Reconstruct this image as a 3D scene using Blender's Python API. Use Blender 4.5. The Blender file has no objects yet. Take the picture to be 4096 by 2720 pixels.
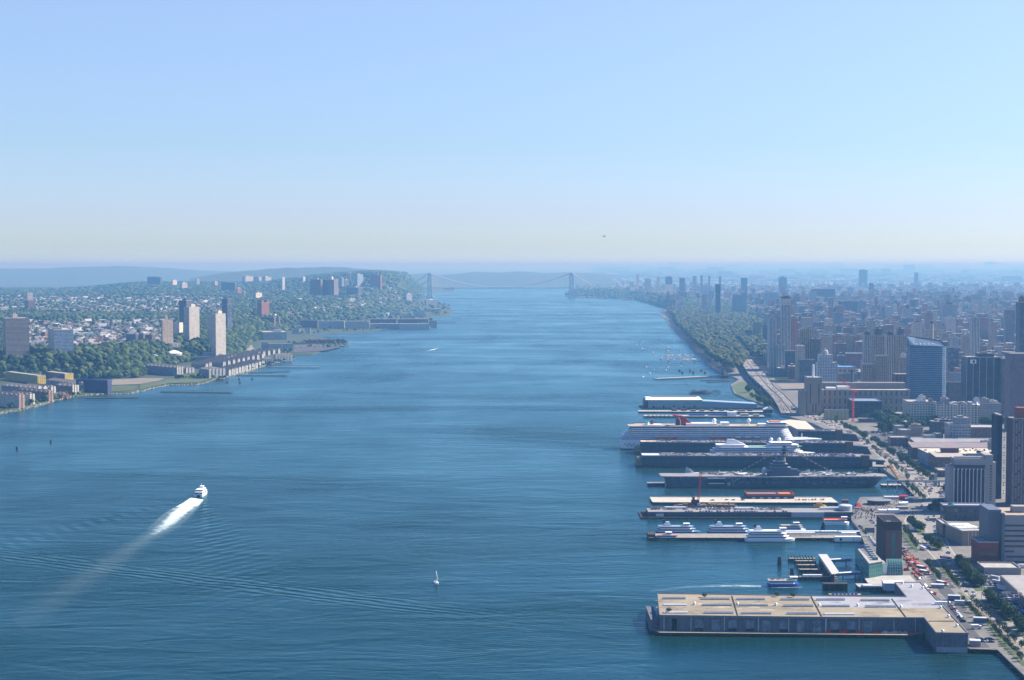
import bpy,math,random
import numpy as np
from math import sin,cos,pi,radians,sqrt,atan2,floor
random.seed(7);np.random.seed(7)
scene=bpy.context.scene
COL=scene.collection
# ---------------- camera ----------------
H=265.0                      # camera height (m); photo is 4096 x 2720
FPX=6400.0;CX,CY=2048.0,1360.0;HOR=1060.0
PITCH=math.atan((CY-HOR)/FPX)
cam=bpy.data.cameras.new('camera');camo=bpy.data.objects.new('camera',cam);COL.objects.link(camo)
camo.location=(0,0,H);camo.rotation_euler=(pi/2-PITCH,0,0)
cam.sensor_width=36.0;cam.lens=36.0*FPX/4096.0
cam.clip_start=1.0;cam.clip_end=200000.0
scene.camera=camo
# ---------------- sky, sun, exposure ----------------
SUN_AZ,SUN_EL=radians(74),radians(40)      # azimuth clockwise from +Y
world=bpy.data.worlds.new('World');scene.world=world;world.use_nodes=True
wn,wl=world.node_tree.nodes,world.node_tree.links
for n in list(wn):wn.remove(n)
sky=wn.new('ShaderNodeTexSky');sky.sky_type='NISHITA';sky.sun_disc=False
sky.sun_elevation=SUN_EL;sky.sun_rotation=SUN_AZ
sky.altitude=200;sky.air_density=1.0;sky.dust_density=0.6;sky.ozone_density=3.0
wmul=wn.new('ShaderNodeMix');wmul.data_type='RGBA';wmul.blend_type='MULTIPLY';wmul.inputs[0].default_value=1.0
wramp=wn.new('ShaderNodeValToRGB');wtc=wn.new('ShaderNodeTexCoord');wsep=wn.new('ShaderNodeSeparateXYZ')
wmap=wn.new('ShaderNodeMapRange');wmap.inputs[1].default_value=0.0;wmap.inputs[2].default_value=0.3
wcmb=wn.new('ShaderNodeCombineXYZ');wmax=wn.new('ShaderNodeMath');wmax.operation='MAXIMUM';wmax.inputs[1].default_value=0.012
wl.new(wtc.outputs['Generated'],wsep.inputs[0]);wl.new(wsep.outputs[0],wcmb.inputs[0]);wl.new(wsep.outputs[1],wcmb.inputs[1]);wl.new(wsep.outputs[2],wmax.inputs[0]);wl.new(wmax.outputs[0],wcmb.inputs[2]);wl.new(wcmb.outputs[0],sky.inputs[0]);wl.new(wsep.outputs[2],wmap.inputs[0]);wl.new(wmap.outputs[0],wramp.inputs[0])
cr=wramp.color_ramp
cr.elements[0].position=0.0;cr.elements[0].color=(0.76,0.94,1.15,1)
cr.elements[1].position=1.0;cr.elements[1].color=(0.40,0.64,1.22,1)
e=cr.elements.new(0.25);e.color=(0.72,0.80,1.0,1)
e=cr.elements.new(0.10);e.color=(0.71,0.79,1.13,1)
e=cr.elements.new(0.55);e.color=(0.96,0.93,1.06,1)
wbg=wn.new('ShaderNodeBackground');wbg.inputs[1].default_value=0.069
wout=wn.new('ShaderNodeOutputWorld')
wl.new(sky.outputs[0],wmul.inputs[6]);wl.new(wramp.outputs[0],wmul.inputs[7])
wl.new(wmul.outputs[2],wbg.inputs[0]);wl.new(wbg.outputs[0],wout.inputs[0])
sl=bpy.data.lights.new('sun','SUN');sl.energy=4.8;sl.angle=radians(0.5);sl.color=(1.0,0.94,0.83)
so=bpy.data.objects.new('sun',sl);COL.objects.link(so)
so.rotation_euler=(pi/2-SUN_EL,0,pi-SUN_AZ);so.location=(500,0,900)
vs=scene.view_settings;vs.view_transform='Standard';vs.look='None';vs.gamma=1.0;vs.exposure=1.3;vs.use_curve_mapping=False
scene.cycles.max_bounces=5;scene.cycles.volume_bounces=0;scene.cycles.transparent_max_bounces=12
scene.cycles.diffuse_bounces=2;scene.cycles.glossy_bounces=3
# ---------------- photo pixel -> world ----------------
_F=(0.0,cos(PITCH),-sin(PITCH));_U=(0.0,sin(PITCH),cos(PITCH))
def ray(px,py):
    a=(px-CX)/FPX;b=(CY-py)/FPX
    return(a,_F[1]+_U[1]*b,_F[2]+_U[2]*b)
def G(px,py,z=0.0):
    """point of the plane at height z seen at photo pixel (px, py)"""
    d=ray(px,py);s=(z-H)/d[2];return(s*d[0],s*d[1],z)
def AT(px,py,Y):
    """point at distance Y seen at photo pixel"""
    d=ray(px,py);s=Y/d[1];return(s*d[0],Y,H+s*d[2])
def ZT(py,Y):return AT(CX,py,Y)[2]
def XA(px,py,Y):return AT(px,py,Y)[0]
def PROJ(x,y,z):
    dz=z-H;f=y*_F[1]+dz*_F[2];u=y*_U[1]+dz*_U[2]
    return CX+FPX*x/f,CY-FPX*u/f
# ---------------- objects ----------------
def put(o,name=None,parent=None,label=None,cat=None,group=None,kind=None,loc=None,rot=None):
    if o.name not in COL.objects:COL.objects.link(o)
    if parent is not None:o.parent=parent
    if label:o['label']=label
    if cat:o['category']=cat
    if group:o['group']=group
    if kind:o['kind']=kind
    if loc is not None:o.location=loc
    if rot is not None:o.rotation_euler=(0,0,rot)
    return o
def empty(name,loc,rot=0.0,label=None,cat=None,group=None):
    o=bpy.data.objects.new(name,None);o.empty_display_size=1
    return put(o,None,None,label,cat,group,None,loc,rot)
class MB:
    def __init__(s):s.v=[];s.f=[];s.m=[]
    def face(s,pts,m=0):
        n=len(s.v);s.v.extend(pts);s.f.append(tuple(range(n,n+len(pts))));s.m.append(m)
    def box(s,x0,x1,y0,y1,z0,z1,m=0,top=None,rot=0.0,c=None,bottom=False):
        P=[(x0,y0),(x1,y0),(x1,y1),(x0,y1)]
        if rot:
            cx,cy=c if c else((x0+x1)/2,(y0+y1)/2);a,b=cos(rot),sin(rot)
            P=[(cx+(x-cx)*a-(y-cy)*b,cy+(x-cx)*b+(y-cy)*a)for x,y in P]
        s.prism(P,z0,z1,m,top,bottom)
    def prism(s,P,z0,z1,m=0,top=None,bottom=True):
        k=len(P);n=len(s.v)
        ar=sum(P[i][0]*P[(i+1)%k][1]-P[(i+1)%k][0]*P[i][1]for i in range(k))
        if ar<0:P=P[::-1]
        s.v.extend([(x,y,z0)for x,y in P]);s.v.extend([(x,y,z1)for x,y in P])
        for i in range(k):
            j=(i+1)%k;s.f.append((n+i,n+j,n+k+j,n+k+i));s.m.append(m)
        s.f.append(tuple(range(n+k,n+2*k)));s.m.append(m if top is None else top)
        if bottom:s.f.append(tuple(range(n+k-1,n-1,-1)));s.m.append(m)
    def taper(s,P0,z0,P1,z1,m=0,top=None):
        k=len(P0);n=len(s.v)
        s.v.extend([(x,y,z0)for x,y in P0]);s.v.extend([(x,y,z1)for x,y in P1])
        for i in range(k):
            j=(i+1)%k;s.f.append((n+i,n+j,n+k+j,n+k+i));s.m.append(m)
        s.f.append(tuple(range(n+k,n+2*k)));s.m.append(m if top is None else top)
    def cyl(s,x,y,z0,z1,r0,r1=None,seg=12,m=0,top=None):
        if r1 is None:r1=r0
        A=[(x+r0*cos(2*pi*i/seg),y+r0*sin(2*pi*i/seg))for i in range(seg)]
        B=[(x+r1*cos(2*pi*i/seg),y+r1*sin(2*pi*i/seg))for i in range(seg)]
        s.taper(A,z0,B,z1,m,top)
    def tube(s,a,b,r,seg=6,m=0,r1=None):
        if r1 is None:r1=r
        a=np.array(a,float);b=np.array(b,float);d=b-a;L=np.linalg.norm(d)
        if L<1e-6:return
        d/=L;u=np.cross(d,(0,0,1.0));
        if np.linalg.norm(u)<1e-3:u=np.cross(d,(1.0,0,0))
        u/=np.linalg.norm(u);w=np.cross(d,u);n=len(s.v)
        for c,rr in((a,r),(b,r1)):
            for i in range(seg):
                t=2*pi*i/seg;s.v.append(tuple(c+rr*(u*cos(t)-w*sin(t))))
        for i in range(seg):
            j=(i+1)%seg;s.f.append((n+i,n+j,n+seg+j,n+seg+i));s.m.append(m)
        s.f.append(tuple(n+i for i in range(seg-1,-1,-1)));s.m.append(m)
        s.f.append(tuple(n+seg+i for i in range(seg)));s.m.append(m)
    def gable(s,x0,x1,y0,y1,z0,z1,m=0,axis='x',wall=None,ov=0.0):
        """gabled roof, ridge along axis; wall = material of gable ends"""
        wall=m if wall is None else wall
        if axis=='x':
            yc=(y0+y1)/2;a=(x0-ov,y0-ov,z0);b=(x1+ov,y0-ov,z0);c=(x1+ov,y1+ov,z0);d=(x0-ov,y1+ov,z0);r0=(x0-ov,yc,z1);r1=(x1+ov,yc,z1)
            s.face([a,b,r1,r0],m);s.face([c,d,r0,r1],m);s.face([b,c,r1],wall);s.face([d,a,r0],wall)
        else:
            xc=(x0+x1)/2;a=(x0-ov,y0-ov,z0);b=(x1+ov,y0-ov,z0);c=(x1+ov,y1+ov,z0);d=(x0-ov,y1+ov,z0);r0=(xc,y0-ov,z1);r1=(xc,y1+ov,z1)
            s.face([b,c,r1,r0],m);s.face([d,a,r0,r1],m);s.face([a,b,r0],wall);s.face([c,d,r1],wall)
    def hip(s,x0,x1,y0,y1,z0,z1,m=0,ov=0.6):
        x0-=ov;x1+=ov;y0-=ov;y1+=ov
        if(x1-x0)>(y1-y0):
            h=(y1-y0)/2;r0=(x0+h,(y0+y1)/2,z1);r1=(x1-h,(y0+y1)/2,z1)
            a,b,c,d=(x0,y0,z0),(x1,y0,z0),(x1,y1,z0),(x0,y1,z0)
            s.face([a,b,r1,r0],m);s.face([c,d,r0,r1],m);s.face([b,c,r1],m);s.face([d,a,r0],m)
        else:
            h=(x1-x0)/2;r0=((x0+x1)/2,y0+h,z1);r1=((x0+x1)/2,y1-h,z1)
            a,b,c,d=(x0,y0,z0),(x1,y0,z0),(x1,y1,z0),(x0,y1,z0)
            s.face([b,c,r1,r0],m);s.face([d,a,r0,r1],m);s.face([a,b,r0],m);s.face([c,d,r1],m)
    def sphere(s,x,y,z,r,m=0,seg=10,rings=6,sz=1.0,half=False):
        n=len(s.v);r0=rings//2 if half else rings
        for i in range(r0+1):
            t=(pi/2 if half else pi)*i/r0
            for j in range(seg):s.v.append((x+r*sin(t)*cos(2*pi*j/seg),y+r*sin(t)*sin(2*pi*j/seg),z+r*sz*cos(t)))
        for i in range(r0):
            for j in range(seg):
                k=(j+1)%seg;s.f.append((n+i*seg+j,n+(i+1)*seg+j,n+(i+1)*seg+k,n+i*seg+k));s.m.append(m)
    def build(s,name,mats,parent=None,label=None,cat=None,group=None,kind=None,loc=None,rot=None,smooth=False):
        me=bpy.data.meshes.new(name);me.from_pydata(s.v,[],s.f)
        mats=mats if isinstance(mats,(list,tuple))else[mats]
        for mm in mats:me.materials.append(mm)
        if len(mats)>1:me.polygons.foreach_set('material_index',s.m)
        if smooth:me.polygons.foreach_set('use_smooth',[True]*len(me.polygons))
        me.update()
        o=bpy.data.objects.new(name,me)
        return put(o,name,parent,label,cat,group,kind,loc,rot)
def np_mesh(name,V,F,mats,mi=None,col=None):
    """fast mesh from arrays, F is (n,3) or (n,4)"""
    me=bpy.data.meshes.new(name);k=F.shape[1]
    me.vertices.add(len(V));me.vertices.foreach_set('co',np.ascontiguousarray(V,dtype=np.float32).ravel())
    me.loops.add(F.size);me.loops.foreach_set('vertex_index',np.ascontiguousarray(F,dtype=np.int32).ravel())
    me.polygons.add(len(F));me.polygons.foreach_set('loop_start',np.arange(0,F.size,k,dtype=np.int32))
    for mm in(mats if isinstance(mats,(list,tuple))else[mats]):me.materials.append(mm)
    if mi is not None:me.polygons.foreach_set('material_index',np.ascontiguousarray(mi,dtype=np.int32))
    me.update(calc_edges=True);me.polygons.foreach_set('use_smooth',[False]*len(F))
    if col is not None:
        at=me.color_attributes.new('col','FLOAT_COLOR','POINT')
        at.data.foreach_set('color',np.ascontiguousarray(col,dtype=np.float32).ravel())
    return me
def copyo(o,loc,rot=0.0,label=None,group=None,scale=None):
    c=o.copy();COL.objects.link(c);c.location=loc;c.rotation_euler=(0,0,rot)
    if label:c['label']=label
    if group:c['group']=group
    if scale:c.scale=(scale,scale,scale)if not isinstance(scale,tuple)else scale
    for ch in o.children:
        d=ch.copy();COL.objects.link(d);d.parent=c
        for gch in ch.children:
            e=gch.copy();COL.objects.link(e);e.parent=d
    return c
# ---------------- materials ----------------
def srgb(r,g,b):
    f=lambda c:(c/255/12.92 if c/255<=0.04045 else((c/255+0.055)/1.055)**2.4)
    return(f(r),f(g),f(b),1)
MATS={};ALB=0.74
def plain(name,col,rough=0.75,metal=0.0,noise=0.0,scale=0.5,spec=0.3):
    """principled with a soft procedural variation of the base colour"""
    if name in MATS:return MATS[name]
    m=bpy.data.materials.new(name);m.use_nodes=True;nt=m.node_tree;b=nt.nodes['Principled BSDF']
    b.inputs['Roughness'].default_value=rough;b.inputs['Metallic'].default_value=metal
    b.inputs['Specular IOR Level'].default_value=spec
    c=tuple(v*ALB for v in col[:3])+(1,)
    if noise>0:
        tc=nt.nodes.new('ShaderNodeTexCoord');nz=nt.nodes.new('ShaderNodeTexNoise');nz.inputs['Scale'].default_value=scale
        nz.inputs['Detail'].default_value=5;nz.inputs['Roughness'].default_value=0.65
        mr=nt.nodes.new('ShaderNodeMapRange');mr.inputs[1].default_value=0.3;mr.inputs[2].default_value=0.7
        mr.inputs[3].default_value=1-noise;mr.inputs[4].default_value=1+noise
        mx=nt.nodes.new('ShaderNodeMix');mx.data_type='RGBA';mx.blend_type='MULTIPLY';mx.inputs[0].default_value=1
        mx.inputs[6].default_value=c
        nt.links.new(tc.outputs['Object'],nz.inputs['Vector']);nt.links.new(nz.outputs['Fac'],mr.inputs[0])
        nt.links.new(mr.outputs[0],mx.inputs[7]);nt.links.new(mx.outputs[2],b.inputs['Base Color'])
    else:b.inputs['Base Color'].default_value=c
    MATS[name]=m;return m
def _math(nt,op,a,b=None,c=None):
    n=nt.nodes.new('ShaderNodeMath');n.operation=op
    for i,x in enumerate((a,b,c)):
        if x is None:continue
        if isinstance(x,(int,float)):n.inputs[i].default_value=x
        else:nt.links.new(x,n.inputs[i])
    return n.outputs[0]
def _facade_group():
    g=bpy.data.node_groups.new('facade_grid','ShaderNodeTree')
    def sk(n,t,d=None,io='INPUT'):
        s=g.interface.new_socket(name=n,in_out=io,socket_type=t)
        if d is not None:s.default_value=d
    sk('Wall','NodeSocketColor',(0.3,0.3,0.3,1));sk('Glass','NodeSocketColor',(0.03,0.04,0.06,1));sk('Roof','NodeSocketColor',(0.25,0.24,0.22,1))
    sk('Floor','NodeSocketFloat',3.2);sk('Bay','NodeSocketFloat',3.5);sk('WinH','NodeSocketFloat',0.5);sk('WinW','NodeSocketFloat',0.5);sk('Lit','NodeSocketFloat',0.35)
    sk('Color','NodeSocketColor',None,'OUTPUT');sk('Window','NodeSocketFloat',None,'OUTPUT')
    gi=g.nodes.new('NodeGroupInput');go=g.nodes.new('NodeGroupOutput');L=g.links
    tc=g.nodes.new('ShaderNodeTexCoord');sp=g.nodes.new('ShaderNodeSeparateXYZ');sn=g.nodes.new('ShaderNodeSeparateXYZ')
    L.new(tc.outputs['Object'],sp.inputs[0]);L.new(tc.outputs['Normal'],sn.inputs[0])
    ax=_math(g,'ABSOLUTE',sn.outputs[0]);ay=_math(g,'ABSOLUTE',sn.outputs[1]);az=_math(g,'ABSOLUTE',sn.outputs[2])
    isx=_math(g,'GREATER_THAN',ax,ay);wall=_math(g,'LESS_THAN',az,0.5)
    u=g.nodes.new('ShaderNodeMix');u.data_type='FLOAT';L.new(isx,u.inputs[0]);L.new(sp.outputs[0],u.inputs[2]);L.new(sp.outputs[1],u.inputs[3])
    ub=_math(g,'DIVIDE',u.outputs[0],gi.outputs['Bay']);zb=_math(g,'DIVIDE',sp.outputs[2],gi.outputs['Floor'])
    fu=_math(g,'ABSOLUTE',_math(g,'SUBTRACT',_math(g,'FRACT',ub),0.5));fz=_math(g,'ABSOLUTE',_math(g,'SUBTRACT',_math(g,'FRACT',zb),0.5))
    wu=_math(g,'LESS_THAN',fu,_math(g,'MULTIPLY',gi.outputs['WinW'],0.5));wz=_math(g,'LESS_THAN',fz,_math(g,'MULTIPLY',gi.outputs['WinH'],0.5))
    win=_math(g,'MULTIPLY',_math(g,'MULTIPLY',wu,wz),wall)
    cv=g.nodes.new('ShaderNodeCombineXYZ');L.new(_math(g,'FLOOR',ub),cv.inputs[0]);L.new(_math(g,'FLOOR',zb),cv.inputs[1]);L.new(isx,cv.inputs[2])
    wnz=g.nodes.new('ShaderNodeTexWhiteNoise');L.new(cv.outputs[0],wnz.inputs['Vector'])
    lit=_math(g,'MULTIPLY',_math(g,'POWER',wnz.outputs['Value'],3.0),gi.outputs['Lit'])
    gl=g.nodes.new('ShaderNodeMix');gl.data_type='RGBA';L.new(lit,gl.inputs[0]);L.new(gi.outputs['Glass'],gl.inputs[6]);gl.inputs[7].default_value=(0.45,0.46,0.45,1)
    nz=g.nodes.new('ShaderNodeTexNoise');nz.inputs['Scale'].default_value=0.12;nz.inputs['Detail'].default_value=6;L.new(tc.outputs['Object'],nz.inputs['Vector'])
    mr=g.nodes.new('ShaderNodeMapRange');mr.inputs[1].default_value=0.3;mr.inputs[2].default_value=0.7;mr.inputs[3].default_value=0.82;mr.inputs[4].default_value=1.15;L.new(nz.outputs['Fac'],mr.inputs[0])
    wr=g.nodes.new('ShaderNodeMix');wr.data_type='RGBA';L.new(wall,wr.inputs[0]);L.new(gi.outputs['Roof'],wr.inputs[6]);L.new(gi.outputs['Wall'],wr.inputs[7])
    wm=g.nodes.new('ShaderNodeMix');wm.data_type='RGBA';wm.blend_type='MULTIPLY';wm.inputs[0].default_value=1;L.new(wr.outputs[2],wm.inputs[6]);L.new(mr.outputs[0],wm.inputs[7])
    fin=g.nodes.new('ShaderNodeMix');fin.data_type='RGBA';L.new(win,fin.inputs[0]);L.new(wm.outputs[2],fin.inputs[6]);L.new(gl.outputs[2],fin.inputs[7])
    L.new(fin.outputs[2],go.inputs['Color']);L.new(win,go.inputs['Window'])
    return g
FG=_facade_group()
def facade(name,wall,glass=(0.03,0.045,0.07),roof=(0.25,0.24,0.22),floor=3.1,bay=3.4,wh=0.5,ww=0.5,lit=0.35,attr=None):
    if name in MATS:return MATS[name]
    m=bpy.data.materials.new(name);m.use_nodes=True;nt=m.node_tree;b=nt.nodes['Principled BSDF']
    n=nt.nodes.new('ShaderNodeGroup');n.node_tree=FG
    n.inputs['Wall'].default_value=tuple(v*ALB for v in wall[:3])+(1,);n.inputs['Glass'].default_value=tuple(glass[:3])+(1,);n.inputs['Roof'].default_value=tuple(v*ALB for v in roof[:3])+(1,)
    n.inputs['Floor'].default_value=floor;n.inputs['Bay'].default_value=bay;n.inputs['WinH'].default_value=wh;n.inputs['WinW'].default_value=ww;n.inputs['Lit'].default_value=lit
    if attr=='col':
        a=nt.nodes.new('ShaderNodeAttribute');a.attribute_name='col';nt.links.new(a.outputs['Color'],n.inputs['Wall'])
    if attr=='obj':
        a=nt.nodes.new('ShaderNodeObjectInfo');nt.links.new(a.outputs['Color'],n.inputs['Wall'])
    nt.links.new(n.outputs['Color'],b.inputs['Base Color'])
    r=nt.nodes.new('ShaderNodeMapRange');r.inputs[3].default_value=0.8;r.inputs[4].default_value=0.18
    nt.links.new(n.outputs['Window'],r.inputs[0]);nt.links.new(r.outputs[0],b.inputs['Roughness'])
    b.inputs['Specular IOR Level'].default_value=0.4
    MATS[name]=m;return m
WHITE=plain('white_paint',(0.92,0.92,0.89),0.5,noise=0.06,scale=0.3)
DARK=plain('dark_metal',(0.03,0.035,0.04),0.6,noise=0.2)
GLASS=plain('window_glass',(0.025,0.04,0.06),0.12,spec=0.5)
CONC=plain('concrete',(0.42,0.40,0.36),0.85,noise=0.18,scale=0.15)
DECK=plain('weathered_deck',(0.30,0.28,0.24),0.9,noise=0.25,scale=0.2)
PILE=plain('timber_pile',(0.05,0.045,0.04),0.9,noise=0.3,scale=0.8)
BRICK=plain('brown_brick',(0.17,0.09,0.06),0.85,noise=0.15,scale=0.3)
# ================= water, land, hills, haze =================
def link_noise(nt,vec,scale,detail=4,rough=0.55,dist=0.0):
    n=nt.nodes.new('ShaderNodeTexNoise');n.inputs['Scale'].default_value=scale;n.inputs['Detail'].default_value=detail
    n.inputs['Roughness'].default_value=rough;n.inputs['Distortion'].default_value=dist
    nt.links.new(vec,n.inputs['Vector']);return n.outputs['Fac']
def remap(nt,v,a,b,c,d):
    n=nt.nodes.new('ShaderNodeMapRange');n.inputs[1].default_value=a;n.inputs[2].default_value=b;n.inputs[3].default_value=c;n.inputs[4].default_value=d
    nt.links.new(v,n.inputs[0]);return n.outputs[0]
def stretched(nt,sx,sy,rot=0.0):
    tc=nt.nodes.new('ShaderNodeTexCoord');mp=nt.nodes.new('ShaderNodeMapping');mp.inputs['Scale'].default_value=(sx,sy,1);mp.inputs['Rotation'].default_value=(0,0,rot)
    nt.links.new(tc.outputs['Object'],mp.inputs['Vector']);return mp.outputs[0]
def water_material():
    m=bpy.data.materials.new('river_water');m.use_nodes=True;nt=m.node_tree;b=nt.nodes['Principled BSDF']
    slick=link_noise(nt,stretched(nt,0.0011,0.0030,0.25),1.0,5,0.6,0.9)
    slick2=link_noise(nt,stretched(nt,0.0045,0.0016,-0.5),1.0,5,0.6,0.6)
    sl=_math(nt,'ADD',_math(nt,'MULTIPLY',slick,0.65),_math(nt,'MULTIPLY',slick2,0.35))
    f=remap(nt,sl,0.38,0.62,0.0,1.0)
    mx=nt.nodes.new('ShaderNodeMix');mx.data_type='RGBA';nt.links.new(f,mx.inputs[0])
    mx.inputs[6].default_value=(0.001,0.016,0.016,1);mx.inputs[7].default_value=(0.002,0.024,0.024,1)
    df=nt.nodes.new('ShaderNodeBsdfDiffuse');gl=nt.nodes.new('ShaderNodeBsdfGlossy');nt.links.new(mx.outputs[2],df.inputs[0]);gl.inputs['Color'].default_value=(0.56,0.87,0.90,1)
    nt.links.new(remap(nt,f,0,1,0.30,0.18),gl.inputs['Roughness'])
    w1=link_noise(nt,stretched(nt,0.055,0.11,0.15),1.0,6,0.62,0.5)      # wind waves
    w2=link_noise(nt,stretched(nt,0.010,0.028,-0.2),1.0,4,0.6,0.8)     # swell and old wakes
    def waves(rot,wl,lo,hi,sd):
        w=nt.nodes.new('ShaderNodeTexWave');w.inputs['Scale'].default_value=0.31/wl*2;w.inputs['Distortion'].default_value=2.5;w.inputs['Detail'].default_value=2;w.inputs['Detail Scale'].default_value=.3
        nt.links.new(stretched(nt,1,1,rot),w.inputs['Vector']);mk_=remap(nt,link_noise(nt,stretched(nt,.0042,.0042,sd),1.0,2,.5),lo,hi,0,1);return _math(nt,'MULTIPLY',w.outputs['Fac'],mk_)
    ww=_math(nt,'ADD',waves(1.75,15,.50,.66,.3),waves(1.25,11,.52,.66,2.1))
    hsum=_math(nt,'ADD',_math(nt,'ADD',_math(nt,'MULTIPLY',w1,1.2),_math(nt,'MULTIPLY',w2,4.0)),_math(nt,'MULTIPLY',ww,0.28))
    P0=G(793,1989,0);P1=G(620,2085,0);L_=math.hypot(P0[0]-P1[0],P0[1]-P1[1]);hx,hy=(P0[0]-P1[0])/L_,(P0[1]-P1[1])/L_
    tc=nt.nodes.new('ShaderNodeTexCoord');sp=nt.nodes.new('ShaderNodeSeparateXYZ');nt.links.new(tc.outputs['Object'],sp.inputs[0]);M=lambda*a:_math(nt,*a)
    dx=M('SUBTRACT',sp.outputs[0],P0[0]);dy=M('SUBTRACT',sp.outputs[1],P0[1]);u_=M('MULTIPLY',M('ADD',M('MULTIPLY',dx,hx),M('MULTIPLY',dy,hy)),-1.0)
    v_=M('ABSOLUTE',M('ADD',M('MULTIPLY',dx,-hy),M('MULTIPLY',dy,hx)));q_=M('DIVIDE',v_,M('MAXIMUM',u_,1.0))
    mk2=M('MULTIPLY',M('MULTIPLY',remap(nt,q_,.20,.30,0,1),remap(nt,q_,.36,.50,1,0)),M('MULTIPLY',remap(nt,u_,5,40,0,1),remap(nt,u_,250,620,1,0)))
    kel=M('MULTIPLY',M('SINE',M('ADD',M('MULTIPLY',M('ADD',M('MULTIPLY',u_,.5),M('MULTIPLY',v_,.87)),.40),M('MULTIPLY',w2,7.0))),M('MULTIPLY',mk2,.6));hsum=M('ADD',hsum,kel)
    A0,A1=G(-50,2212,0),G(1230,2372,0);L_=math.hypot(A1[0]-A0[0],A1[1]-A0[1]);nx,ny=-(A1[1]-A0[1])/L_,(A1[0]-A0[0])/L_
    d_=M('ADD',M('ADD',M('MULTIPLY',M('SUBTRACT',sp.outputs[0],A0[0]),nx),M('MULTIPLY',M('SUBTRACT',sp.outputs[1],A0[1]),ny)),M('MULTIPLY',w2,26.0));d_=M('SUBTRACT',d_,13.0)
    hsum=M('ADD',hsum,M('MULTIPLY',M('SINE',M('MULTIPLY',d_,.62)),M('MULTIPLY',remap(nt,M('ABSOLUTE',d_),12,34,1,0),remap(nt,sp.outputs[0],-140,40,.65,0))))
    bp=nt.nodes.new('ShaderNodeBump');bp.inputs['Distance'].default_value=1.0
    nt.links.new(remap(nt,f,0,1,0.75,0.35),bp.inputs['Strength']);nt.links.new(hsum,bp.inputs['Height']);
    fr=nt.nodes.new('ShaderNodeFresnel');fr.inputs[0].default_value=1.33;mxs=nt.nodes.new('ShaderNodeMixShader')
    for n_ in(df,gl,fr):nt.links.new(bp.outputs[0],n_.inputs['Normal'])
    nt.links.new(_math(nt,'MULTIPLY',fr.outputs[0],remap(nt,f,0,1,0.46,1.05)),mxs.inputs[0]);nt.links.new(df.outputs[0],mxs.inputs[1]);nt.links.new(gl.outputs[0],mxs.inputs[2])
    nt.nodes.remove(b);nt.links.new(mxs.outputs[0],nt.nodes['Material Output'].inputs['Surface'])
    return m
WATER=water_material()
wb=MB();wb.face([(-9000,-200,0),(9000,-200,0),(9000,40000,0),(-9000,40000,0)])
wb.build('water',WATER,kind='structure',label='blue river water with wind streaks')
def ground_material(name,cols,scales=(0.004,0.05,0.6)):
    m=bpy.data.materials.new(name);m.use_nodes=True;nt=m.node_tree;b=nt.nodes['Principled BSDF'];b.inputs['Roughness'].default_value=0.95
    v=stretched(nt,1,1);a=link_noise(nt,v,scales[1],5,0.65);c=link_noise(nt,v,scales[0],3,0.5);d=link_noise(nt,v,scales[2],3,0.6)
    s=_math(nt,'ADD',_math(nt,'MULTIPLY',a,0.5),_math(nt,'ADD',_math(nt,'MULTIPLY',c,0.3),_math(nt,'MULTIPLY',d,0.2)))
    cols=[tuple(v*ALB for v in c_)for c_ in cols];r=nt.nodes.new('ShaderNodeValToRGB');nt.links.new(s,r.inputs[0]);els=r.color_ramp.elements
    els[0].position=0.36;els[0].color=tuple(cols[0])+(1,);els[1].position=0.64;els[1].color=tuple(cols[-1])+(1,)
    for i,cc in enumerate(cols[1:-1]):e=els.new(0.36+0.28*(i+1)/(len(cols)-1));e.color=tuple(cc)+(1,)
    nt.links.new(r.outputs[0],b.inputs['Base Color']);MATS[name]=m;return m
GRD_WOOD=ground_material('wooded_ground',[(0.020,0.035,0.012),(0.035,0.06,0.02),(0.05,0.075,0.03)])
GRD_CITY=ground_material('city_ground',[(0.10,0.10,0.095),(0.15,0.145,0.135),(0.2,0.19,0.17)])
GRD_QUAY=ground_material('quay_ground',[(0.10,0.095,0.085),(0.17,0.16,0.14),(0.25,0.235,0.205)],(0.01,0.06,0.5))
GRASS=ground_material('short_grass',[(0.035,0.06,0.018),(0.06,0.10,0.028),(0.11,0.13,0.05)],(0.01,0.04,0.5))
EARTH=ground_material('bare_earth',[(0.15,0.13,0.10),(0.24,0.20,0.16),(0.18,0.19,0.09)],(0.01,0.03,0.5))
ASPH=plain('asphalt',(0.085,0.085,0.088),0.9,noise=0.2,scale=0.05)
ROADC=plain('pale_road',(0.27,0.25,0.22),0.9,noise=0.12,scale=0.06)
def sm(t):t=max(0.0,min(1.0,t));return t*t*(3-2*t)
# New Jersey shoreline (waterline) in photo pixels, near to far
NJ_PX=[(-900,1790),(-150,1692),(0,1660),(148,1627),(230,1603),(305,1588),(420,1578),(529,1576),(600,1560),(678,1541),(792,1541),(889,1515),(1000,1486),(1061,1464),(1188,1434),(1150,1428),(1170,1421),(1256,1421),(1300,1402),(1362,1388),(1404,1371),(1300,1352),(1230,1343),(1320,1336),(1379,1334),(1500,1325),(1527,1319),(1717,1312),(1755,1299),(1740,1285),(1720,1273),(1800,1262),(1812,1240),(1800,1228),(1770,1215),(1705,1198),(1695,1188),(1690,1165),(1720,1150)]
NJ_SH=[G(x,y)[:2]for x,y in NJ_PX]
NJ_FOOT=[G(x,y,3)[:2]for x,y in[(-900,1560),(0,1512),(200,1514),(420,1515),(560,1511),(640,1482),(720,1456),(800,1440),(940,1436),(985,1400),(1010,1372),(1080,1345),(1180,1318),(1300,1300),(1450,1281),(1560,1250),(1640,1218),(1688,1192)]]
NJ_FOOT+=[(-760,18000),(-500,40000)]
FYS=np.array([p[1]for p in NJ_FOOT]);FXS=np.array([p[0]for p in NJ_FOOT]);SHY=None
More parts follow.
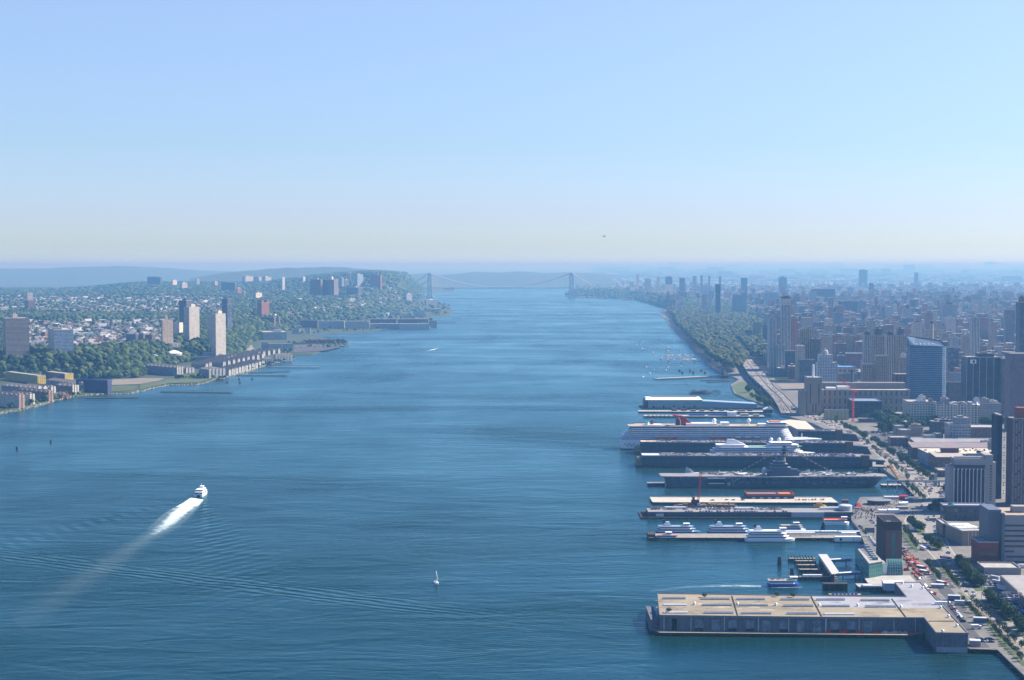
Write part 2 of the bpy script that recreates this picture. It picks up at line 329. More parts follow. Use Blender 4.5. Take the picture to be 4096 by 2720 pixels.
def seg_dist(px,py,poly):
    """distance of points (arrays) to an open polyline, and which side (left positive)"""
    best=np.full(px.shape,1e12);side=np.zeros(px.shape)
    for(x0,y0),(x1,y1)in zip(poly[:-1],poly[1:]):
        dx,dy=x1-x0,y1-y0;L=dx*dx+dy*dy
        t=np.clip(((px-x0)*dx+(py-y0)*dy)/L,0,1);ex=px-(x0+t*dx);ey=py-(y0+t*dy);d=ex*ex+ey*ey
        cr_=dx*(py-y0)-dy*(px-x0)
        m=d<best-1e-6;best=np.where(m,d,best);side=np.where(m,np.sign(cr_),side)
    return np.sqrt(best),side
def ss(t):t=np.clip(t,0,1);return t*t*(3-2*t)
def nj_h(X,Y):
    X=np.asarray(X,float);Y=np.asarray(Y,float)
    d,s=seg_dist(X,Y,NJ_FOOT);inl=np.where(s>0,d,0)
    p=X/np.maximum(Y,1)*FPX+CX
    top=43+12*ss((Y-4500)/3000)
    top=top+(110-55)*ss((p-250)/350)*ss((Y-7500)/5500)
    ridge=np.interp(p,[900,1100,1250,1400,1500,1580,1620,1650,1680],[100,125,155,185,197,190,176,120,30])*ss((Y-8800)/3000)
    top=np.maximum(top,np.where(p>900,ridge,0))
    drop=1-ss((Y-13500)/2500)*ss((1250-p)/100)
    top=4+(top-4)*drop
    wv=4*np.sin(X/310+Y/700)*np.sin(Y/430)+2.5*np.sin(X/90)*np.sin(Y/130+1)
    cl=ss(inl/np.where(p>1100,260,120))
    h=3+cl*(top-3+wv)
    d2,s2=seg_dist(X,Y,NJ_SH)
    h=np.where((s2<0)|(d2<0.5),np.where(Y>15500,h,-4.0),np.where(d2<9,np.minimum(h,-1+4*d2/9),h))
    return h
def far_h(X,Y):
    p=np.asarray(X)/np.maximum(Y,1)*FPX+CX
    xs=[-2500,-600,-300,0,170,330,480,600,700,800,900,1000,1150,1290,1400,1520,1640,1720,2000,2300,2800,3400,4100,5500]
    ys=[1085,1076,1078,1074,1073,1066,1064,1066,1074,1084,1090,1083,1071,1067,1069,1076,1083,1090,1081,1083,1080,1084,1086,1086]
    py=np.interp(p,xs,ys)
    return py
# --- New Jersey terrain: strips of constant bearing keep the mesh fine where it is near
def grid_terrain(name,us,ys,hf,mat,lab):
    V=np.array([(u*y,y,0.0)for y in ys for u in us]);V[:,2]=hf(V[:,0],V[:,1])
    n,k=len(ys),len(us);i=np.arange((n-1)*k).reshape(n-1,k)[:,:-1].ravel()
    F=np.stack([i,i+1,i+k+1,i+k],1)
    keep=V[F][:,:,2].max(1)>-3.5;F=F[keep]
    me=np_mesh(name,V,F,mat);o=bpy.data.objects.new(name,me);me.polygons.foreach_set('use_smooth',[True]*len(F))
    return put(o,kind='structure',label=lab)
ys=np.concatenate([np.arange(2600,6200,16),np.geomspace(6200,19000,190)])
us=np.concatenate([np.linspace(-0.62,-0.33,14),np.linspace(-0.328,-0.036,330)])
grid_terrain('terrain',us,ys,nj_h,GRD_WOOD,'wooded plateau and cliff rising behind the far river bank')
# --- far valley floor and hill ranges
def hills(name,Y0,Y1,pxs,pys,lab,foot=5.0):
    us_=np.linspace(-0.75,0.75,420)if pxs is None else(np.linspace(pxs[0],pxs[-1],240)-CX)/FPX
    rows=[];
    for t in np.linspace(0,1,16):
        Y=Y0+(Y1-Y0)*t;k=sin(pi*min(1,t*1.15))if t<0.87 else sin(pi*min(1,t*1.0))
        py=np.interp(us_*FPX+CX,pxs,pys);top=H-(py-HOR)/FPX*((Y0+Y1)/2)
        wob=1+0.012*np.sin(us_*190+t*9)+0.008*np.sin(us_*533+t*17)
        rows.append(np.stack([us_*Y,np.full_like(us_,Y),foot+(np.maximum(top,foot+6)-foot)*k*wob],1))
    V=np.concatenate(rows);k=len(us_);i=np.arange(15*k).reshape(15,k)[:,:-1].ravel();F=np.stack([i,i+1,i+k+1,i+k],1)
    me=np_mesh(name,V,F,GRD_WOOD);me.polygons.foreach_set('use_smooth',[True]*len(F));o=bpy.data.objects.new(name,me);put(o,kind='structure',label=lab)
hills('hills',24000,34000,[-2600,-900,-300,0,170,330,480,600,700,820,950,1100,1300],[1084,1078,1077,1074,1073,1066,1064,1067,1074,1082,1086,1092,1100],'long pale ridge on the far horizon beyond the valley',3)
hills('hills',15500,19500,[760,860,960,1060,1150,1250,1330,1400,1480,1560,1620,1668,1690],[1112,1096,1084,1076,1071,1068,1068,1070,1077,1084,1094,1125,1150],'wooded ridge behind the apartment towers near the bridge',3)
hills('hills',20000,27000,[1600,1700,1760,1830,1900,1990,2080,2180,2270,2350,2450],[1100,1092,1100,1094,1086,1090,1084,1092,1088,1092,1100],'hazy low hills seen beneath and beyond the bridge',0)
vb=MB()
vb.face([(-30000,17000,3.0),(-620,17000,3.0),(-330,40000,3.0),(-60000,98000,3.0)])
vb.face([(-60000,98000,2.9),(-330,40000,2.9),(60000,40000,2.9),(60000,98000,2.9)])
vb.build('ground',GRD_WOOD,kind='structure',label='flat land stretching to the horizon')
# --- Manhattan ground
MA_PX=[(3990,2900),(4140,2752),(3985,2598),(3872,2596),(3870,2585),(3700,2500),(3640,2360),(3560,2330),(3500,2322),(3480,2240),(3470,2175),(3405,2090),(3405,2062),(3440,1998),(3672,1996),(3614,1943),(3560,1905),(3440,1820),(3345,1745),(3250,1700),(3130,1665),(3062,1625),(2988,1600),(2937,1578),(2923,1545),(2956,1522),(2889,1494),(2851,1476),(2783,1413),(2724,1353),(2677,1303),(2664,1279),(2632,1258),(2664,1240),(2700,1226),(2541,1201),(2460,1193),(2380,1191),(2300,1190),(2262,1184),(2262,1172),(2295,1160)]
MA_SH=[G(x,y)[:2]for x,y in MA_PX]
poly=list(MA_SH)+[(700,19000),(900,40000),(50000,40000),(50000,500),(900,400)]
LAND=3.0
mb=MB();mb.prism(poly,-3,LAND,1,0,False)
import mathutils
from mathutils.geometry import tessellate_polygon
def flat_poly(name,pts,z,mat,**kw):
    """flat sheet of any outline"""
    t=tessellate_polygon([[mathutils.Vector((p[0],p[1],0))for p in pts]])
    b=MB();b.v=[(p[0],p[1],z)for p in pts]
    for f in t:
        a,c,d=[pts[i]for i in f];ar=(c[0]-a[0])*(d[1]-a[1])-(c[1]-a[1])*(d[0]-a[0])
        b.f.append(tuple(f)if ar>0 else tuple(f[::-1]));b.m.append(0)
    return b.build(name,mat,**kw)
flat_poly('ground',poly,LAND,GRD_CITY,kind='structure',label='flat city ground behind the piers')
wb=MB()
for(x0,y0),(x1,y1)in zip(MA_SH[:-1],MA_SH[1:]):wb.face([(x0,y0,-2),(x1,y1,-2),(x1,y1,LAND),(x0,y0,LAND)])
wb.build('quay_wall',CONC,kind='structure',label='stone bulkhead along the water edge')
# --- haze
HAZE_D=0.75e-4
hz=bpy.data.materials.new('haze_air');hz.use_nodes=True;nt=hz.node_tree
for n in list(nt.nodes):nt.nodes.remove(n)
pv=nt.nodes.new('ShaderNodeVolumePrincipled');pv.inputs['Color'].default_value=(0.145,0.375,0.68,1);pv.inputs['Absorption Color'].default_value=(0.53,0.24,0.0,1);pv.inputs['Density'].default_value=HAZE_D;pv.inputs['Anisotropy'].default_value=0.2
ho=nt.nodes.new('ShaderNodeOutputMaterial');nt.links.new(pv.outputs[0],ho.inputs['Volume'])
hb=MB();hb.box(-70000,70000,-400,99000,-5,330,0,bottom=True)
HAZE=hb.build('haze',hz,kind='stuff',label='thin blue summer haze over the river and city')
# ================= generic buildings =================
def hit(px,py,hf=nj_h,y0=2500,y1=20000):
    """where the ray of a photo pixel first meets the terrain"""
    d=ray(px,py);Y=np.geomspace(y0,y1,900);X=d[0]/d[1]*Y;Z=H+d[2]/d[1]*Y
    h=hf(X,Y);k=np.argmax(h>=Z)
    if h[k]<Z[k]:return None
    return(float(X[k]),float(Y[k]),float(h[k]))
def block(name,label,cat,pL,pM,pR,pt,Y,th,wall,zb,depth=None,roof=None,boxes=(),group=None,zt=None,parapet=1.2,base=None,trim=None):
    """building whose nearest corner is at pixel column pM; the face to pR makes angle th with the X axis"""
    X=XA(pM,1200,Y);uR=(pR-CX)/FPX/cos(PITCH);ct,st=cos(th),sin(th)
    uR=XA(pR,1200,Y)/Y;W=(uR*Y-X)/(ct-uR*st)
    if depth is None:
        uL=XA(pL,1200,Y)/Y;dn=st+uL*ct;depth=(X-uL*Y)/dn if dn>0.03 else 1e9
        if depth>260 or depth<=0:depth=min(max(12,W*.5),60)
    top=zt if zt is not None else ZT(pt,Y);h=top-zb
    root=empty(name,(X,Y,zb),th,label,cat,group)
    b=MB();b.box(0,W,0,depth,-3,h,0);b.build('wall',wall,root)
    r=MB()
    if parapet:
        t=0.5
        for(x0,x1,y0,y1)in((-.1,W+.1,-.1,t),(-.1,W+.1,depth-t,depth+.1),(-.1,t,t,depth-t),(W-t,W+.1,t,depth-t)):r.box(x0,x1,y0,y1,h-0.02,h+parapet)
    r.box(t if parapet else 0,W-t if parapet else W,t if parapet else 0,depth-t if parapet else depth,h,h+0.15)
    r.build('roof',roof or CONC,root)
    for(fx0,fx1,fy0,fy1,bh,bm)in boxes:
        q=MB();x0,x1,y0,y1=fx0*W,fx1*W,fy0*depth,fy1*depth;q.box(x0,x1,y0,y1,h+0.1,h+bh)
        q.box(x0+(x1-x0)*.2,x0+(x1-x0)*.6,y0+.2*(y1-y0),y0+.7*(y1-y0),h+bh,h+bh*1.25);q.build('roof_bulkhead',bm,root)
    return root,W,depth,h
TAN=facade('tan_brick_flats',(0.56,0.43,0.30),floor=3.0,bay=4.2,wh=0.42,ww=0.45)
BRN=facade('brown_brick_flats',(0.20,0.11,0.085),floor=3.0,bay=4.0,wh=0.5,ww=0.5)
RED=facade('red_brick_flats',(0.34,0.13,0.09),floor=3.0,bay=3.6,wh=0.45,ww=0.45)
GRY=facade('grey_flats',(0.34,0.34,0.35),floor=3.0,bay=3.4,wh=0.5,ww=0.5)
CRM=facade('cream_flats',(0.85,0.74,0.58),floor=3.0,bay=5.0,wh=0.4,ww=0.4)
WHT=facade('white_flats',(0.70,0.68,0.64),floor=3.0,bay=3.6,wh=0.5,ww=0.55)
STR=facade('striped_slab',(0.78,0.71,0.60),floor=2.9,bay=2.6,wh=0.99,ww=0.42,lit=0.1)
BAND=facade('balcony_slab',(0.42,0.33,0.26),floor=2.9,bay=60,wh=0.48,ww=0.97,lit=0.2)
GLX=facade('grid_tower',(0.74,0.66,0.54),floor=3.0,bay=3.2,wh=0.52,ww=0.66,lit=0.4)
DKB=facade('dark_block',(0.10,0.11,0.14),floor=3.2,bay=4.5,wh=0.5,ww=0.6)
BLG=facade('blue_glass',(0.50,0.56,0.60),glass=(0.03,0.08,0.15),floor=3.4,bay=1.7,wh=0.62,ww=0.86,lit=0.5)
YEL=facade('yellow_sheathing',(0.62,0.47,0.10),glass=(0.02,0.02,0.02),floor=3.3,bay=4.6,wh=0.42,ww=0.34,lit=0)
RIB=facade('ribbed_office',(0.74,0.74,0.70),floor=3.6,bay=40,wh=0.42,ww=0.94,lit=0.2)
SHG=plain('grey_shingle',(0.17,0.15,0.135),0.9,noise=0.25,scale=0.15)
RSH=plain('red_shingle',(0.22,0.07,0.06),0.9,noise=0.25,scale=0.15)
def nj(name,label,pL,pM,pR,pt,pb,th,wall,cat='apartment block',Y=None,z=None,**kw):
    if Y is None:
        p=hit((pM+pR)/2,pb);Y=p[1]
    X=XA(pM,1200,Y);zb=float(nj_h(X,Y))if z is None else z
    return block(name,label,cat,pL,pM,pR,pt,Y,th,wall,zb,**kw)
R=radians
# cliff-top towers near the left
g='towers on the wooded cliff across the river'
nj('apartment_tower','wide brown apartment tower with balcony bands and pale rooftop box above a cliff garage',8,22,115,1275,0,R(24),BAND,'apartment tower',3850,group=g,boxes=[(.35,.55,.3,.7,10,CRM)])
nj('parking_garage','long white parking garage under the wide brown cliff tower',-20,0,176,1434,0,R(24),facade('garage_bands',(0.62,0.60,0.56),glass=(0.03,0.03,0.04),floor=3.2,bay=12,wh=0.5,ww=0.9,lit=0),'parking garage',3790,z=24)
nj('apartment_tower','pale blue and white balconied tower beside the wide brown cliff tower',190,214,292,1321,0,R(22),BLG,'apartment tower',3880,group=g,boxes=[(.1,.5,.3,.7,4,GRY)])
nj('parking_garage','white banded parking garage under the pale blue balconied tower',226,234,357,1434,0,R(22),MATS['garage_bands'],'parking garage',3800,z=24)
nj('apartment_tower','narrow tan tower with slim roof mast box above the round white tank',644,649,691,1281,1392,R(35),TAN,'apartment tower',None,group=g,boxes=[(.3,.55,.3,.6,13,TAN)])
nj('parking_garage','tan stepped garage building at the foot of the narrow tan tower',631,660,721,1374,1404,R(35),MATS['garage_bands'],'parking garage')
nj('apartment_tower','dark slab tower behind the first of the twin gridded cream towers',716,745,768,1203,0,R(55),DKB,'apartment tower',5400,group=g,boxes=[(.2,.7,.2,.7,6,DKB)])
nj('apartment_tower','taller of the twin gridded cream towers by the river cliff',735,756,797,1229,0,R(50),GLX,'apartment tower',4560,z=8,group=g,boxes=[(.3,.7,.2,.5,8,CRM)])
nj('apartment_tower','twin gridded cream tower standing next to the white corner building',841,862,902,1256,0,R(50),GLX,'apartment tower',4420,z=8,group=g,boxes=[(.35,.75,.2,.5,8,CRM)])
nj('apartment_block','lower cream block attached behind the twin gridded cream tower',828,846,864,1268,0,R(50),GLX,'apartment block',4540,z=8,group=g)
nj('apartment_tower','dark blue tower with pale edge strips behind the twin towers',887,909,929,1196,0,R(50),facade('dark_strips',(0.06,0.07,0.10),floor=3.2,bay=6,wh=0.6,ww=0.7,lit=0.6),'apartment tower',5500,group=g,boxes=[(.2,.6,.2,.7,4,DKB)])
nj('apartment_slab','blue grey slab with tan end wall between the tan tower and the twin towers',692,716,731,1291,1350,R(60),CRM,group=g)
nj('apartment_tower','lone cream and brown tower rising from the low houses near the frame edge',98,112,139,1202,1243,R(35),BRN,'apartment tower',group=g)
nj('apartment_tower','cream striped tower right behind the lone brown tower among low houses',104,110,132,1171,1240,R(35),STR,'apartment tower',7900,group=g)
g2='mid-rise blocks among the houses on the plateau'
for i,(a,m,r,t,b,w,lab)in enumerate([
    (502,541,551,1338,1379,DKB,'dark long block in front of the tan tower row'),(553,571,577,1334,1369,BRN,'short brown block beside the dark long block'),
    (578,606,620,1340,1372,BRN,'brown block with tan end nearest the narrow tan tower'),(402,404,453,1370,1391,RED,'low pinkish block at the top of the wooded cliff'),
    (453,468,481,1370,1388,WHT,'white glazed block beside the low pinkish block'),(148,175,193,1284,1303,BRN,'flat brown block behind the wide brown cliff tower'),
    (368,380,388,1287,1303,BRN,'small brown block beyond the pale blue tower'),(402,425,437,1284,1297,RED,'flat pink block in front of the wooded ridge'),
    (415,443,446,1308,1325,DKB,'dark low block amid gabled houses'),(162,178,188,1330,1358,RED,'red block half hidden behind the pale blue tower'),
    (480,484,520,1302,1318,WHT,'pale low school block amid gabled houses')]):
    nj('apartment_block',lab,a,m,r,t,b,R(50 if i not in(3,10)else 20),w,group=g2)
g3='distant blocks along the plateau skyline'
for(a,m,r,t,b,w,lab)in[
    (590,642,649,1108,1146,DKB,'broad dark slab with pale end on the skyline above the small houses'),(690,692,709,1121,1148,CRM,'single pale tower on the skyline past the broad dark slab'),
    (726,729,750,1131,1162,STR,'pale striped tower lower than its skyline neighbours'),(783,787,800,1117,1147,GRY,'thin grey skyline tower'),
    (855,860,872,1127,1150,TAN,'small tan skyline tower'),(885,940,949,1131,1172,DKB,'wide dark slab on the wooded skyline above the dark blue tower'),
    (946,950,966,1153,1183,RED,'reddish tower at the end of the wide dark slab'),(973,976,983,1166,1187,RED,'tiny red tower beside the reddish tower'),
    (970,982,1014,1106,1133,STR,'bright striped slab, first of the cream row on the ridge'),(1014,1037,1047,1107,1133,STR,'bright striped slab, middle of the cream row on the ridge'),
    (1047,1062,1086,1108,1132,STR,'bright striped slab, last of the cream row on the ridge'),(1211,1213,1222,1107,1135,WHT,'narrow white tower on the ridge'),
    (1021,1024,1048,1172,1201,CRM,'cream tower directly behind the notched brick tower'),(1128,1130,1140,1110,1120,WHT,'tiny white block on the ridge'),
    (1357,1368,1376,1112,1155,GRY,'thin grey tower beside the twin dark slabs'),(1376,1378,1398,1120,1152,DKB,'dark stump tower between the slabs and the slim spires'),
    (1397,1399,1406,1091,1152,DKB,'slimmest dark tower of the ridge group'),(1419,1430,1453,1098,1153,BLG,'pale blue tower with bright cap on the ridge'),
    (1387,1432,1450,1150,1187,DKB,'low dark block beneath the pale blue ridge tower'),(1482,1522,1529,1100,1168,RED,'broad pinkish slab tower nearest the bridge end of the ridge'),
    (1622,1626,1648,1176,1216,GRY,'grey tower on the shore below the cliffs'),(1700,1704,1753,1200,1230,DKB,'dark blocky waterfront building in front of the bridge tower foot')]:
    Yd=9000 if t<1125 and m<1000 else(10500 if t<1135 else 7600)
    if m in(1626,1704):Yd=11000 if m==1626 else 10400
    if m in(1024,):Yd=7600
    if m in(885+55,):Yd=8600
    ph=hit((m+r)/2,b)if m not in(1626,1704)else None
    if ph and 5000<ph[1]<16000:Yd=ph[1]
    X=XA(m,1200,Yd);zg=float(nj_h(X,Yd));z0=min(max(zg,3),ZT(b,Yd)+4)if m not in(1626,1704)else 3
    block('apartment_tower',lab,'apartment tower',a,m,r,t,Yd,R(52),w,z0-5,group=g3,boxes=[(.3,.6,.3,.6,5,CRM)])
for(a,m,r,lab,dy)in[(1241,1283,1291,'first of the two big dark slabs with tan end walls on the ridge',8),(1292,1336,1354,'second of the two big dark slabs with tan end walls on the ridge',16)]:
    X=XA(m,1200,8200);block('apartment_tower',lab,'apartment tower',a,m,r,1119,8200,R(58),facade('dark_slab_tan',(0.26,0.22,0.19),floor=3,bay=3.4,wh=.5,ww=.6),ZT(1178,8200),group='twin dark slabs on the ridge',boxes=[(.3,.6,.3,.7,dy,CRM)])
# notched brick tower and its neighbours
r0,W,D,h=nj('apartment_tower','red brick tower with a notched top above the brown waterfront slabs',1029,1046,1077,1211,1272,R(48),RED,'apartment tower',None,group='brick buildings by the river bend')
q=MB();q.box(0,W*.3,0,D,h,h+11);q.box(W*.7,W,0,D,h,h+11);q.build('roof_tower',RED,r0)
nj('apartment_block','long brown block with an orange end below the notched brick tower',1031,1096,1103,1270,1313,R(60),BRN,group='brick buildings by the river bend')
nj('apartment_block','narrow brown block touching the long brown block',1103,1114,1121,1269,1311,R(60),BRN,group='brick buildings by the river bend')
FLAT=lambda Y:4.0
def shore(name,label,pL,pM,pR,pt,pb,th,wall,cat='building',z=4.0,**kw):
    Y=G(pM,pb,z)[1];return block(name,label,cat,pL,pM,pR,pt,Y,th,wall,z,**kw)
shore('office_building','white office building with dark window ribbons by the river bend',1070,1074,1170,1377,1404,R(14),RIB,'office building')
shore('office_building','plain white wing beside the ribboned white office',1042,1044,1073,1372,1403,R(10),WHT,'office building')
nj('apartment_block','brown and white striped slab behind the white office',1042,1050,1146,1330,0,R(12),STR,'apartment block',5600,z=4,boxes=[(.5,.8,.3,.7,7,WHT)])
for(a,m,r,t,b,w,lab)in[
    (1160,1168,1198,1313,1335,RIB,'white banded low office above the bay'),(1212,1224,1240,1312,1334,RIB,'second white banded low office above the bay'),
    (1182,1200,1270,1282,1311,BRN,'brown end block of the long waterfront terrace'),(1270,1274,1376,1285,1314,STR,'striped long block, first after the brown end'),
    (1378,1380,1476,1286,1315,STR,'striped long block, second after the brown end'),(1476,1480,1585,1277,1296,BRN,'brown long block behind the grey pier flats'),
    (1586,1590,1712,1277,1297,BRN,'brown long block near the pier end'),(1476,1480,1598,1296,1314,GRY,'grey low flats along the pier'),
    (1598,1600,1716,1296,1314,WHT,'white low flats at the pier head'),(1712,1716,1748,1285,1304,TAN,'tan low flats on the last small pier')]:
    shore('waterfront_block',lab,a,m,r,t,b,R(4),w,'apartment block',group='waterfront blocks beyond the bay')
for(a,r,t,b,w,lab)in[(1452,1460,1236,1267,CRM,'cream tall shed wall among the tanks'),(1502,1515,1238,1266,CRM,'cream slab shed beside the teal tanks'),(1510,1518,1220,1240,TAN,'tiny tan stack house'),
    (1653,1699,1246,1267,WHT,'large white shed among the tanks'),(1655,1692,1243,1250,WHT,'white roofed shed behind the large white shed'),(1560,1580,1250,1264,WHT,'small white warehouse beside the tanks'),
    (1585,1600,1241,1258,CRM,'cream warehouse in the tank yard'),(1460,1500,1262,1274,GRY,'grey low warehouse in the tank yard'),(1600,1650,1262,1275,TAN,'tan low warehouse in the tank yard'),
    (1700,1760,1236,1245,TAN,'tan sheds on the point below the bridge'),(1352,1392,1271,1284,WHT,'white sheds behind the striped long blocks'),(1400,1450,1268,1280,TAN,'tan sheds behind the striped long blocks')]:
    shore('warehouse',lab,a-2,a,r,t,b,R(5),w,'warehouse',group='sheds of the tank yard')
TEAL=plain('teal_tank',(0.10,0.30,0.28),0.5)
for i,(x,y,w)in enumerate([(1530,1266,24),(1640,1262,20),(1550,1262,16)]):
    p=G(x,y,4);rr=w/2/FPX*p[1]*1.0;b=MB();b.cyl(0,0,0,13,rr,seg=20);b.cyl(0,0,13,15,rr,rr*.2,seg=20)
    b.build('storage_tank',TEAL if i!=2 else WHITE,None,['wide teal storage tank by the cream slab shed','teal storage tank beside the large white shed','white storage tank between the teal tanks'][i],'storage tank','tanks by the river',None,p)
p=hit(687,1436);rr=34/FPX*p[1]
e=empty('water_tank',(p[0],p[1]+rr,p[2]-4),0,'round white covered tank on the hillside beside the gridded towers','storage tank')
b=MB();b.cyl(0,0,0,17,rr,seg=28);b.build('tank_wall',CONC,e)
b=MB();b.cyl(0,0,17,25,rr*1.03,rr*.12,seg=28);b.build('roof',WHITE,e)
for(x,y,w,lab)in[(612,1437,20,'white dome roofed hall beside the round white tank'),(598,1440,8,'small white dome at the edge of the wooded slope')]:
    p=hit(x,y);rr=w/FPX*p[1];b=MB();b.cyl(0,0,-3,4,rr,seg=16);b.sphere(0,0,4,rr,sz=.55,half=True,seg=16);b.build('domed_hall',WHITE,None,lab,'hall',None,None,(p[0],p[1]+rr,p[2]),0)
shore('building','white corner building with tall windows beneath the twin gridded tower',858,862,886,1409,1436,R(12),WHT,'building')
shore('building','long grey roofed hall next to the white corner building',800,808,858,1412,1438,R(12),GRY,'building')
shore('building','blue grey shed in front of the long grey roofed hall',776,780,840,1428,1446,R(12),GRY,'building')
# ----- waterfront condominiums under the cliff, at the frame edge
YELR=plain('membrane_roof',(0.45,0.42,0.36),0.9,noise=0.2,scale=0.1)
shore('apartment_block','unfinished yellow sheathed block with a dark courtyard wing',18,146,179,1504,1536,R(40),YEL,group='unfinished blocks under the cliff',roof=YELR,z=3.2)
shore('apartment_block','yellow sheathed wing behind the big unfinished block',112,122,156,1494,1516,R(12),YEL,group='unfinished blocks under the cliff',roof=YELR,z=3.2)
r0,W,D,h=shore('apartment_block','unfinished purple block with a yellow sheathed end',180,255,290,1496,1521,R(42),facade('purple_sheathing',(0.16,0.11,0.15),floor=3.3,bay=5),group='unfinished blocks under the cliff',roof=YELR,z=3.2)
q=MB();q.box(W*0,W+.3,-.35,-.02,0,h);q.build('end_wall',YEL,r0)
shore('apartment_block','dark blue wrapped block with a pink scaffolded end on the shore',300,426,443,1524,1571,R(58),facade('blue_wrap',(0.05,0.05,0.14),floor=3.2,bay=4.2,wh=.5,ww=.6,lit=.1),roof=plain('blue_tarp',(0.08,0.13,0.4),0.6),z=3.2)
def condo(label,pL,pM,pR,pt,pb,th,wall,wall2,nb=3,roofm=SHG,rh=5.0,z=3.2,dormers=True,group='gabled condominiums along the shore walk',name='condominium'):
    """long shingled block: its river end carries gabled bays"""
    Y=G(pM,pb,z)[1];X=XA(pM,1200,Y);uR=XA(pR,1200,Y)/Y;ct,st=cos(th),sin(th);W=(uR*Y-X)/(ct-uR*st);uL=XA(pL,1200,Y)/Y;D=(X-uL*Y)/max(st+uL*ct,.05);D=D if 0<D<160 else 60
    h=ZT(pt,Y)-z-rh*.5;root=empty(name,(X,Y,z),th,label,'apartment block',group)
    b=MB();b.box(0,W,0,D,-1,h);b.build('wall',wall,root)
    b=MB();b.hip(0,W,0,D,h,h+rh);b.build('roof',roofm,root)
    bw=W/nb
    for k in range(nb):
        c=MB();x0=k*bw+bw*.18;x1=(k+1)*bw-bw*.18;c.box(x0,x1,-1.6,3,-1,h+.6,0);c.gable(x0,x1,-1.6,3,h+.6,h+.6+(x1-x0)*.5,1,'y',0)
        c.build('gabled_bay',[wall2,roofm],root)
    if dormers:
        for k in range(max(2,int(D/16))):
            c=MB();y0=6+k*16;
            if y0+4>D:break
            c.box(-.6,2.5,y0,y0+4,h-2,h+1.6,0);c.gable(-.6,2.5,y0,y0+4,h+1.6,h+3.2,1,'x',0);c.build('dormer',[wall2,roofm],root)
    return root
SID=facade('white_siding',(0.70,0.67,0.58),floor=3.0,bay=2.6,wh=0.5,ww=0.42)
SID2=facade('grey_siding',(0.36,0.35,0.38),floor=3.0,bay=3.0,wh=0.45,ww=0.42)
PNK=facade('pink_brick_bays',(0.50,0.30,0.24),floor=3.0,bay=2.6,wh=0.5,ww=0.42)
for a in[('white bayed condominium block cut by the frame edge, nearest the sea wall',-60,66,93,1577,1632,R(48),SID,PNK,2),('white bayed condominium wing behind the nearest one',30,110,134,1574,1618,R(48),SID,SID,2),
    ('brown condominium block with cream and red bays facing the river',60,186,208,1564,1603,R(50),BRN,PNK,2),('condominium block with cream bays one row inland',90,196,219,1545,1584,R(50),SID2,SID,2),
    ('long roofed condominium row behind the cream bays',0,140,186,1548,1590,R(50),SID2,SID,2),('dark walled condominium block with pink and cream bays by the wrapped block',218,282,311,1539,1579,R(52),BRN,SID,3),
    ('low red brick club house between the condominium blocks',212,240,272,1574,1592,R(40),RED,RED,2),('green grey unfinished block beside the wrapped block',311,318,334,1529,1567,R(30),GRY,GRY,2),
    ('flat roofed grey garage block behind the green grey block',180,300,345,1530,1552,R(40),GRY,GRY,2)]:
    condo(*a)
# ----- gabled townhouse terraces by the river bend
gt='white gabled riverside townhouses'
for a in[('nearest townhouse block with three white river bays beside the lawn',712,830,900,1474,1515,R(32),SID2,SID,5),('second townhouse block with white bays at the lawn edge',580,702,730,1466,1504,R(46),SID2,SID,3),
    ('white bayed townhouse wing tucked behind the second block',640,738,775,1470,1492,R(40),SID2,SID,3)]:
    condo(*a,group=gt)
rows=[((905,1503,1452),(1052,1462,1419),11),((812,1478,1440),(958,1430,1404),10),((880,1470,1437),(1055,1432,1400),9),((960,1440,1412),(1120,1412,1385),8)]
nh=0
proto=None
for ri,(A,B,n)in enumerate(rows):
    for k in range(n):
        t=(k+.5)/n;px=A[0]+(B[0]-A[0])*t;pb=A[1]+(B[1]-A[1])*t;p=G(px,pb,3.2)
        if proto is None:
            e=empty('townhouse',p,R(58));b=MB();b.box(0,11,0,46,-1,10.5);b.build('wall',SID2,e)
            b=MB();b.gable(0,11,0,46,10.5,15.5,0,'y',ov=.5);b.build('roof',SHG,e)
            b=MB();b.box(1.2,4.6,-2,2,-1,11.5);b.box(6.4,9.8,-2,2,-1,11.5);b.gable(1.2,4.6,-2,2,11.5,13.8,0,'y');b.gable(6.4,9.8,-2,2,11.5,13.8,0,'y');b.build('gabled_bay',SID,e);proto=e;o=e
        else:o=copyo(proto,p,R(58))
        o['label']=['grey roofed gabled townhouse in the row along the river walk','gabled townhouse in the row under the wooded slope','gabled townhouse in the middle row between river walk and slope','gabled townhouse in the far row near the white office'][ri]
        o['category']='townhouse';o['group']=gt+[', river walk row',', slope row',', middle row',', far row'][ri]
condo('steep grey roofed townhouse block with a white comb of bays',1042,1052,1090,1434,1456,R(20),SID2,SID,5,group=gt)
condo('long cream townhouse block nearest the timber piers',1092,1098,1168,1418,1444,R(26),SID,SID,6,group=gt)
for i in range(9):
    px=1215+i*19;p=G(px,1377-(i%2)*1.5-i*0.5,3.2);e=empty('townhouse',p,R(20),'red roofed townhouse on the small peninsula','townhouse','red roofed townhouses on the peninsula')
    b=MB();b.box(0,14,0,26,0,9);b.build('wall',BRN,e);b=MB();b.gable(0,14,0,26,9,14.5,0,'y',ov=.5);b.build('roof',RSH,e)
for i in range(9):
    px=1172+i*10;p=G(px,1389-i*0.3,3.2);e=empty('townhouse',p,R(24),'white townhouse in the row before the red roofs','townhouse','white townhouses before the red roofs')
    b=MB();b.box(0,9,0,22,0,9);b.build('wall',SID,e);b=MB();b.gable(0,9,0,22,9,14,0,'y',ov=.5);b.build('roof',SHG,e)
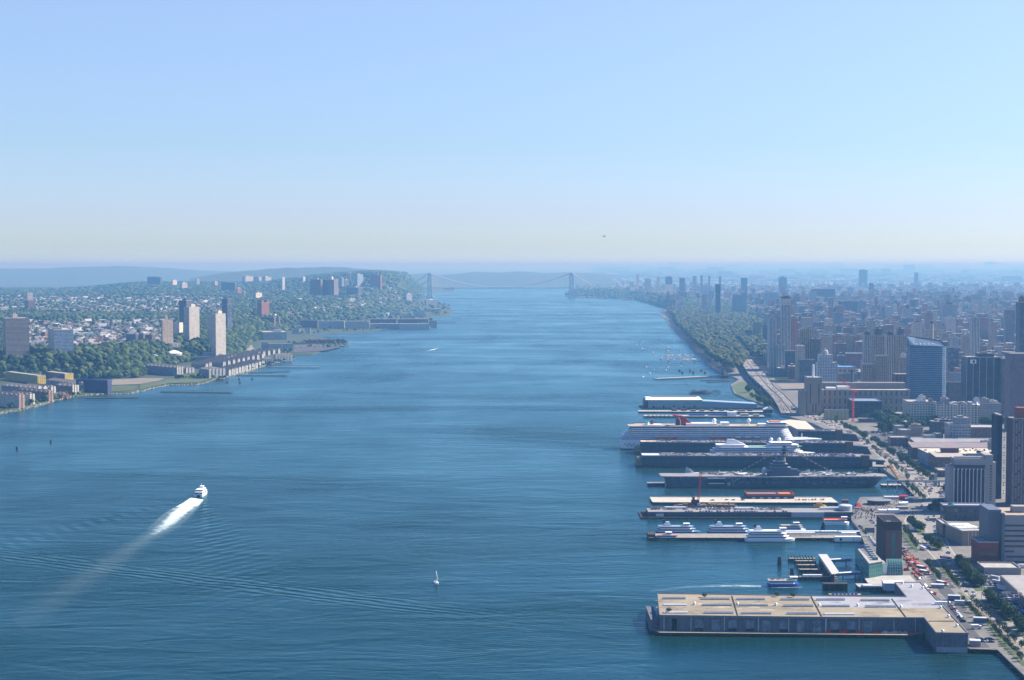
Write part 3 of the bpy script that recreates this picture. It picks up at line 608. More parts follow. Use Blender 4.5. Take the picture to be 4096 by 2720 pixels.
# lawns, lots and shore walk
def sheet(name,pts,z,mat,lab,zref=3.0):
    return flat_poly(name,[G(x,y,z)[:2]for x,y in pts],z,mat,kind='structure',label=lab)
sheet('lawn',[(560,1558),(600,1548),(680,1532),(800,1530),(880,1508),(830,1510),(700,1510),(640,1524),(560,1538)],4.0,GRASS,'green lawn at the river edge in front of the townhouses')
sheet('lawn',[(445,1566),(520,1562),(560,1546),(480,1540),(440,1545)],4.0,GRASS,'small lawn behind the rocky shore')
sheet('bare_ground',[(444,1540),(560,1536),(640,1522),(660,1512),(570,1512),(450,1518)],4.0,EARTH,'bare brown building plot under the cliff')
sheet('parking_lot',[(1172,1410),(1300,1402),(1360,1388),(1345,1378),(1250,1384),(1175,1392)],4.0,ASPH,'parking lot on the peninsula')
sheet('road',[(985,1402),(1022,1402),(1003,1376),(990,1376)],4.3,ROADC,'pale road coming down to the river bend')
rk=MB();
pts=[NJ_SH[i]for i in range(1,16)]
for(x0,y0),(x1,y1)in zip(pts[:-1],pts[1:]):
    L=math.hypot(x1-x0,y1-y0);n=max(1,int(L/5));nx,ny=-(y1-y0)/L,(x1-x0)/L
    for k in range(n):
        t=(k+random.random())/n;r=random.uniform(1.0,2.3);q=random.uniform(-1,6)
        rk.sphere(x0+(x1-x0)*t+nx*q,y0+(y1-y0)*t+ny*q,0.3+max(0,q)*.35,r,seg=5,rings=3,sz=.8)
rk.build('rocks',plain('shore_rock',(0.42,0.38,0.31),0.95,noise=0.35,scale=0.3),kind='stuff',label='pale riprap stones along the shore')
# ----- houses of the plateau: the 260 largest are things of their own, the rest one mass
HW=bpy.data.materials.new('house_wall');HW.use_nodes=True;nt=HW.node_tree;a=nt.nodes.new('ShaderNodeObjectInfo');nt.links.new(a.outputs['Color'],nt.nodes['Principled BSDF'].inputs['Base Color']);nt.nodes['Principled BSDF'].inputs['Roughness'].default_value=.8
HC=bpy.data.materials.new('house_mass');HC.use_nodes=True;nt=HC.node_tree;a=nt.nodes.new('ShaderNodeAttribute');a.attribute_name='col';nt.links.new(a.outputs['Color'],nt.nodes['Principled BSDF'].inputs['Base Color']);nt.nodes['Principled BSDF'].inputs['Roughness'].default_value=.8
zones=[((-30,1196),(600,1188),(900,1192),(900,1258),(600,1256),(0,1244),1700,0),((60,1284),(690,1278),(700,1300),(640,1380),(440,1392),(60,1400),800,0),
         ((940,1190),(1260,1196),(1600,1190),(1600,1230),(1400,1240),(950,1290),950,1),((0,1165),(350,1160),(900,1150),(900,1185),(400,1188),(0,1190),800,0),((880,1140),(1600,1130),(1640,1180),(1300,1200),(1100,1200),(880,1190),520,1)]
def inpoly(x,y,P):
    c=False;j=len(P)-1
    for i in range(len(P)):
        if(P[i][1]>y)!=(P[j][1]>y)and x<(P[j][0]-P[i][0])*(y-P[i][1])/(P[j][1]-P[i][1])+P[i][0]:c=not c
        j=i
    return c
HOUSES=[]
cols=[(0.66,0.65,0.62),(0.40,0.36,0.30),(0.26,0.25,0.24),(0.22,0.10,0.08),(0.46,0.42,0.34),(0.15,0.14,0.14),(0.30,0.18,0.14),(0.80,0.79,0.77)]
for z in zones:
    P=z[:6];n=0;xs=[p[0]for p in P];ys_=[p[1]for p in P]
    while n<z[6]:
        x=random.uniform(min(xs),max(xs));y=random.uniform(min(ys_),max(ys_))
        n+=1
        if not inpoly(x,y,P):continue
        p=hit(x,y)
        if p is None:continue
        big=random.random()<.12
        HOUSES.append((p,random.choice(cols),random.uniform(9,13)*(2.2 if big else 1)*(1+max(0,p[1]-6000)/12000),random.uniform(10,16)*(1.4 if big else 1),random.uniform(6,10)+(5 if big else 0),big,random.uniform(-.3,.3)+R(30)))
HOUSES.sort(key=lambda q:q[0][1])
protos=[]
def house_mb(w,d,h,flat):
    b=MB();b.box(0,w,0,d,-4,h,0,1 if flat else 0)
    if not flat:b.gable(0,w,0,d,h,h+w*.32,1,'y',0,ov=.4)
    return b
for i in range(6):protos.append(house_mb(10+(i%3)*1.2,13,7+i%2*2.5,False).build('house',[HW,[SHG,RSH,plain('pale_roof',(0.5,0.48,0.45),.9)][i%3]],None,cat='house',loc=(0,0,-500)))
for i in range(3):protos.append(house_mb(22,18,11+i*2,True).build('flat_roofed_house',[HW,[MATS['pale_roof'],CONC][i%2]],None,cat='house',loc=(0,0,-500)))
used=set();V=[];F=[];Cc=[];nV=0
cname={0:'white',1:'cream',2:'grey',3:'brick red',4:'pale yellow',5:'dark grey',6:'salmon',7:'bright white'}
for i,(p,c,w,d,h,big,rz)in enumerate(HOUSES):
    if i<260:
        k=(6+random.randrange(3))if big else random.randrange(6)
        if k in used:o=copyo(protos[k],p,rz)
        else:o=protos[k];o.location=p;o.rotation_euler=(0,0,rz);used.add(k)
        o.color=c+(1,);cn=cname[cols.index(c)];px,_=PROJ(*p)
        where='behind the wide brown cliff tower' if px<160 else 'around the pale blue cliff tower' if px<320 else 'above the wooded cliff between the garages and the round tank' if px<560 else 'near the narrow tan tower' if px<780 else 'by the twin gridded towers'
        o['label']=f"{cn} {'flat roofed' if big else 'gabled'} house {where}";o['group']=f"{cn} {'flat roofed' if big else 'gabled'} houses {where}"
    else:
        b=MB();b.box(-w/2,w/2,-d/2,d/2,-4,h,0,rot=rz,c=(0,0));rc=random.choice([(0.2,0.18,0.17),(0.55,0.53,0.5),(0.3,0.28,0.27)])
        if not big:b.gable(-w/2,w/2,-d/2,d/2,h,h+w*.3,1,'y',0)
        vv=np.array(b.v)
        if not big:vv[8:,:2]=vv[8:,:2]@np.array([[cos(rz),sin(rz)],[-sin(rz),cos(rz)]])
        vv=vv+np.array(p)
        for f in b.f:
            if len(f)==3:f=(f[0],f[1],f[2],f[2])
            F.append([nV+j for j in f])
        V.append(vv);cc=np.tile(c+(1,),(len(vv),1));
        if not big:cc[8:]=rc+(1,)
        Cc.append(cc);nV+=len(vv)
for k,o in enumerate(protos):
    if k not in used:bpy.data.objects.remove(o)
V=np.concatenate(V);Cc=np.concatenate(Cc);me=bpy.data.meshes.new('houses');F=[tuple(dict.fromkeys(f))for f in F];me.from_pydata(V.tolist(),[],F);me.materials.append(HC)
at=me.color_attributes.new('col','FLOAT_COLOR','POINT');at.data.foreach_set('color',Cc.astype(np.float32).ravel());me.update()
put(bpy.data.objects.new('distant_houses',me),kind='stuff',label='countless small distant houses on the wooded plateau')
# ----- bridge
STEEL=plain('bridge_steel',(0.55,0.57,0.58),0.6,noise=.1,scale=.02)
BY=13000.0;zd=ZT(1151,BY);ztop=ZT(1091,BY);xl=XA(1719,1150,BY);xr=XA(2286,1150,BY)
br=empty('suspension_bridge',((xl+xr)/2,BY,0),R(0),'grey steel suspension bridge with two towers spanning the far river','bridge');c0=(xl+xr)/2
for X in(xl-c0,xr-c0):
    b=MB();w,d=15,24
    for sx in(-1,1):
        for sy in(-1,1):
            P0=[(X+sx*w-5,sy*d-5),(X+sx*w+5,sy*d-5),(X+sx*w+5,sy*d+5),(X+sx*w-5,sy*d+5)];P1=[(X+sx*w*.7-4,sy*d*.8-4),(X+sx*w*.7+4,sy*d*.8-4),(X+sx*w*.7+4,sy*d*.8+4),(X+sx*w*.7-4,sy*d*.8+4)]
            b.taper(P0,8,P1,ztop-8)
    n=5
    for k in range(n):
        z0=10+(ztop-20)*k/n;z1=10+(ztop-20)*(k+1)/n;ww=w*(1-.3*k/n);dd=d*(1-.2*k/n)
        for sy in(-1,1):b.tube((X-ww,sy*dd,z0),(X+ww,sy*dd,z1),1.6,4);b.tube((X+ww,sy*dd,z0),(X-ww,sy*dd,z1),1.6,4);b.tube((X-ww,sy*dd,z1),(X+ww,sy*dd,z1),2,4)
        for sx in(-1,1):b.tube((X+sx*ww,-dd,z0),(X+sx*ww,dd,z1),1.5,4);b.tube((X+sx*ww,dd,z0),(X+sx*ww,-dd,z1),1.5,4)
    b.box(X-w*.9,X+w*.9,-d,d,ztop-26,ztop-8);b.box(X-w*.55,X+w*.55,-d*.9,d*.9,ztop-8,ztop);b.build('tower',STEEL,br)
    b=MB();b.box(X-28,X+28,-40,40,-4,9);b.build('pier',CONC,br)
x0=XA(1640,1150,BY)-c0;x1=XA(2480,1150,BY)-c0
b=MB();b.box(x0,x1,-18,18,zd-2,zd+2.5);b.box(x0,x1,-18,18,zd-11,zd-9.5)
xx=x0
while xx<x1-14:
    for sy in(-17,17):b.tube((xx,sy,zd-10),(xx+14,sy,zd),.8,4);b.tube((xx+14,sy,zd),(xx+28,sy,zd-10),.8,4)
    xx+=28
b.build('deck',STEEL,br)
b=MB();xa=XA(2394,1155,BY)-c0
for sy in(-16,16):
    pr=None;L=xr-xl
    for k in range(49):
        t=k/48;X=(xl-c0)+L*t;Z=zd+4+(ztop-zd-4)*(2*t-1)**2
        if pr:b.tube(pr,(X,sy,Z),3.2,5)
        pr=(X,sy,Z)
    b.tube((xr-c0,sy,ztop),((xr-c0+xa)/2,sy,(ztop+zd)/2-8),3.2,5);b.tube(((xr-c0+xa)/2,sy,(ztop+zd)/2-8),(xa,sy,zd-6),3.2,5)
    b.tube((xl-c0,sy,ztop),(x0+20,sy,zd+30),3.2,5)
b.build('main_cable',plain('pale_cable',(0.62,0.64,0.64),.6),br)
b=MB()
for k in range(1,48):
    t=k/48;X=(xl-c0)+(xr-xl)*t;Z=zd+4+(ztop-zd-4)*(2*t-1)**2
    for sy in(-16,16):b.tube((X,sy,zd),(X,sy,Z),.5,4)
b.build('hanger',STEEL,br)
b=MB()
for px in(2350,2394,2440):X=XA(px,1150,BY)-c0;b.box(X-6,X+6,-14,14,0,zd-10)
b.build('approach_pier',CONC,br)
# ================= woods =================
import bmesh
def ico(sub):
    bm=bmesh.new();bmesh.ops.create_icosphere(bm,subdivisions=sub,radius=1.0)
    V=np.array([v.co[:]for v in bm.verts]);F=np.array([[v.index for v in f.verts]for f in bm.faces]);bm.free();return V,F
rng=np.random.default_rng(5)
def crown_variants(sub,n,amp):
    V,F=ico(sub);out=[]
    for k in range(n):
        d=1+amp*rng.standard_normal(len(V))*.6;w=V*d[:,None];w[:,2]=w[:,2]*.85+.15;out.append(w)
    keep=V[F][:,:,2].mean(1)>-0.55
    return out,F[keep]
def foliage_material(name,cols,attr=True):
    m=bpy.data.materials.new(name);m.use_nodes=True;nt=m.node_tree;b=nt.nodes['Principled BSDF'];b.inputs['Roughness'].default_value=0.8;b.inputs['Specular IOR Level'].default_value=.15
    tc=nt.nodes.new('ShaderNodeTexCoord');f1=link_noise(nt,tc.outputs['Object'],0.35,4,.7);f2=link_noise(nt,tc.outputs['Object'],0.012,3,.5)
    s=_math(nt,'ADD',_math(nt,'MULTIPLY',f1,.6),_math(nt,'MULTIPLY',f2,.4))
    if attr:a=nt.nodes.new('ShaderNodeAttribute');a.attribute_name='col';s=_math(nt,'ADD',s,_math(nt,'SUBTRACT',a.outputs['Fac'],.5))
    r=nt.nodes.new('ShaderNodeValToRGB');nt.links.new(s,r.inputs[0]);e=r.color_ramp.elements;e[0].position=.3;e[0].color=tuple(cols[0])+(1,);e[1].position=.72;e[1].color=tuple(cols[2])+(1,);x=e.new(.5);x.color=tuple(cols[1])+(1,)
    nt.links.new(r.outputs[0],b.inputs['Base Color'])
    bp=nt.nodes.new('ShaderNodeBump');bp.inputs['Strength'].default_value=1;bp.inputs['Distance'].default_value=1.5;nt.links.new(link_noise(nt,tc.outputs['Object'],0.9,4,.8),bp.inputs['Height']);nt.links.new(bp.outputs[0],b.inputs['Normal'])
    return m
LEAF=foliage_material('foliage',[(0.010,0.024,0.006),(0.024,0.048,0.012),(0.075,0.105,0.028)])
LEAF2=foliage_material('park_foliage',[(0.011,0.022,0.006),(0.027,0.043,0.011),(0.070,0.080,0.026)])
V1,F1=crown_variants(2,6,.24);V0,F0=crown_variants(1,5,.22)
def wood(name,P,size,lab,mat=LEAF,fine=True,hgt=1.0):
    """P: (n,3) foot points, size: crown radii"""
    VV,FF=(V1,F1)if fine else(V0,F0);n=len(P);out=[];cols=[]
    k=rng.integers(0,len(VV),n);a=rng.uniform(0,2*pi,n);tone=rng.uniform(.24,.76,n);size=size*rng.choice([.7,.9,1,1.15,1.45],n)
    A=np.stack(VV)[k];c,s=np.cos(a)[:,None],np.sin(a)[:,None]
    X=(A[:,:,0]*c-A[:,:,1]*s)*size[:,None];Y=(A[:,:,0]*s+A[:,:,1]*c)*size[:,None];hh=rng.uniform(.8,1.35,n)*hgt*np.minimum(1,8.5/size)
    Z=A[:,:,2]*size[:,None]*hh[:,None]+size[:,None]*hh[:,None]*.95
    W=np.stack([X+P[:,0:1],Y+P[:,1:2],Z+P[:,2:3]],-1).reshape(-1,3)
    F=(FF[None]+(np.arange(n)*A.shape[1])[:,None,None]).reshape(-1,3)
    tt=np.repeat(tone,A.shape[1]);col=np.stack([tt,tt,tt,np.ones_like(tt)],1)
    me=np_mesh(name,W,F,mat,col=col);me.polygons.foreach_set('use_smooth',[True]*len(F))
    return put(bpy.data.objects.new(name,me),kind='stuff',label=lab)
# cliffs and plateau of the far bank
def scatter_nj(y0,y1,sp):
    out=[]
    Y=y0
    while Y<y1:
        s=sp*max(1,Y/4200)**1.25;xs=np.arange(-.335*Y,-.035*Y,s);out.append(np.stack([xs+rng.uniform(-.45,.45,len(xs))*s,np.full(len(xs),Y)+rng.uniform(-.45,.45,len(xs))*s,np.full(len(xs),s)],1));Y+=s
    return np.concatenate(out)
T=scatter_nj(3560,15500,10.5);hT=nj_h(T[:,0],T[:,1]);d,s=seg_dist(T[:,0],T[:,1],NJ_FOOT)
u=T[:,0]/T[:,1]*FPX+CX
v=CY-FPX*(((hT-H)*_U[2]+T[:,1]*_U[1])/(T[:,1]*_F[1]+(hT-H)*_F[2]))
dens=np.where(s>0,1.0,0.0)
dens=np.where((s>0)&(d<190),1.0,dens*np.where((v>1284)&(v<1400)&(u<700),.42,np.where((v>1188)&(v<1262)&(u<900),.45,.95)))
dens=np.where((u>990)&(v<1300)&(v>1180),np.minimum(dens,.55),dens)
hz_=(s>0)&(d>190)&(((v>1284)&(v<1400)&(u<700))|((v>1188)&(v<1262)&(u<900)))
dens=np.where(hz_,.34,dens);keep=(rng.random(len(T))<dens)&(hT>2);T[:,2]=np.where(hz_,T[:,2]*.55,T[:,2])
# keep trees off the big buildings
foot=[]
for o in list(bpy.data.objects):
    if o.parent is None and o.type=='EMPTY' and o.location.x<-200 and o.get('category')in('apartment tower','apartment block','parking garage','building','storage tank','office building'):
        w=[c for c in o.children if c.name.startswith('wall')or c.name.startswith('tank_wall')]
        if w:
            vs_=[v_.co for v_ in w[0].data.vertices];x1=max(v_.x for v_ in vs_);y1_=max(v_.y for v_ in vs_);x0=min(v_.x for v_ in vs_);y0_=min(v_.y for v_ in vs_);foot.append((o.location.x,o.location.y,o.rotation_euler.z,x0,x1,y0_,y1_))
def off_foot(X,Y,foot,m=5):
    ok=np.ones(len(X),bool)
    for(fx,fy,a,x0,x1,y0,y1)in foot:
        lx=(X-fx)*cos(a)+(Y-fy)*sin(a);ly=-(X-fx)*sin(a)+(Y-fy)*cos(a);ok&=~((lx>x0-m)&(lx<x1+m)&(ly>y0-m)&(ly<y1+m))
    return ok
keep&=off_foot(T[:,0],T[:,1],foot)
T=T[keep];hT=hT[keep];u=u[keep]
near=T[:,1]<5200
for msk,fine,nm,lab in((near,True,'wooded_cliff','dense green woods on the near river cliff'),(~near,False,'wooded_plateau','hazy green woods over the plateau and far cliffs')):
    wood(nm,np.stack([T[msk,0],T[msk,1],hT[msk]-1],1),T[msk,2]*rng.uniform(.42,.68,msk.sum()),lab,fine=fine)
# greenery between the waterfront blocks
pts=[]
for(x0,x1,y0,y1,n)in[(0,300,1590,1640,90),(300,330,1560,1586,14),(340,560,1578,1586,0),(700,900,1512,1522,40),(900,1180,1440,1500,60),(1150,1400,1370,1395,60),(1500,1700,1240,1300,50),(0,60,1500,1520,10),(1000,1180,1404,1416,40),(820,880,1425,1445,20)]:
    for _ in range(n):
        t=random.random();x=x0+(x1-x0)*t;y=random.uniform(y0,y1)
        if(x0,x1)==(0,300):y=1645-(x/300)*62-random.uniform(0,10)
        if(x0,x1)==(900,1180):y=1502-(x-900)/280*66-random.uniform(0,5)
        if(x0,x1)==(700,900):y=1516-random.uniform(0,4)
        p=G(x,y,3);pts.append(p)
for _ in range(900):
    x=random.uniform(1160,1800);y=random.uniform(1196,1345);q=G(x,y,3)
    a_=np.array([q[0]]);b_=np.array([q[1]])
    if nj_h(a_,b_)[0]>1.5 and seg_dist(a_,b_,NJ_FOOT)[1][0]<=0 and off_foot(a_,b_,foot,6)[0]:pts.append(q)
pts=np.array(pts);wood('shore_bushes',pts,rng.uniform(2.2,4.2,len(pts))*np.maximum(1,pts[:,1]/5000),'dark bushes along the far shore walk')
# river-side park woods
PARK=[G(x,y,3)[:2]for x,y in[(2700,1300),(2690,1268),(2720,1244),(2740,1222),(2860,1208),(2960,1222),(3060,1300),(3095,1400),(3085,1445),(3035,1452),(2985,1444),(2965,1490),(2915,1492),(2860,1466),(2795,1406),(2745,1356)]]
hw=[G(x,y,3)[:2]for x,y in[(3000,1462),(2975,1415),(2950,1385),(2930,1372)]]
out=[];Y=3700
while Y<12000:
    s=12*max(1,Y/5500)**1.3;xs=np.arange(200,2100,s)
    for x in xs:
        xx,yy=x+random.uniform(-.4,.4)*s,Y+random.uniform(-.4,.4)*s
        if inpoly(xx,yy,PARK)and random.random()<.96:out.append((xx,yy,s))
    Y+=s
out=np.array(out);d,_s=seg_dist(out[:,0],out[:,1],hw);out=out[d>10];d,_s=seg_dist(out[:,0],out[:,1],MA_SH[19:26])
zz=3+14*ss((d-60)/200)
wood('park_woods',np.stack([out[:,0],out[:,1],zz-2],1),out[:,2]*rng.uniform(.45,.72,len(out)),'broad dark green park woods along the city shore',LEAF2)
# wooded hill by the far bridge tower and the flat woods beyond
out=[]
for _ in range(5200):
    x=random.uniform(2262,2860);y=random.uniform(1158,1232)
    lim=np.interp(x,[2262,2300,2380,2540,2640,2700,2860],[1186,1189,1190,1200,1225,1240,1215])
    top=np.interp(x,[2262,2300,2400,2540,2700,2860],[1176,1164,1160,1166,1190,1204])
    if top<y<lim:p=G(x,y,3+max(0,(lim-y))*1.0);out.append(p)
out=np.array(out);wood('riverbank_woods',out,rng.uniform(7,14,len(out)),'hazy wooded bank beside the far bridge tower',fine=False)
out=[]
for _ in range(9000):
    x=random.uniform(2300,4300);y=1078+random.random()**1.4*90;p=G(x,y,4);out.append((p[0],p[1],3))
out=np.array(out);wood('distant_trees',out,rng.uniform(8,16,len(out))*np.maximum(1,out[:,1]/16000),'distant trees among the hazy city',fine=False)
# ================= the city behind =================
GA=-0.05;CG,SG=cos(GA),sin(GA)          # street grid angle
def togrid(x,y):return(x*CG+y*SG,-x*SG+y*CG)
def fromgrid(a,b):return(a*CG-b*SG,a*SG+b*CG)
CITY=facade('city_wall',(0.3,0.3,0.3),floor=3.3,bay=3.6,wh=0.5,ww=0.45,roof=(0.52,0.50,0.47),lit=.25,attr='col')
CITYO=facade('city_wall_single',(0.3,0.3,0.3),floor=3.3,bay=3.6,wh=0.5,ww=0.45,roof=(0.30,0.29,0.28),lit=.25,attr='obj')
CITYS=facade('city_stripes',(0.3,0.3,0.3),floor=3.1,bay=2.9,wh=0.86,ww=0.42,roof=(0.3,0.28,0.26),lit=.2,attr='obj')
wallc=[((0.17,0.085,0.055),'brown brick'),((0.27,0.11,0.075),'red brick'),((0.33,0.22,0.13),'tan brick'),((0.40,0.32,0.22),'buff'),((0.34,0.32,0.31),'pale stone'),((0.14,0.145,0.16),'grey'),((0.08,0.065,0.065),'dark brown'),((0.46,0.45,0.43),'white')]
wp=[.26,.2,.2,.1,.04,.1,.09,.01]
LOWZ=[G(x,y,3)[:2]for x,y in[(2960,1480),(3010,1440),(3060,1452),(3110,1500),(3200,1535),(3250,1575),(3300,1500),(3700,1560),(4200,1560),(4500,2800),(3300,2800),(2900,1700)]]
EXCL=PARK;cand=[]
b=2900.0
while b<17500:
    far=b>10500;bs,st=(64,16)if not far else(110,26)
    a=250.0
    while a<.36*b+400:
        aw=230
        for row in(0,1):
            x=a
            while x<a+aw-8:
                w=random.uniform(14,34)if not far else random.uniform(24,60)
                if x+w>a+aw:w=a+aw-x
                dd=bs/2-random.uniform(0,6);y=b if row==0 else b+bs-dd
                end=x<a+30 or x+w>a+aw-30
                h=random.lognormvariate(2.95,.32)if not end else random.lognormvariate(3.65,.35)
                if far:h*=.5
                if random.random()<(.05 if not far else .025):h=random.uniform(45,95)if not far else random.uniform(35,75)
                cand.append((x,y,max(w-random.uniform(0,1.5),5),dd,min(h,105)*(1.0 if b>4200 else .8),b));x+=w
        a+=aw+30
    b+=bs+st
HERO=[]   # filled with footprints of the buildings placed by hand (x, y, angle, x0, x1, y0, y1)
# ================= hand-placed towers of the city =================
def mh(label,pL,pM,pR,pt,pb,wall,cat='apartment tower',name='apartment_tower',Y=None,depth=None,z=3.0,th=GA,**kw):
    if Y is None:Y=G(pM,pb,z)[1]
    if depth is None:
        depth=None if pL<pM-2 and th>.1 else 26
        if pL<pM-2 and th<=.1:
            uL=XA(pL,1200,Y)/Y;X=XA(pM,1200,Y);ct,st=cos(th),sin(th);dn=st+uL*ct
            depth=(X-uL*Y)/dn if dn>.02 else 40
            depth=max(12,min(depth,90))
    r=block(name,label,cat,pL,pM,pR,pt,Y,th,wall,z,depth=depth,**kw)
    o,W,D,h=r;HERO.append((o.location.x,o.location.y,th,0,W,0,D));return r
def fm(n,wall,**k):return facade(n,wall,**k)
ST1=fm('riverside_stripes',(0.66,0.62,0.53),floor=3.1,bay=3.4,wh=.96,ww=.5,lit=.2)
ST2=fm('pink_stripes',(0.44,0.20,0.13),floor=3.1,bay=3.2,wh=.9,ww=.45,lit=.2)
ST3=fm('amber_stripes',(0.66,0.42,0.15),floor=3.1,bay=3.8,wh=.9,ww=.5,lit=.2)
GRD=fm('white_grid',(0.85,0.83,0.78),floor=3.2,bay=3.4,wh=.6,ww=.62,lit=.2)
DG=fm('dark_glass',(0.015,0.022,0.04),glass=(0.012,0.02,0.045),floor=3.6,bay=14,wh=.9,ww=.97,lit=.05)
BG=fm('blue_ribbon_glass',(0.16,0.25,0.36),glass=(0.015,0.04,0.10),floor=3.5,bay=1.8,wh=.55,ww=.97,lit=.1)
BT=fm('brown_tower',(0.19,0.12,0.10),floor=3.0,bay=3.6,wh=.5,ww=.45)
TT=fm('tan_tower',(0.46,0.32,0.19),floor=3.0,bay=3.6,wh=.55,ww=.5)
gr='tall riverside residential towers north of the highway ramp'
YT=3800
r0,W,D,h=mh('tallest striped riverside tower with a dark cap',3111,3128,3165,1222,1486,ST1,Y=3820,depth=34,group=gr)
q=MB();q.box(W*.05,W*.95,2,D-2,h,h+17);q.build('upper_storeys',CRM,r0);q=MB();q.box(W*.0,W*1.0,1,D-1,h+17,h+21);q.box(W*.2,W*.8,5,D-5,h+21,h+24);q.build('dark_cap',DKB,r0)
mh('white striped tower before the tallest riverside tower',3070,3079,3109,1277,1475,ST1,Y=3800,group=gr,boxes=[(.2,.8,.2,.8,5,ST1)])
mh('shorter striped wing in front of the tallest riverside tower',3108,3110,3143,1381,1483,ST1,Y=3790,depth=20,group=gr)
r0,W,D,h=mh('pinkish riverside tower with a stepped crown behind the tallest tower',3160,3166,3192,1275,1490,ST2,Y=3860,group=gr,boxes=[(.12,.88,.1,.9,5,ST2)])
mh('dark base block below the pinkish riverside tower',3136,3146,3196,1404,1497,DKB,Y=3730,depth=24,group=gr,cat='apartment block',name='apartment_block')
for a,m,c,lab in((3196,3202,3224,'first amber riverside tower with an arched crown'),(3218,3226,3253,'second amber riverside tower with an arched crown')):
    r0,W,D,h=mh(lab,a,m,c,1322 if m<3210 else 1316,1506,ST3,Y=3640,depth=22,group=gr)
    q=MB();n=8
    P=[(W*.08+W*.84*k/n,h+(W*.36)*sin(pi*k/n))for k in range(n+1)]
    for k in range(n):
        (xa_,za_),(xb_,zb_)=P[k],P[k+1];q.face([(xa_,1,h),(xb_,1,h),(xb_,1,zb_),(xa_,1,za_)]);q.face([(xb_,D-1,h),(xa_,D-1,h),(xa_,D-1,za_),(xb_,D-1,zb_)]);q.face([(xa_,1,za_),(xb_,1,zb_),(xb_,D-1,zb_),(xa_,D-1,za_)])
    q.build('arched_crown',ST3,r0)
mh('dark slab tower to the side of the amber towers',3242,3250,3284,1356,1510,BT,Y=3600,group=gr,boxes=[(.3,.6,.2,.6,5,BT)])
mh('lower dark block at the feet of the amber towers',3196,3204,3262,1440,1512,DKB,Y=3560,depth=20,cat='apartment block',name='apartment_block',group=gr)
ge='long stepped slabs behind the white grid building'
for a,c,t,lab in((3284,3330,1346,'first bay of the long brown slab'),(3332,3372,1341,'second bay of the long brown slab'),(3374,3416,1343,'third bay of the long brown slab'),(3418,3458,1345,'last bay of the long brown slab')):
    mh(lab+' behind the white grid building',a-2,a,c,t,1460,TT if a in(3284,3374)else ST2,Y=4200+random.uniform(-20,20),depth=24,group=ge,boxes=[(.3,.7,.2,.7,4,BT)])
r0,W,D,h=mh('white grid building with a round domed water tank on top',3266,3274,3352,1452,1531,GRD,Y=3360,depth=34,cat='apartment block',name='apartment_block')
q=MB();q.box(W*.08,W*.76,3,D-4,h,h+17);q.build('upper_storeys',GRD,r0)
q=MB();q.cyl(W*.42,D*.5,h+17,h+24,6.5,seg=14);q.sphere(W*.42,D*.5,h+24,6.5,half=True,sz=.5,seg=14);q.cyl(W*.42,D*.5,h+26,h+31,2,seg=8);q.build('water_tank',WHT,r0)
mh('maroon slab with a white roof line behind the blue roofed hall',3386,3389,3455,1414,1489,fm('maroon',(0.20,0.09,0.10),floor=3.2,bay=4),Y=3780,depth=20,cat='apartment block',name='apartment_block',roof=WHITE)
go='tan balconied towers beside the curved blue tower'
for a,m,c,t,yy,lab in((3455,3459,3490,1343,3300,'tan striped tower at the outer edge of the balconied group'),(3486,3497,3540,1342,3240,'broad tan balconied tower with a big rooftop box'),(3545,3549,3584,1343,3300,'narrower tan tower in the gap between the two broad ones'),(3580,3590,3626,1342,3240,'tan balconied tower nearest the curved blue tower')):
    mh(lab,a,m,c,t,0,TT if yy<3250 else ST1,Y=yy,depth=26,group=go,boxes=[(.15,.75,.1,.8,14 if yy<3250 else 9,BT)])
mh('tan lower wing beneath the balconied towers',3448,3454,3500,1458,1540,TT,Y=3170,depth=20,group=go,cat='apartment block',name='apartment_block')
mh('stepped tan block in front of the balconied towers',3500,3508,3556,1424,1552,TT,Y=3160,depth=24,group=go,cat='apartment block',name='apartment_block')
mh('tan block with a raised roof squeezed beside the curved blue tower',3598,3604,3642,1432,1500,TT,Y=3180,depth=24,group=go,cat='apartment block',name='apartment_block',boxes=[(.2,.7,.2,.8,8,CRM)])
OR=fm('orange_frame',(0.36,0.10,0.06),glass=(0.05,0.02,0.02),floor=3.6,bay=7,wh=.7,ww=.8,lit=0)
mh('orange red unfinished block wrapped in netting by the curved blue tower',3581,3585,3642,1498,1553,OR,Y=3080,depth=30,cat='construction',name='unfinished_block')
# curved blue glass tower
Y=3000.;x0=XA(3645,1200,Y);x1=XA(3791,1200,Y);Wb=x1-x0;zt=ZT(1391,Y);zb=3;hh=zt-zb
root=empty('office_tower',(x0,Y,zb),GA,'blue glass tower with a curved front and a slanted prow roof','office tower')
prof=[(0,6),(Wb*.12,1.5),(Wb*.3,-2.5),(Wb*.5,-4),(Wb*.7,-3.2),(Wb*.86,-.5),(Wb*.96,5),(Wb,12),(Wb*.9,30),(Wb*.25,46),(0,40)]
b=MB();b.prism(prof,-1,hh,0,0,False);b.build('wall',BG,root)
b=MB();n=len(prof);zs=[hh+2+(13 if q[1]>25 else 3)*(1-.7*q[0]/Wb)+(6 if q[1]>25 else 0)for q in prof]
for i in range(n):
    j=(i+1)%n;(xa_,ya_),(xb_,yb_)=prof[i],prof[j];b.face([(xa_,ya_,hh),(xb_,yb_,hh),(xb_,yb_,zs[j]),(xa_,ya_,zs[i])])
b.face([(q[0],q[1],zs[i]-1.5)for i,q in enumerate(prof)]);b.build('slanted_crown',plain('crown_glass',(0.06,0.11,0.18),.7),root);HERO.append((x0,Y,GA,0,Wb,-4,46))
b=MB()
for k in range(5):b.sphere(Wb*(.14+.11*k),-2-1.5*sin(pi*(.14+.11*k)),hh+7,1.5,seg=8)
b.build('roof_lights',WHITE,root)
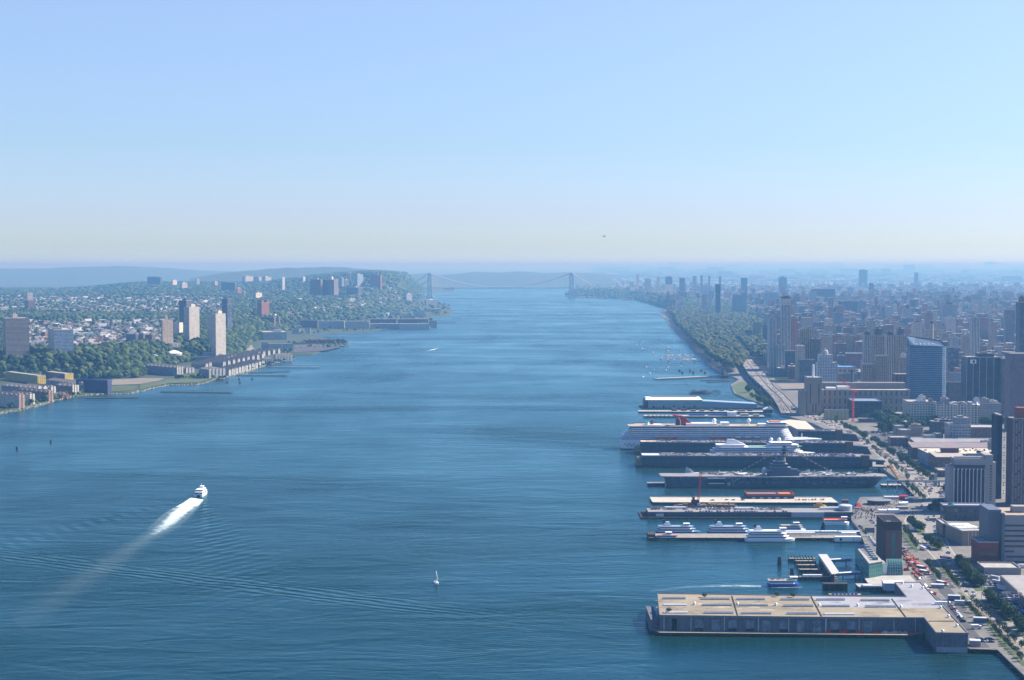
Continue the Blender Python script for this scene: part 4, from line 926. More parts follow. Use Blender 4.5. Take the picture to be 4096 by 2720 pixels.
# dark glass tower with sign
r0,W,D,h=mh('very dark glass office tower with a small white sign panel',3864,3870,4012,1430,1606,DG,cat='office tower',name='office_tower',Y=2760,depth=40,boxes=[(.35,.8,.2,.7,7,DG)])
q=MB();q.box(W*.10,W*.27,-.5,-.1,h-10.5,h-3.5);q.build('sign_panel',WHITE,r0)
q=MB();q.cyl(0,0,0,.4,2.4,seg=14);o=q.build('round_emblem',DARK,r0);o.location=(W*.2,-.5,h-7);o.rotation_euler=(pi/2,0,0)
q=MB()
for f in(.0,.18,.36,.56,.76,.985):q.box(W*f,W*f+.8,-.6,-.05,0,h)
q.build('steel_strips',plain('steel_strip',(.4,.42,.45),.4),r0)
mh('brown brick slab leaning against the dark glass tower',4010,4013,4040,1436,1620,BT,Y=2740,depth=30)
mh('purple brown brick tower with small windows at the frame edge',4036,4046,4140,1416,1665,fm('purple_brick',(0.22,0.13,0.14),floor=3,bay=3.2,wh=.45,ww=.4),Y=2520,depth=34)
mh('dark narrow tower rising above all others at the frame edge',4074,4081,4140,1210,1500,fm('dark_red_tower',(0.05,0.025,0.045),floor=3.2,bay=3),Y=3500,depth=34,boxes=[(.05,.4,.1,.6,12,BT)])
gm='towers standing out of the hazy city'
for(a,m,c,t,b_,w,bx,lab,Yd)in[
    (3878,3889,3922,1271,1385,ST1,0,'slender pale striped tower with dark flank',3650),(3795,3797,3838,1391,1494,fm('edge_lit',(0.07,0.08,0.12),floor=3.2,bay=5,wh=.8,ww=.8,lit=.5),0,'dark tower with dotted white edges next to the curved blue tower',3420),
    (3610,3613,3651,1235,1300,ST1,12,'white capped grey tower with a tall rooftop box',5600),(3762,3771,3829,1219,1287,GRY,8,'broad blue grey slab tower in the haze',5400),
    (3884,3889,3930,1178,1232,GRY,0,'pale edged slab in the far haze',7200),(3731,3733,3811,1168,1202,GRY,0,'wide low slab in the far haze',8800),
    (3432,3436,3469,1080,1120,DKB,6,'big ghostly block on the hazy horizon',16000),(3655,3658,3672,1090,1116,DKB,0,'thin ghostly tower on the hazy horizon',17000),
    (3113,3115,3147,1110,1162,DKB,8,'grey blocky tower on the horizon above the riverside towers',12500),(3476,3478,3493,1132,1166,DKB,0,'thin dark tower in the haze left of centre',10500),
    (2577,2579,2604,1116,1166,STR,0,'twin striped slab tower by the far park end',12800),(2543,2545,2556,1098,1118,CRM,0,'small bright tower near the bridge approach',14000),
    (2659,2661,2689,1108,1136,DKB,6,'dark square tower above tan flats north of the park',12300),(2659,2660,2690,1137,1162,CRM,0,'tan flats under the dark square tower',12250),
    (2625,2627,2638,1108,1132,CRM,0,'cream tower between the striped slab and the dark square tower',12000),(2716,2718,2740,1112,1150,DKB,0,'grey notched tower north of the park',11500),
    (2768,2770,2786,1104,1145,GRY,0,'ghostly spire tower, first of the hazy row',13500),(2800,2802,2810,1102,1128,DKB,0,'ghostly spire tower, second of the hazy row',13500),
    (2831,2833,2840,1104,1132,DKB,0,'ghostly spire tower, third of the hazy row',13500),(2874,2876,2884,1106,1134,DKB,0,'ghostly spire tower, fourth of the hazy row',13500),
    (2962,2964,2989,1112,1146,DKB,0,'blue grey box tower in the middle distance haze',11000),(2859,2862,2882,1138,1200,DKB,0,'dark gothic stepped tower behind the park',7800),
    (2806,2808,2836,1142,1152,WHT,0,'long white roofed hall north of the park',11000),(2802,2808,2828,1178,1210,TAN,0,'sunlit tan tower at the tip of the park',8300),
    (2832,2834,2846,1182,1214,CRM,4,'sunlit cream tower with a pointed base at the tip of the park',8250),(2874,2930,2985,1180,1210,GRY,0,'pale blue apartment slab behind the park tip',8000),
    (3060,3062,3112,1170,1190,fm('greyblue',(0.3,0.36,0.42)),0,'wide grey blue block behind the tallest riverside tower',8500),(3234,3238,3266,1164,1190,GRY,0,'grey framed block in the middle distance',8600),
    (3325,3327,3432,1205,1238,DKB,0,'long church like block with a pale roof',6800),(3240,3245,3340,1156,1188,DKB,0,'hazy dark slab group beyond the church like block',9000),
    (3960,3964,3990,1290,1360,TT,0,'tan prewar block behind the slender striped tower',4400),(4020,4024,4060,1240,1330,BT,0,'brown block above the purple brown tower',4700),
    (3650,3653,3692,1290,1330,TAN,5,'sunlit tan prewar block behind the tall chimney',4600),(3700,3704,3748,1320,1395,TT,0,'tan prewar block beside the tall chimney',4200),
    (3848,3852,3884,1345,1400,TT,0,'tan block left of the slender striped tower',4000),(2980,2984,3010,1320,1372,BT,0,'brown block at the city edge of the park',5300),
    (3010,3014,3042,1290,1345,TT,0,'tan block at the city edge of the park',5400),(3050,3054,3078,1300,1360,BT,0,'dark brown block behind the white striped tower',5000)]:
    mh(lab,a,m,c,t,b_,w,Y=Yd,depth=22 if Yd<9000 else 30,group=gm,boxes=[(.25,.7,.2,.7,bx,BT)]if bx else())
# tall tan chimney, power house with its stacks
def chimney(label,px,pt,Y,r,mat,zb=3,name='chimney'):
    X=XA(px,1200,Y);z1=ZT(pt,Y);e=empty(name,(X,Y,zb),0,label,'chimney');b=MB();b.cyl(0,0,0,z1-zb,r,r*.78,16);b.build('shaft',mat,e);b=MB();b.cyl(0,0,z1-zb-4,z1-zb+.4,r*.86,r*.86,16);b.cyl(0,0,z1-zb+.4,z1-zb+.6,r*.6,r*.6,16,0);b.build('rim',DARK,e);return e
chimney('tall pale tan chimney standing behind the curved blue tower',3729,1287,3700,4.6,plain('tan_stack',(0.42,0.33,0.2),.8,noise=.1))
chimney('dark slate chimney rising from the long power house',3411,1480,2880,3.2,plain('slate_stack',(0.10,0.11,0.13),.8,noise=.1),zb=28)
TANP=fm('powerhouse_brick',(0.35,0.28,0.20),glass=(0.08,0.07,0.07),floor=14,bay=9,wh=.6,ww=.32,lit=0)
r0,W,D,h=mh('long tan brick power house with a pale roof behind the highway',3286,3292,3645,1561,1637,TANP,cat='power station',name='power_station',Y=2830,depth=62,roof=plain('pale_tan_roof',(.5,.45,.36),.9,noise=.2,scale=.05))
q=MB();q.box(W*.02,W*.99,D*.55,D*.95,h,h+11);q.build('raised_roof',plain('grey_louvre',(.22,.20,.19),.8,noise=.1),r0)
q=MB();q.box(W*.06,W*.17,D*.2,D*.45,h+.2,h+4);q.box(W*.19,W*.33,D*.25,D*.5,h+.2,h+6);q.build('white_penthouse',WHITE,r0)
TWN=plain('powerhouse_tan',(0.36,0.28,0.2),.85,noise=.08,scale=.1)
r0,W,D,h=mh('square tan brick tower block of the power house with a white stack',3224,3232,3291,1512,1616,TWN,cat='power station',name='power_station',Y=2790,depth=40)
q=MB()
for f in(.22,.8):q.box(W*f-.9,W*f+.9,-.06,.2,h*.3,h*.84)
q.build('slot_window',DARK,r0);q=MB()
for f in(.4,.6):q.box(W*f-1,W*f+1,-.06,.2,h*.06,h*.3)
q.build('louvre',DARK,r0);q=MB();q.cyl(W*.5,D*.5,h,h+20,2.2,2.0,12);q.cyl(W*.5,D*.5,h+20,h+23,1.8,1.8,12,0);q.build('stack',WHITE,r0)
mh('low tan brick annex of the power house beside the elevated highway',3196,3204,3228,1564,1642,TWN,cat='power station',name='power_station',Y=2770,depth=30)
mh('bright blue roofed hall behind the power house',3352,3356,3428,1470,1492,fm('pale_plain',(.45,.4,.33),bay=9,floor=8),cat='hall',name='hall',Y=3420,depth=60,roof=plain('blue_roof',(.12,.27,.45),.6,noise=.1))
mh('tan windowless block in front of the bright blue roofed hall',3354,3358,3430,1496,1535,TWN,cat='building',name='building',Y=3260,depth=26)
mh('tall white and blue glass billboard building near the highway end',3232,3236,3279,1612,1645,DKB,cat='building',name='building',Y=2830,depth=14,roof=WHITE)
q=MB();Yb=2826;xa_,xb_=XA(3236,1620,Yb),XA(3278,1620,Yb);q.box(xa_,xb_,Yb-1,Yb,ZT(1626,Yb),ZT(1610,Yb));q.build('billboard',plain('pale_blue_board',(.5,.6,.68),.5),None,'blank pale blue billboard above the parked rows by the highway','billboard')
# dark unfinished garage and its crane
GAR=fm('dark_garage',(0.05,0.05,0.065),glass=(0.01,0.01,0.015),floor=4.2,bay=9,wh=.6,ww=.8,lit=.1)
r0,W,D,h=mh('dark open framed garage building behind the red crane',3400,3416,3532,1606,1672,GAR,cat='garage',name='parking_garage',Y=2740,depth=60,roof=plain('bluish_deck',(.2,.27,.36),.7,noise=.1))
mh('yellowish lit ground floor sheds left of the red crane',3300,3306,3400,1642,1656,fm('yellow_band',(.5,.46,.2),glass=(.2,.2,.15),floor=3.5,bay=6),cat='building',name='building',Y=2700,depth=12)
REDM=plain('red_crane_paint',(0.75,0.03,0.05),.6)
def lattice(b,p,q,w,r=.14,n=None):
    p=np.array(p,float);q=np.array(q,float);d=q-p;L=np.linalg.norm(d);d/=L;u=np.cross(d,(0,1,0));
    if np.linalg.norm(u)<.1:u=np.cross(d,(1,0,0))
    u/=np.linalg.norm(u);v=np.cross(d,u);n=n or max(3,int(L/(w*1.6)));cs=[(-1,-1),(1,-1),(1,1),(-1,1)]
    for s in cs:b.tube(p+(u*s[0]+v*s[1])*w/2,q+(u*s[0]+v*s[1])*w/2,r,4)
    for k in range(n):
        for j in range(4):
            a=cs[j];c=cs[(j+1)%4];b.tube(p+d*L*k/n+(u*a[0]+v*a[1])*w/2,p+d*L*(k+1)/n+(u*c[0]+v*c[1])*w/2,r*.7,3)
Yc=2660.;e=empty('tower_crane',(XA(3412,1600,Yc),Yc,3),0,'red lattice tower crane with its long jib raised over the dark garage','crane')
zt=ZT(1568,Yc)-3;b=MB();lattice(b,(0,0,0),(0,0,zt),2.8,.32);b.build('mast',REDM,e)
b=MB();lattice(b,(0,0,zt),(XA(3362,1600,Yc)-XA(3412,1600,Yc),12,ZT(1508,Yc)-3),2.0,.28);b.build('jib',REDM,e)
b=MB();b.box(-1,7,-1.5,1.5,zt-1,zt+1.5);b.tube((0,0,zt),(3,0,zt+9),.4,5);b.tube((3,0,zt+9),(6,0,zt+1),.3,4);b.build('counterweight',REDM,e)
# pale loft buildings with dishes
LOFT=fm('cream_loft',(0.72,0.63,0.45),floor=3.9,bay=4.6,wh=.5,ww=.6,lit=.15,glass=(.05,.06,.09))
LOFT2=fm('cream_piers',(0.80,0.72,0.54),floor=3.9,bay=4.4,wh=.62,ww=.72,lit=.1,glass=(.03,.04,.07))
r0,W,D,h=mh('cream loft building with a rooftop dish and tank house',3630,3637,3746,1609,1668,LOFT,cat='loft building',name='loft_building',Y=2620,depth=50,boxes=[(.52,.7,.2,.6,9,CRM),(.8,.92,.1,.3,5,BRN)])
def dish(x,y,z,r,par,tilt=.9,az=2.2):
    b=MB();n=14;R_=[]
    for i in range(4):
        rr=r*i/3;R_.append([(rr*cos(2*pi*j/n),rr*sin(2*pi*j/n),.35*rr*rr/r)for j in range(n)])
    for i in range(3):
        for j in range(n):k=(j+1)%n;b.face([R_[i][j],R_[i+1][j],R_[i+1][k],R_[i][k]]);b.face([tuple(np.array(R_[i][j])-(0,0,.15)),tuple(np.array(R_[i][k])-(0,0,.15)),tuple(np.array(R_[i+1][k])-(0,0,.15)),tuple(np.array(R_[i+1][j])-(0,0,.15))])
    o=b.build('dish',WHITE,par);o.location=(x,y,z+r*.8);o.rotation_euler=(tilt,0,az);b=MB();b.tube((x,y,z),(x,y,z+r*.7),.35);b.build('dish_mount',DARK,par)
dish(W*.42,6,h,4.2,r0,1.0,-.3)
r0,W,D,h=mh('cream warehouse with tall window piers beside the dish building',3744,3750,3922,1621,1672,LOFT2,cat='loft building',name='loft_building',Y=2600,depth=44,boxes=[(.2,.35,.3,.8,10,GRY),(.62,.7,.3,.6,4,GRY)])
b=MB();
for k in range(13):b.box(W*k/12.6,W*k/12.6+1.3,-.9,0,0,h+.5)
b.build('pilaster',plain('cream_stone',(.85,.78,.6),.8),r0)
q=MB()
for k in range(26):q.box(W*random.random()*.95,W*random.random()*.0+0,0,0,0,0)if False else None
for k in range(18):x=W*(.03+.05*k);q.box(x,x+random.uniform(2,5),D*random.uniform(.2,.6),D*.8,h,h+random.uniform(1.5,4))
q.build('roof_units',plain('roof_unit',(.4,.42,.44),.6,noise=.3),r0)
dish(W*.965,8,h+4,5.2,r0,1.15,-.2);dish(W*.98,2,h,3.6,r0,1.2,.5)
mh('blue grey rooftop plant building beyond the cream warehouse',3922,3926,4010,1616,1668,GRY,cat='loft building',name='loft_building',Y=2640,depth=40,boxes=[(.2,.5,.2,.7,8,GRY),(.55,.9,.2,.7,5,WHT)])
mh('low hazy brick block between the glass towers',3792,3800,3870,1530,1600,BT,Y=2950,cat='apartment block',name='apartment_block')
mh('grey block under the dark tower with dotted edges',3800,3804,3868,1492,1532,GRY,Y=3100,cat='apartment block',name='apartment_block')
# ---- generated city behind: largest 270 single, the rest one mass
A=[]
for(x,y,w,d,h,bb)in cand:
    X,Y=fromgrid(x+w/2,y+d/2)
    if Y<3100:continue
    p=X/Y*FPX+CX
    if p>4260 or inpoly(X,Y,EXCL)or inpoly(X,Y,LOWZ):continue
    sx=np.interp(Y,[q[1]for q in MA_SH[8:34]],[q[0]for q in MA_SH[8:34]])if Y<12400 else 900
    if X<sx+(60 if Y>7000 else 120):continue
    if Y<3600 and X<850:continue
    A.append((X,Y,x,y,w,d,h))
XY=np.array([(q[0],q[1])for q in A]);ok=off_foot(XY[:,0],XY[:,1],HERO,14);A=[q for q,k in zip(A,ok)if k]
def seen(q):
    X,Y,x,y,w,d,h=q;return(h*w)/(Y*Y)*(1 if h>30 else .5)if X/Y*FPX+CX<4090 else 0
order=sorted(range(len(A)),key=lambda i:-seen(A[i]));big=set(order[:270])
def near_word(px,Y):
    if px<3060:return 'along the city edge of the park'
    if px<3300:return 'behind the riverside towers'
    if px<3470:return 'behind the long brown slab'
    if px<3650:return 'behind the tan balconied towers'
    if px<3800:return 'behind the curved blue tower'
    if px<3930:return 'around the slender striped tower'
    return 'beyond the dark glass tower'
BV=[];BF=[];BC=[];nv=0;hs=[];cube={}
for i,q in enumerate(A):
    X,Y,x,y,w,d,h=q;c,cn=random.choices(wallc,wp)[0];j=random.uniform(.85,1.15);c=tuple(v*j for v in c)
    zb=3+12*sm((Y-3500)/3000)
    if i in big:
        e=MB();e.box(-w/2,w/2,-d/2,d/2,-5,h);
        if random.random()<.7:e.box(-w*.2,w*.25,-d*.1,d*.3,h,h+random.uniform(3,7))
        px,_p=PROJ(X,Y,0);hn='tall' if h>60 else 'mid-rise' if h>34 else 'low'
        where=near_word(px,Y);lab=f"{hn} {cn} block in the hazy city {where}"
        root=e.build('city_block',CITYS if random.random()<.3 else CITYO,None,lab,'city block',f"{hn} {cn} blocks {where}",None,(X,Y,zb),GA);root.color=c+(1,)
        if h>40 and Y<6500:
            t=MB();tx,ty=w*.3,-d*.2;t.cyl(tx,ty,h+2.5,h+6.5,1.9,seg=8);t.cyl(tx,ty,h+6.5,h+8,2,.1,seg=8)
            for sx_,sy_ in((-1,-1),(1,-1),(1,1),(-1,1)):t.tube((tx+sx_*1.3,ty+sy_*1.3,h),(tx+sx_*1.3,ty+sy_*1.3,h+2.5),.15,4)
            t.build('water_tank',PILE,root)
    else:
        bxs=[(x,x+w,y,y+d,zb-5,zb+h)]
        if random.random()<.35:bxs.append((x+w*.3,x+w*.7,y+d*.3,y+d*.6,zb+h,zb+h+random.uniform(3,6)))
        rc=random.choice([(.3,.3,.3),(.42,.4,.38),(.2,.2,.2)])
        for(xa_,xb_,ya_,yb_,za_,zc_)in bxs:
            BV.append([(xa_,ya_,za_),(xb_,ya_,za_),(xb_,yb_,za_),(xa_,yb_,za_),(xa_,ya_,zc_),(xb_,ya_,zc_),(xb_,yb_,zc_),(xa_,yb_,zc_)])
            BF.append([(nv,nv+1,nv+5,nv+4),(nv+1,nv+2,nv+6,nv+5),(nv+2,nv+3,nv+7,nv+6),(nv+3,nv,nv+4,nv+7),(nv+4,nv+5,nv+6,nv+7)]);BC.append([c+(1,)]*8);nv+=8
me=np_mesh('city_mass',np.concatenate([np.array(v)for v in BV]),np.array([f for g_ in BF for f in g_]),CITY,col=np.concatenate([np.array(c)for c in BC]))
put(bpy.data.objects.new('distant_city_blocks',me),kind='stuff',label='dense hazy mass of distant city blocks',rot=GA)
# far low sprawl to the horizon
V=[];F=[];C_=[];nv=0
for _ in range(5200):
    x=random.uniform(2380,4250);y=1074+random.random()**1.2*52;p=G(x,y,4);w=random.uniform(25,90)*p[1]/16000;d=w*random.uniform(.4,1);h=random.lognormvariate(2.6,.5)*p[1]/15000
    if x<2600 and y>1110:continue
    c,cn=random.choices(wallc,wp)[0];c=random.choice([c,c,c,(.4,.38,.36)])
    X,Y=p[0],p[1];V+=[(X-w,Y-d,0),(X+w,Y-d,0),(X+w,Y+d,0),(X-w,Y+d,0),(X-w,Y-d,h),(X+w,Y-d,h),(X+w,Y+d,h),(X-w,Y+d,h)]
    F+=[(nv,nv+1,nv+5,nv+4),(nv+1,nv+2,nv+6,nv+5),(nv+3,nv,nv+4,nv+7),(nv+4,nv+5,nv+6,nv+7)];C_+=[tuple(c)+(1,)]*8;nv+=8
me=np_mesh('far_sprawl',np.array(V),np.array(F),CITY,col=np.array(C_));put(bpy.data.objects.new('far_sprawl',me),kind='stuff',label='faint low sprawl of buildings near the horizon')
# ================= near west side: streets and blocks =================
def wins(root,rects,mat=GLASS,cap=90,name='window'):
    """rects: (face, a, z0, a1, z1) on face 'f' (front) or 'l' (left side); each window a part, the surplus one mass"""
    extra=MB()
    for i,(fc,a0,z0,a1,z1)in enumerate(rects):
        b=MB()if i<cap else extra
        if fc=='f':b.box(a0,a1,-.14,.05,z0,z1)
        else:b.box(-.14,.05,a0,a1,z0,z1)
        if i<cap:b.build(name,mat,root)
    if extra.f:extra.build(name,mat,root,kind='stuff')
sheet('pavement',[(3420,2080),(3450,2000),(3672,1998),(3625,1950),(3580,1905),(3460,1815),(3360,1742),(3260,1695),(3180,1660),(3250,1615),(3420,1640),(3640,1690),(3800,1800),(3960,1900),(4400,1900),(4700,2800),(4330,2800),(4150,2752),(3990,2599),(3878,2595),(3640,2362),(3560,2335),(3500,2318),(3484,2240)],LAND+.02,GRD_QUAY,'pale quay and street ground behind the piers')
def road(name,Lp,Rp,z,mat,lab,kind='structure'):
    n=60
    def samp(P):
        P=np.array([G(x,y,LAND)[:2]for x,y in P]);d=np.r_[0,np.cumsum(np.hypot(*np.diff(P,axis=0).T))];t=np.linspace(0,d[-1],n);return np.stack([np.interp(t,d,P[:,0]),np.interp(t,d,P[:,1])],1)
    A,B=samp(Lp),samp(Rp);b=MB()
    for i in range(n-1):b.face([(A[i,0],A[i,1],z),(B[i,0],B[i,1],z),(B[i+1,0],B[i+1,1],z),(A[i+1,0],A[i+1,1],z)])
    o=b.build(name,mat,kind=kind,label=lab);return A,B
RL=[(4200,2690),(4061,2558),(3942,2448),(3848,2361),(3761,2260),(3690,2180),(3628,2112),(3614,2078),(3650,2046),(3702,2005),(3714,1985),(3706,1968),(3670,1935),(3620,1900),(3560,1860),(3500,1812),(3420,1760),(3330,1710),(3230,1672),(3160,1655)]
RR=[(4330,2690),(4172,2558),(4050,2448),(3945,2361),(3872,2280),(3806,2200),(3772,2125),(3768,2070),(3780,2030),(3796,1992),(3790,1965),(3766,1935),(3722,1903),(3660,1862),(3600,1812),(3520,1762),(3430,1716),(3320,1680),(3240,1655),(3190,1638)]
RA,RB=road('road',RL,RR,LAND+.05,ROADC,'broad pale waterfront highway curving behind the piers')
mk=MB()
for f in(.25,.5,.75):
    C_=RA*(1-f)+RB*f
    for i in range(0,len(C_)-1):
        L=np.hypot(*(C_[i+1]-C_[i]));m=max(1,int(L/9))
        for k in range(m):
            p=C_[i]+(C_[i+1]-C_[i])*k/m;q=C_[i]+(C_[i+1]-C_[i])*(k+.4)/m;d=(q-p)/np.hypot(*(q-p))*1;nx,ny=-d[1]*.14,d[0]*.14
            mk.face([(p[0]+nx,p[1]+ny,LAND+.056),(p[0]-nx,p[1]-ny,LAND+.056),(q[0]-nx,q[1]-ny,LAND+.056),(q[0]+nx,q[1]+ny,LAND+.056)][::-1])
for f in(.015,.985):
    C_=RA*(1-f)+RB*f
    for i in range(len(C_)-1):
        p,q=C_[i],C_[i+1];d=(q-p)/np.hypot(*(q-p));nx,ny=-d[1]*.2,d[0]*.2;mk.face([(p[0]+nx,p[1]+ny,LAND+.056),(q[0]+nx,q[1]+ny,LAND+.056),(q[0]-nx,q[1]-ny,LAND+.056),(p[0]-nx,p[1]-ny,LAND+.056)])
mk.build('lane_markings',plain('road_paint',(0.72,0.68,0.5),.7),kind='structure',label='painted lane lines')
def kerb_strip(name,pts,mat,lab,h=.14):
    P=[G(x,y,LAND)[:2]for x,y in pts];b=MB();b.prism(P,LAND-.1,LAND+h,0,0,False);return b.build(name,mat,kind='structure',label=lab)
HEDGE1=[(3826,2252),(3848,2252),(3880,2300),(3930,2335),(3948,2362),(3905,2366),(3872,2335),(3838,2290)]
HEDGE2=[(3940,2398),(3968,2398),(4020,2448),(4062,2486),(4046,2490),(4015,2478),(3978,2445)]
HEDGE3=[(4050,2502),(4075,2498),(4130,2560),(4220,2640),(4180,2640),(4110,2572)]
MED1=[(3870,2396),(3884,2400),(3974,2486),(3962,2486)]
MED2=[(3976,2498),(3986,2498),(4090,2590),(4130,2640),(4112,2640)]
for i,(pts,m,lab)in enumerate([(HEDGE1,GRASS,'planted strip under the dense row of street trees'),(HEDGE2,GRASS,'second planted strip beside the parked cars'),(HEDGE3,GRASS,'third planted strip at the frame edge'),
    (MED1,EARTH,'brown median strip with small trees'),(MED2,EARTH,'brown median strip continuing south'),([(3745,2262),(3760,2262),(3848,2352),(3838,2355)],GRASS,'narrow green median before the crossing'),
    ([(3832,2368),(3846,2370),(3930,2470),(3925,2486),(3880,2440)],GRASS,'green strip between bike path and service lane'),([(3936,2484),(3948,2484),(4060,2600),(4110,2660),(4090,2665),(4010,2585)],GRASS,'shrub strip along the bike path'),
    ([(3715,2254),(3722,2270),(3770,2320),(3790,2352),(3778,2352),(3735,2300)],GRASS,'green strip by the service lane'),([(3644,2100),(3700,2120),(3696,2142),(3672,2140)],GRASS,'tree island in the middle of the highway'),
    ([(3700,2160),(3740,2155),(3768,2200),(3772,2205),(3740,2200)],GRASS,'planted island next to the dark shaded lot'),([(3612,2120),(3622,2128),(3672,2205),(3665,2210),(3612,2150)],GRASS,'hedged strip beside the brick tunnel tower')]):
    kerb_strip('planting_strip',pts,m,lab)
BIKE=road('bike_path',[(4180,2720),(3990,2552),(3905,2462),(3850,2395),(3800,2335),(3740,2272)],[(4205,2720),(4012,2552),(3924,2462),(3864,2395),(3812,2335),(3750,2272)],LAND+.04,plain('grey_path',(.22,.21,.2),.9,noise=.1),'grey bike path running along the green strip')
sheet('parking_lot',[(3660,2330),(3760,2395),(3860,2480),(3960,2590),(3880,2594),(3740,2470),(3690,2400)],LAND+.045,ASPH,'dark asphalt lot beside the long pier shed')
sheet('road',[(3690,2262),(3726,2262),(3800,2352),(3870,2440),(3842,2450),(3760,2370)],LAND+.055,ASPH,'dark service lane parallel to the highway')
sheet('parking_lot',[(3560,1900),(3650,1900),(3740,1960),(3690,1880),(3560,1800),(3480,1752),(3440,1722),(3560,1730),(3600,1760),(3560,1764)][4:10]+[(3640,1790),(3712,1830),(3740,1870),(3700,1886)],LAND+.045,ASPH,'dark asphalt lots between the highway and the lofts')
# elevated highway
EL=[(2958,1440),(2969,1457),(2995,1497),(3045,1544),(3088,1588),(3110,1622),(3126,1655)]
ER=[(3008,1436),(3020,1453),(3062,1495),(3096,1546),(3139,1582),(3180,1625),(3206,1650)]
HZ=[14,14,14,14,13,9,3.4]
e=empty('elevated_highway',(0,0,0),0,'long elevated highway crowded with cars curving past the pier sheds','highway');b=MB();p1=MB();rl=MB()
def fine(P,n=8):
    out=[]
    for a,c in zip(P[:-1],P[1:]):
        for k in range(n):out.append(tuple(np.array(a)+(np.array(c)-np.array(a))*k/n))
    return out+[P[-1]]
EAf=[G(x,y,z)for(x,y),z in zip(fine(EL),[v[0]for v in fine([(z,)for z in HZ])])];EBf=[G(x,y,z)for(x,y),z in zip(fine(ER),[v[0]for v in fine([(z,)for z in HZ])])]
for i in range(len(EAf)-1):
    a,c,d,f=EAf[i],EBf[i],EBf[i+1],EAf[i+1];b.face([a,c,d,f]);dn=lambda p:(p[0],p[1],max(p[2]-2.2,2.6));b.face([a,f,dn(f),dn(a)]);b.face([c,dn(c),dn(d),d]);b.face([dn(a),dn(f),dn(d),dn(c)])
    up=lambda p,q=1.0:(p[0],p[1],p[2]+q)
    rl.face([a,f,up(f),up(a)]);rl.face([c,d,up(d),up(c)]);ma=tuple((np.array(a)+np.array(c))/2);mf=tuple((np.array(f)+np.array(d))/2);rl.face([ma,mf,up(mf,.9),up(ma,.9)]);rl.face([(ma[0]+.4,ma[1],ma[2]),(ma[0]+.4,ma[1],ma[2]+.9),(mf[0]+.4,mf[1],mf[2]+.9),(mf[0]+.4,mf[1],mf[2])])
    if i%2==0 and a[2]>7:
        for t in(.05,.35,.65,.95):p=np.array(a)*(1-t)+np.array(c)*t;p1.box(p[0]-1,p[0]+1,p[1]-1,p[1]+1,LAND-.5,p[2]-2.1)
b.build('deck',[ROADC],e);rl.build('railing',plain('rail_grey',(.12,.12,.12),.7),e);p1.build('column',DARK,e)
sheet('grass_mound',[(3068,1478),(3120,1490),(3200,1502),(3232,1520),(3235,1560),(3200,1570),(3140,1560),(3098,1530)],LAND+.06,EARTH,'rough ground of grass and earth beside the elevated highway')
sheet('grass_mound',[(2925,1545),(2956,1528),(3000,1530),(3040,1580),(3070,1618),(3010,1600),(2950,1578)],LAND+.06,GRASS,'weedy point of land beyond the white pier shed')
sheet('lawn',[(3095,1508),(3160,1500),(3200,1510),(3150,1524),(3110,1530)],LAND+.09,GRASS,'patch of grass above the rough ground')
# ---- vent tower of brown brick
VB=plain('vent_brick',(0.10,0.045,0.032),.85,noise=.25,scale=1.5)
Y=G(3536,2247,3)[1];X=XA(3536,2247,Y);uR=XA(3607,2247,Y)/Y;W=(uR*Y-X)/(CG-uR*SG);h=ZT(2087,Y)-3;D=40
e=empty('ventilation_tower',(X,Y,3),GA,'massive brown brick ventilation tower with a tall green glass slot','ventilation tower');HERO.append((X,Y,GA,0,W,0,D))
b=MB();b.box(0,W,0,D,-3,h-6);b.box(.35,W-.35,.35,D-.35,h-6,h-1.2);b.build('wall',VB,e)
b=MB();
for k in range(16):b.box(W*k/16+.1,W*k/16+W/32,-.02,.4,h-6,h-1.2)
for k in range(34):b.box(-.02,.4,D*k/34+.1,D*k/34+D/68,h-6,h-1.2)
b.build('brick_fin',VB,e)
b=MB();b.box(0,W,0,D,h-1.2,h-.6);
for(x0,x1,y0,y1)in((0,W,0,.8),(0,W,D-.8,D),(0,.8,.8,D-.8),(W-.8,W,.8,D-.8)):b.box(x0,x1,y0,y1,h-.6,h)
b.build('parapet',VB,e)
b=MB()
for k in range(7):b.box(1.4,W-1.4,3+k*5,5.2+k*5,h-.6,h-.2)
b.build('roof_grille',DARK,e);b=MB();b.box(2,6,3,4,h-.15,h+.2);b.build('white_duct',WHITE,e)
b=MB();b.box(W*.08,W*.98,-.5,-.02,0,h-7.5);b.build('lit_front_face',plain('lit_front_brick',(.21,.11,.08),.85,noise=.2,scale=1.5),e)  # same brick coloured lighter, to stand for the light on the front face
GG=plain('green_glass',(0.06,0.20,0.17),.12,noise=.2,scale=.3,spec=.6)
b=MB();b.box(W*.40,W*.62,-.75,-.5,2,h-10);b.build('glass_slot',GG,e)
b=MB()
for k in range(14):z=2+(h-12)*k/14;b.box(W*.40,W*.62,-.82,-.76,z,z+.15)
b.build('glass_mullion',DARK,e)
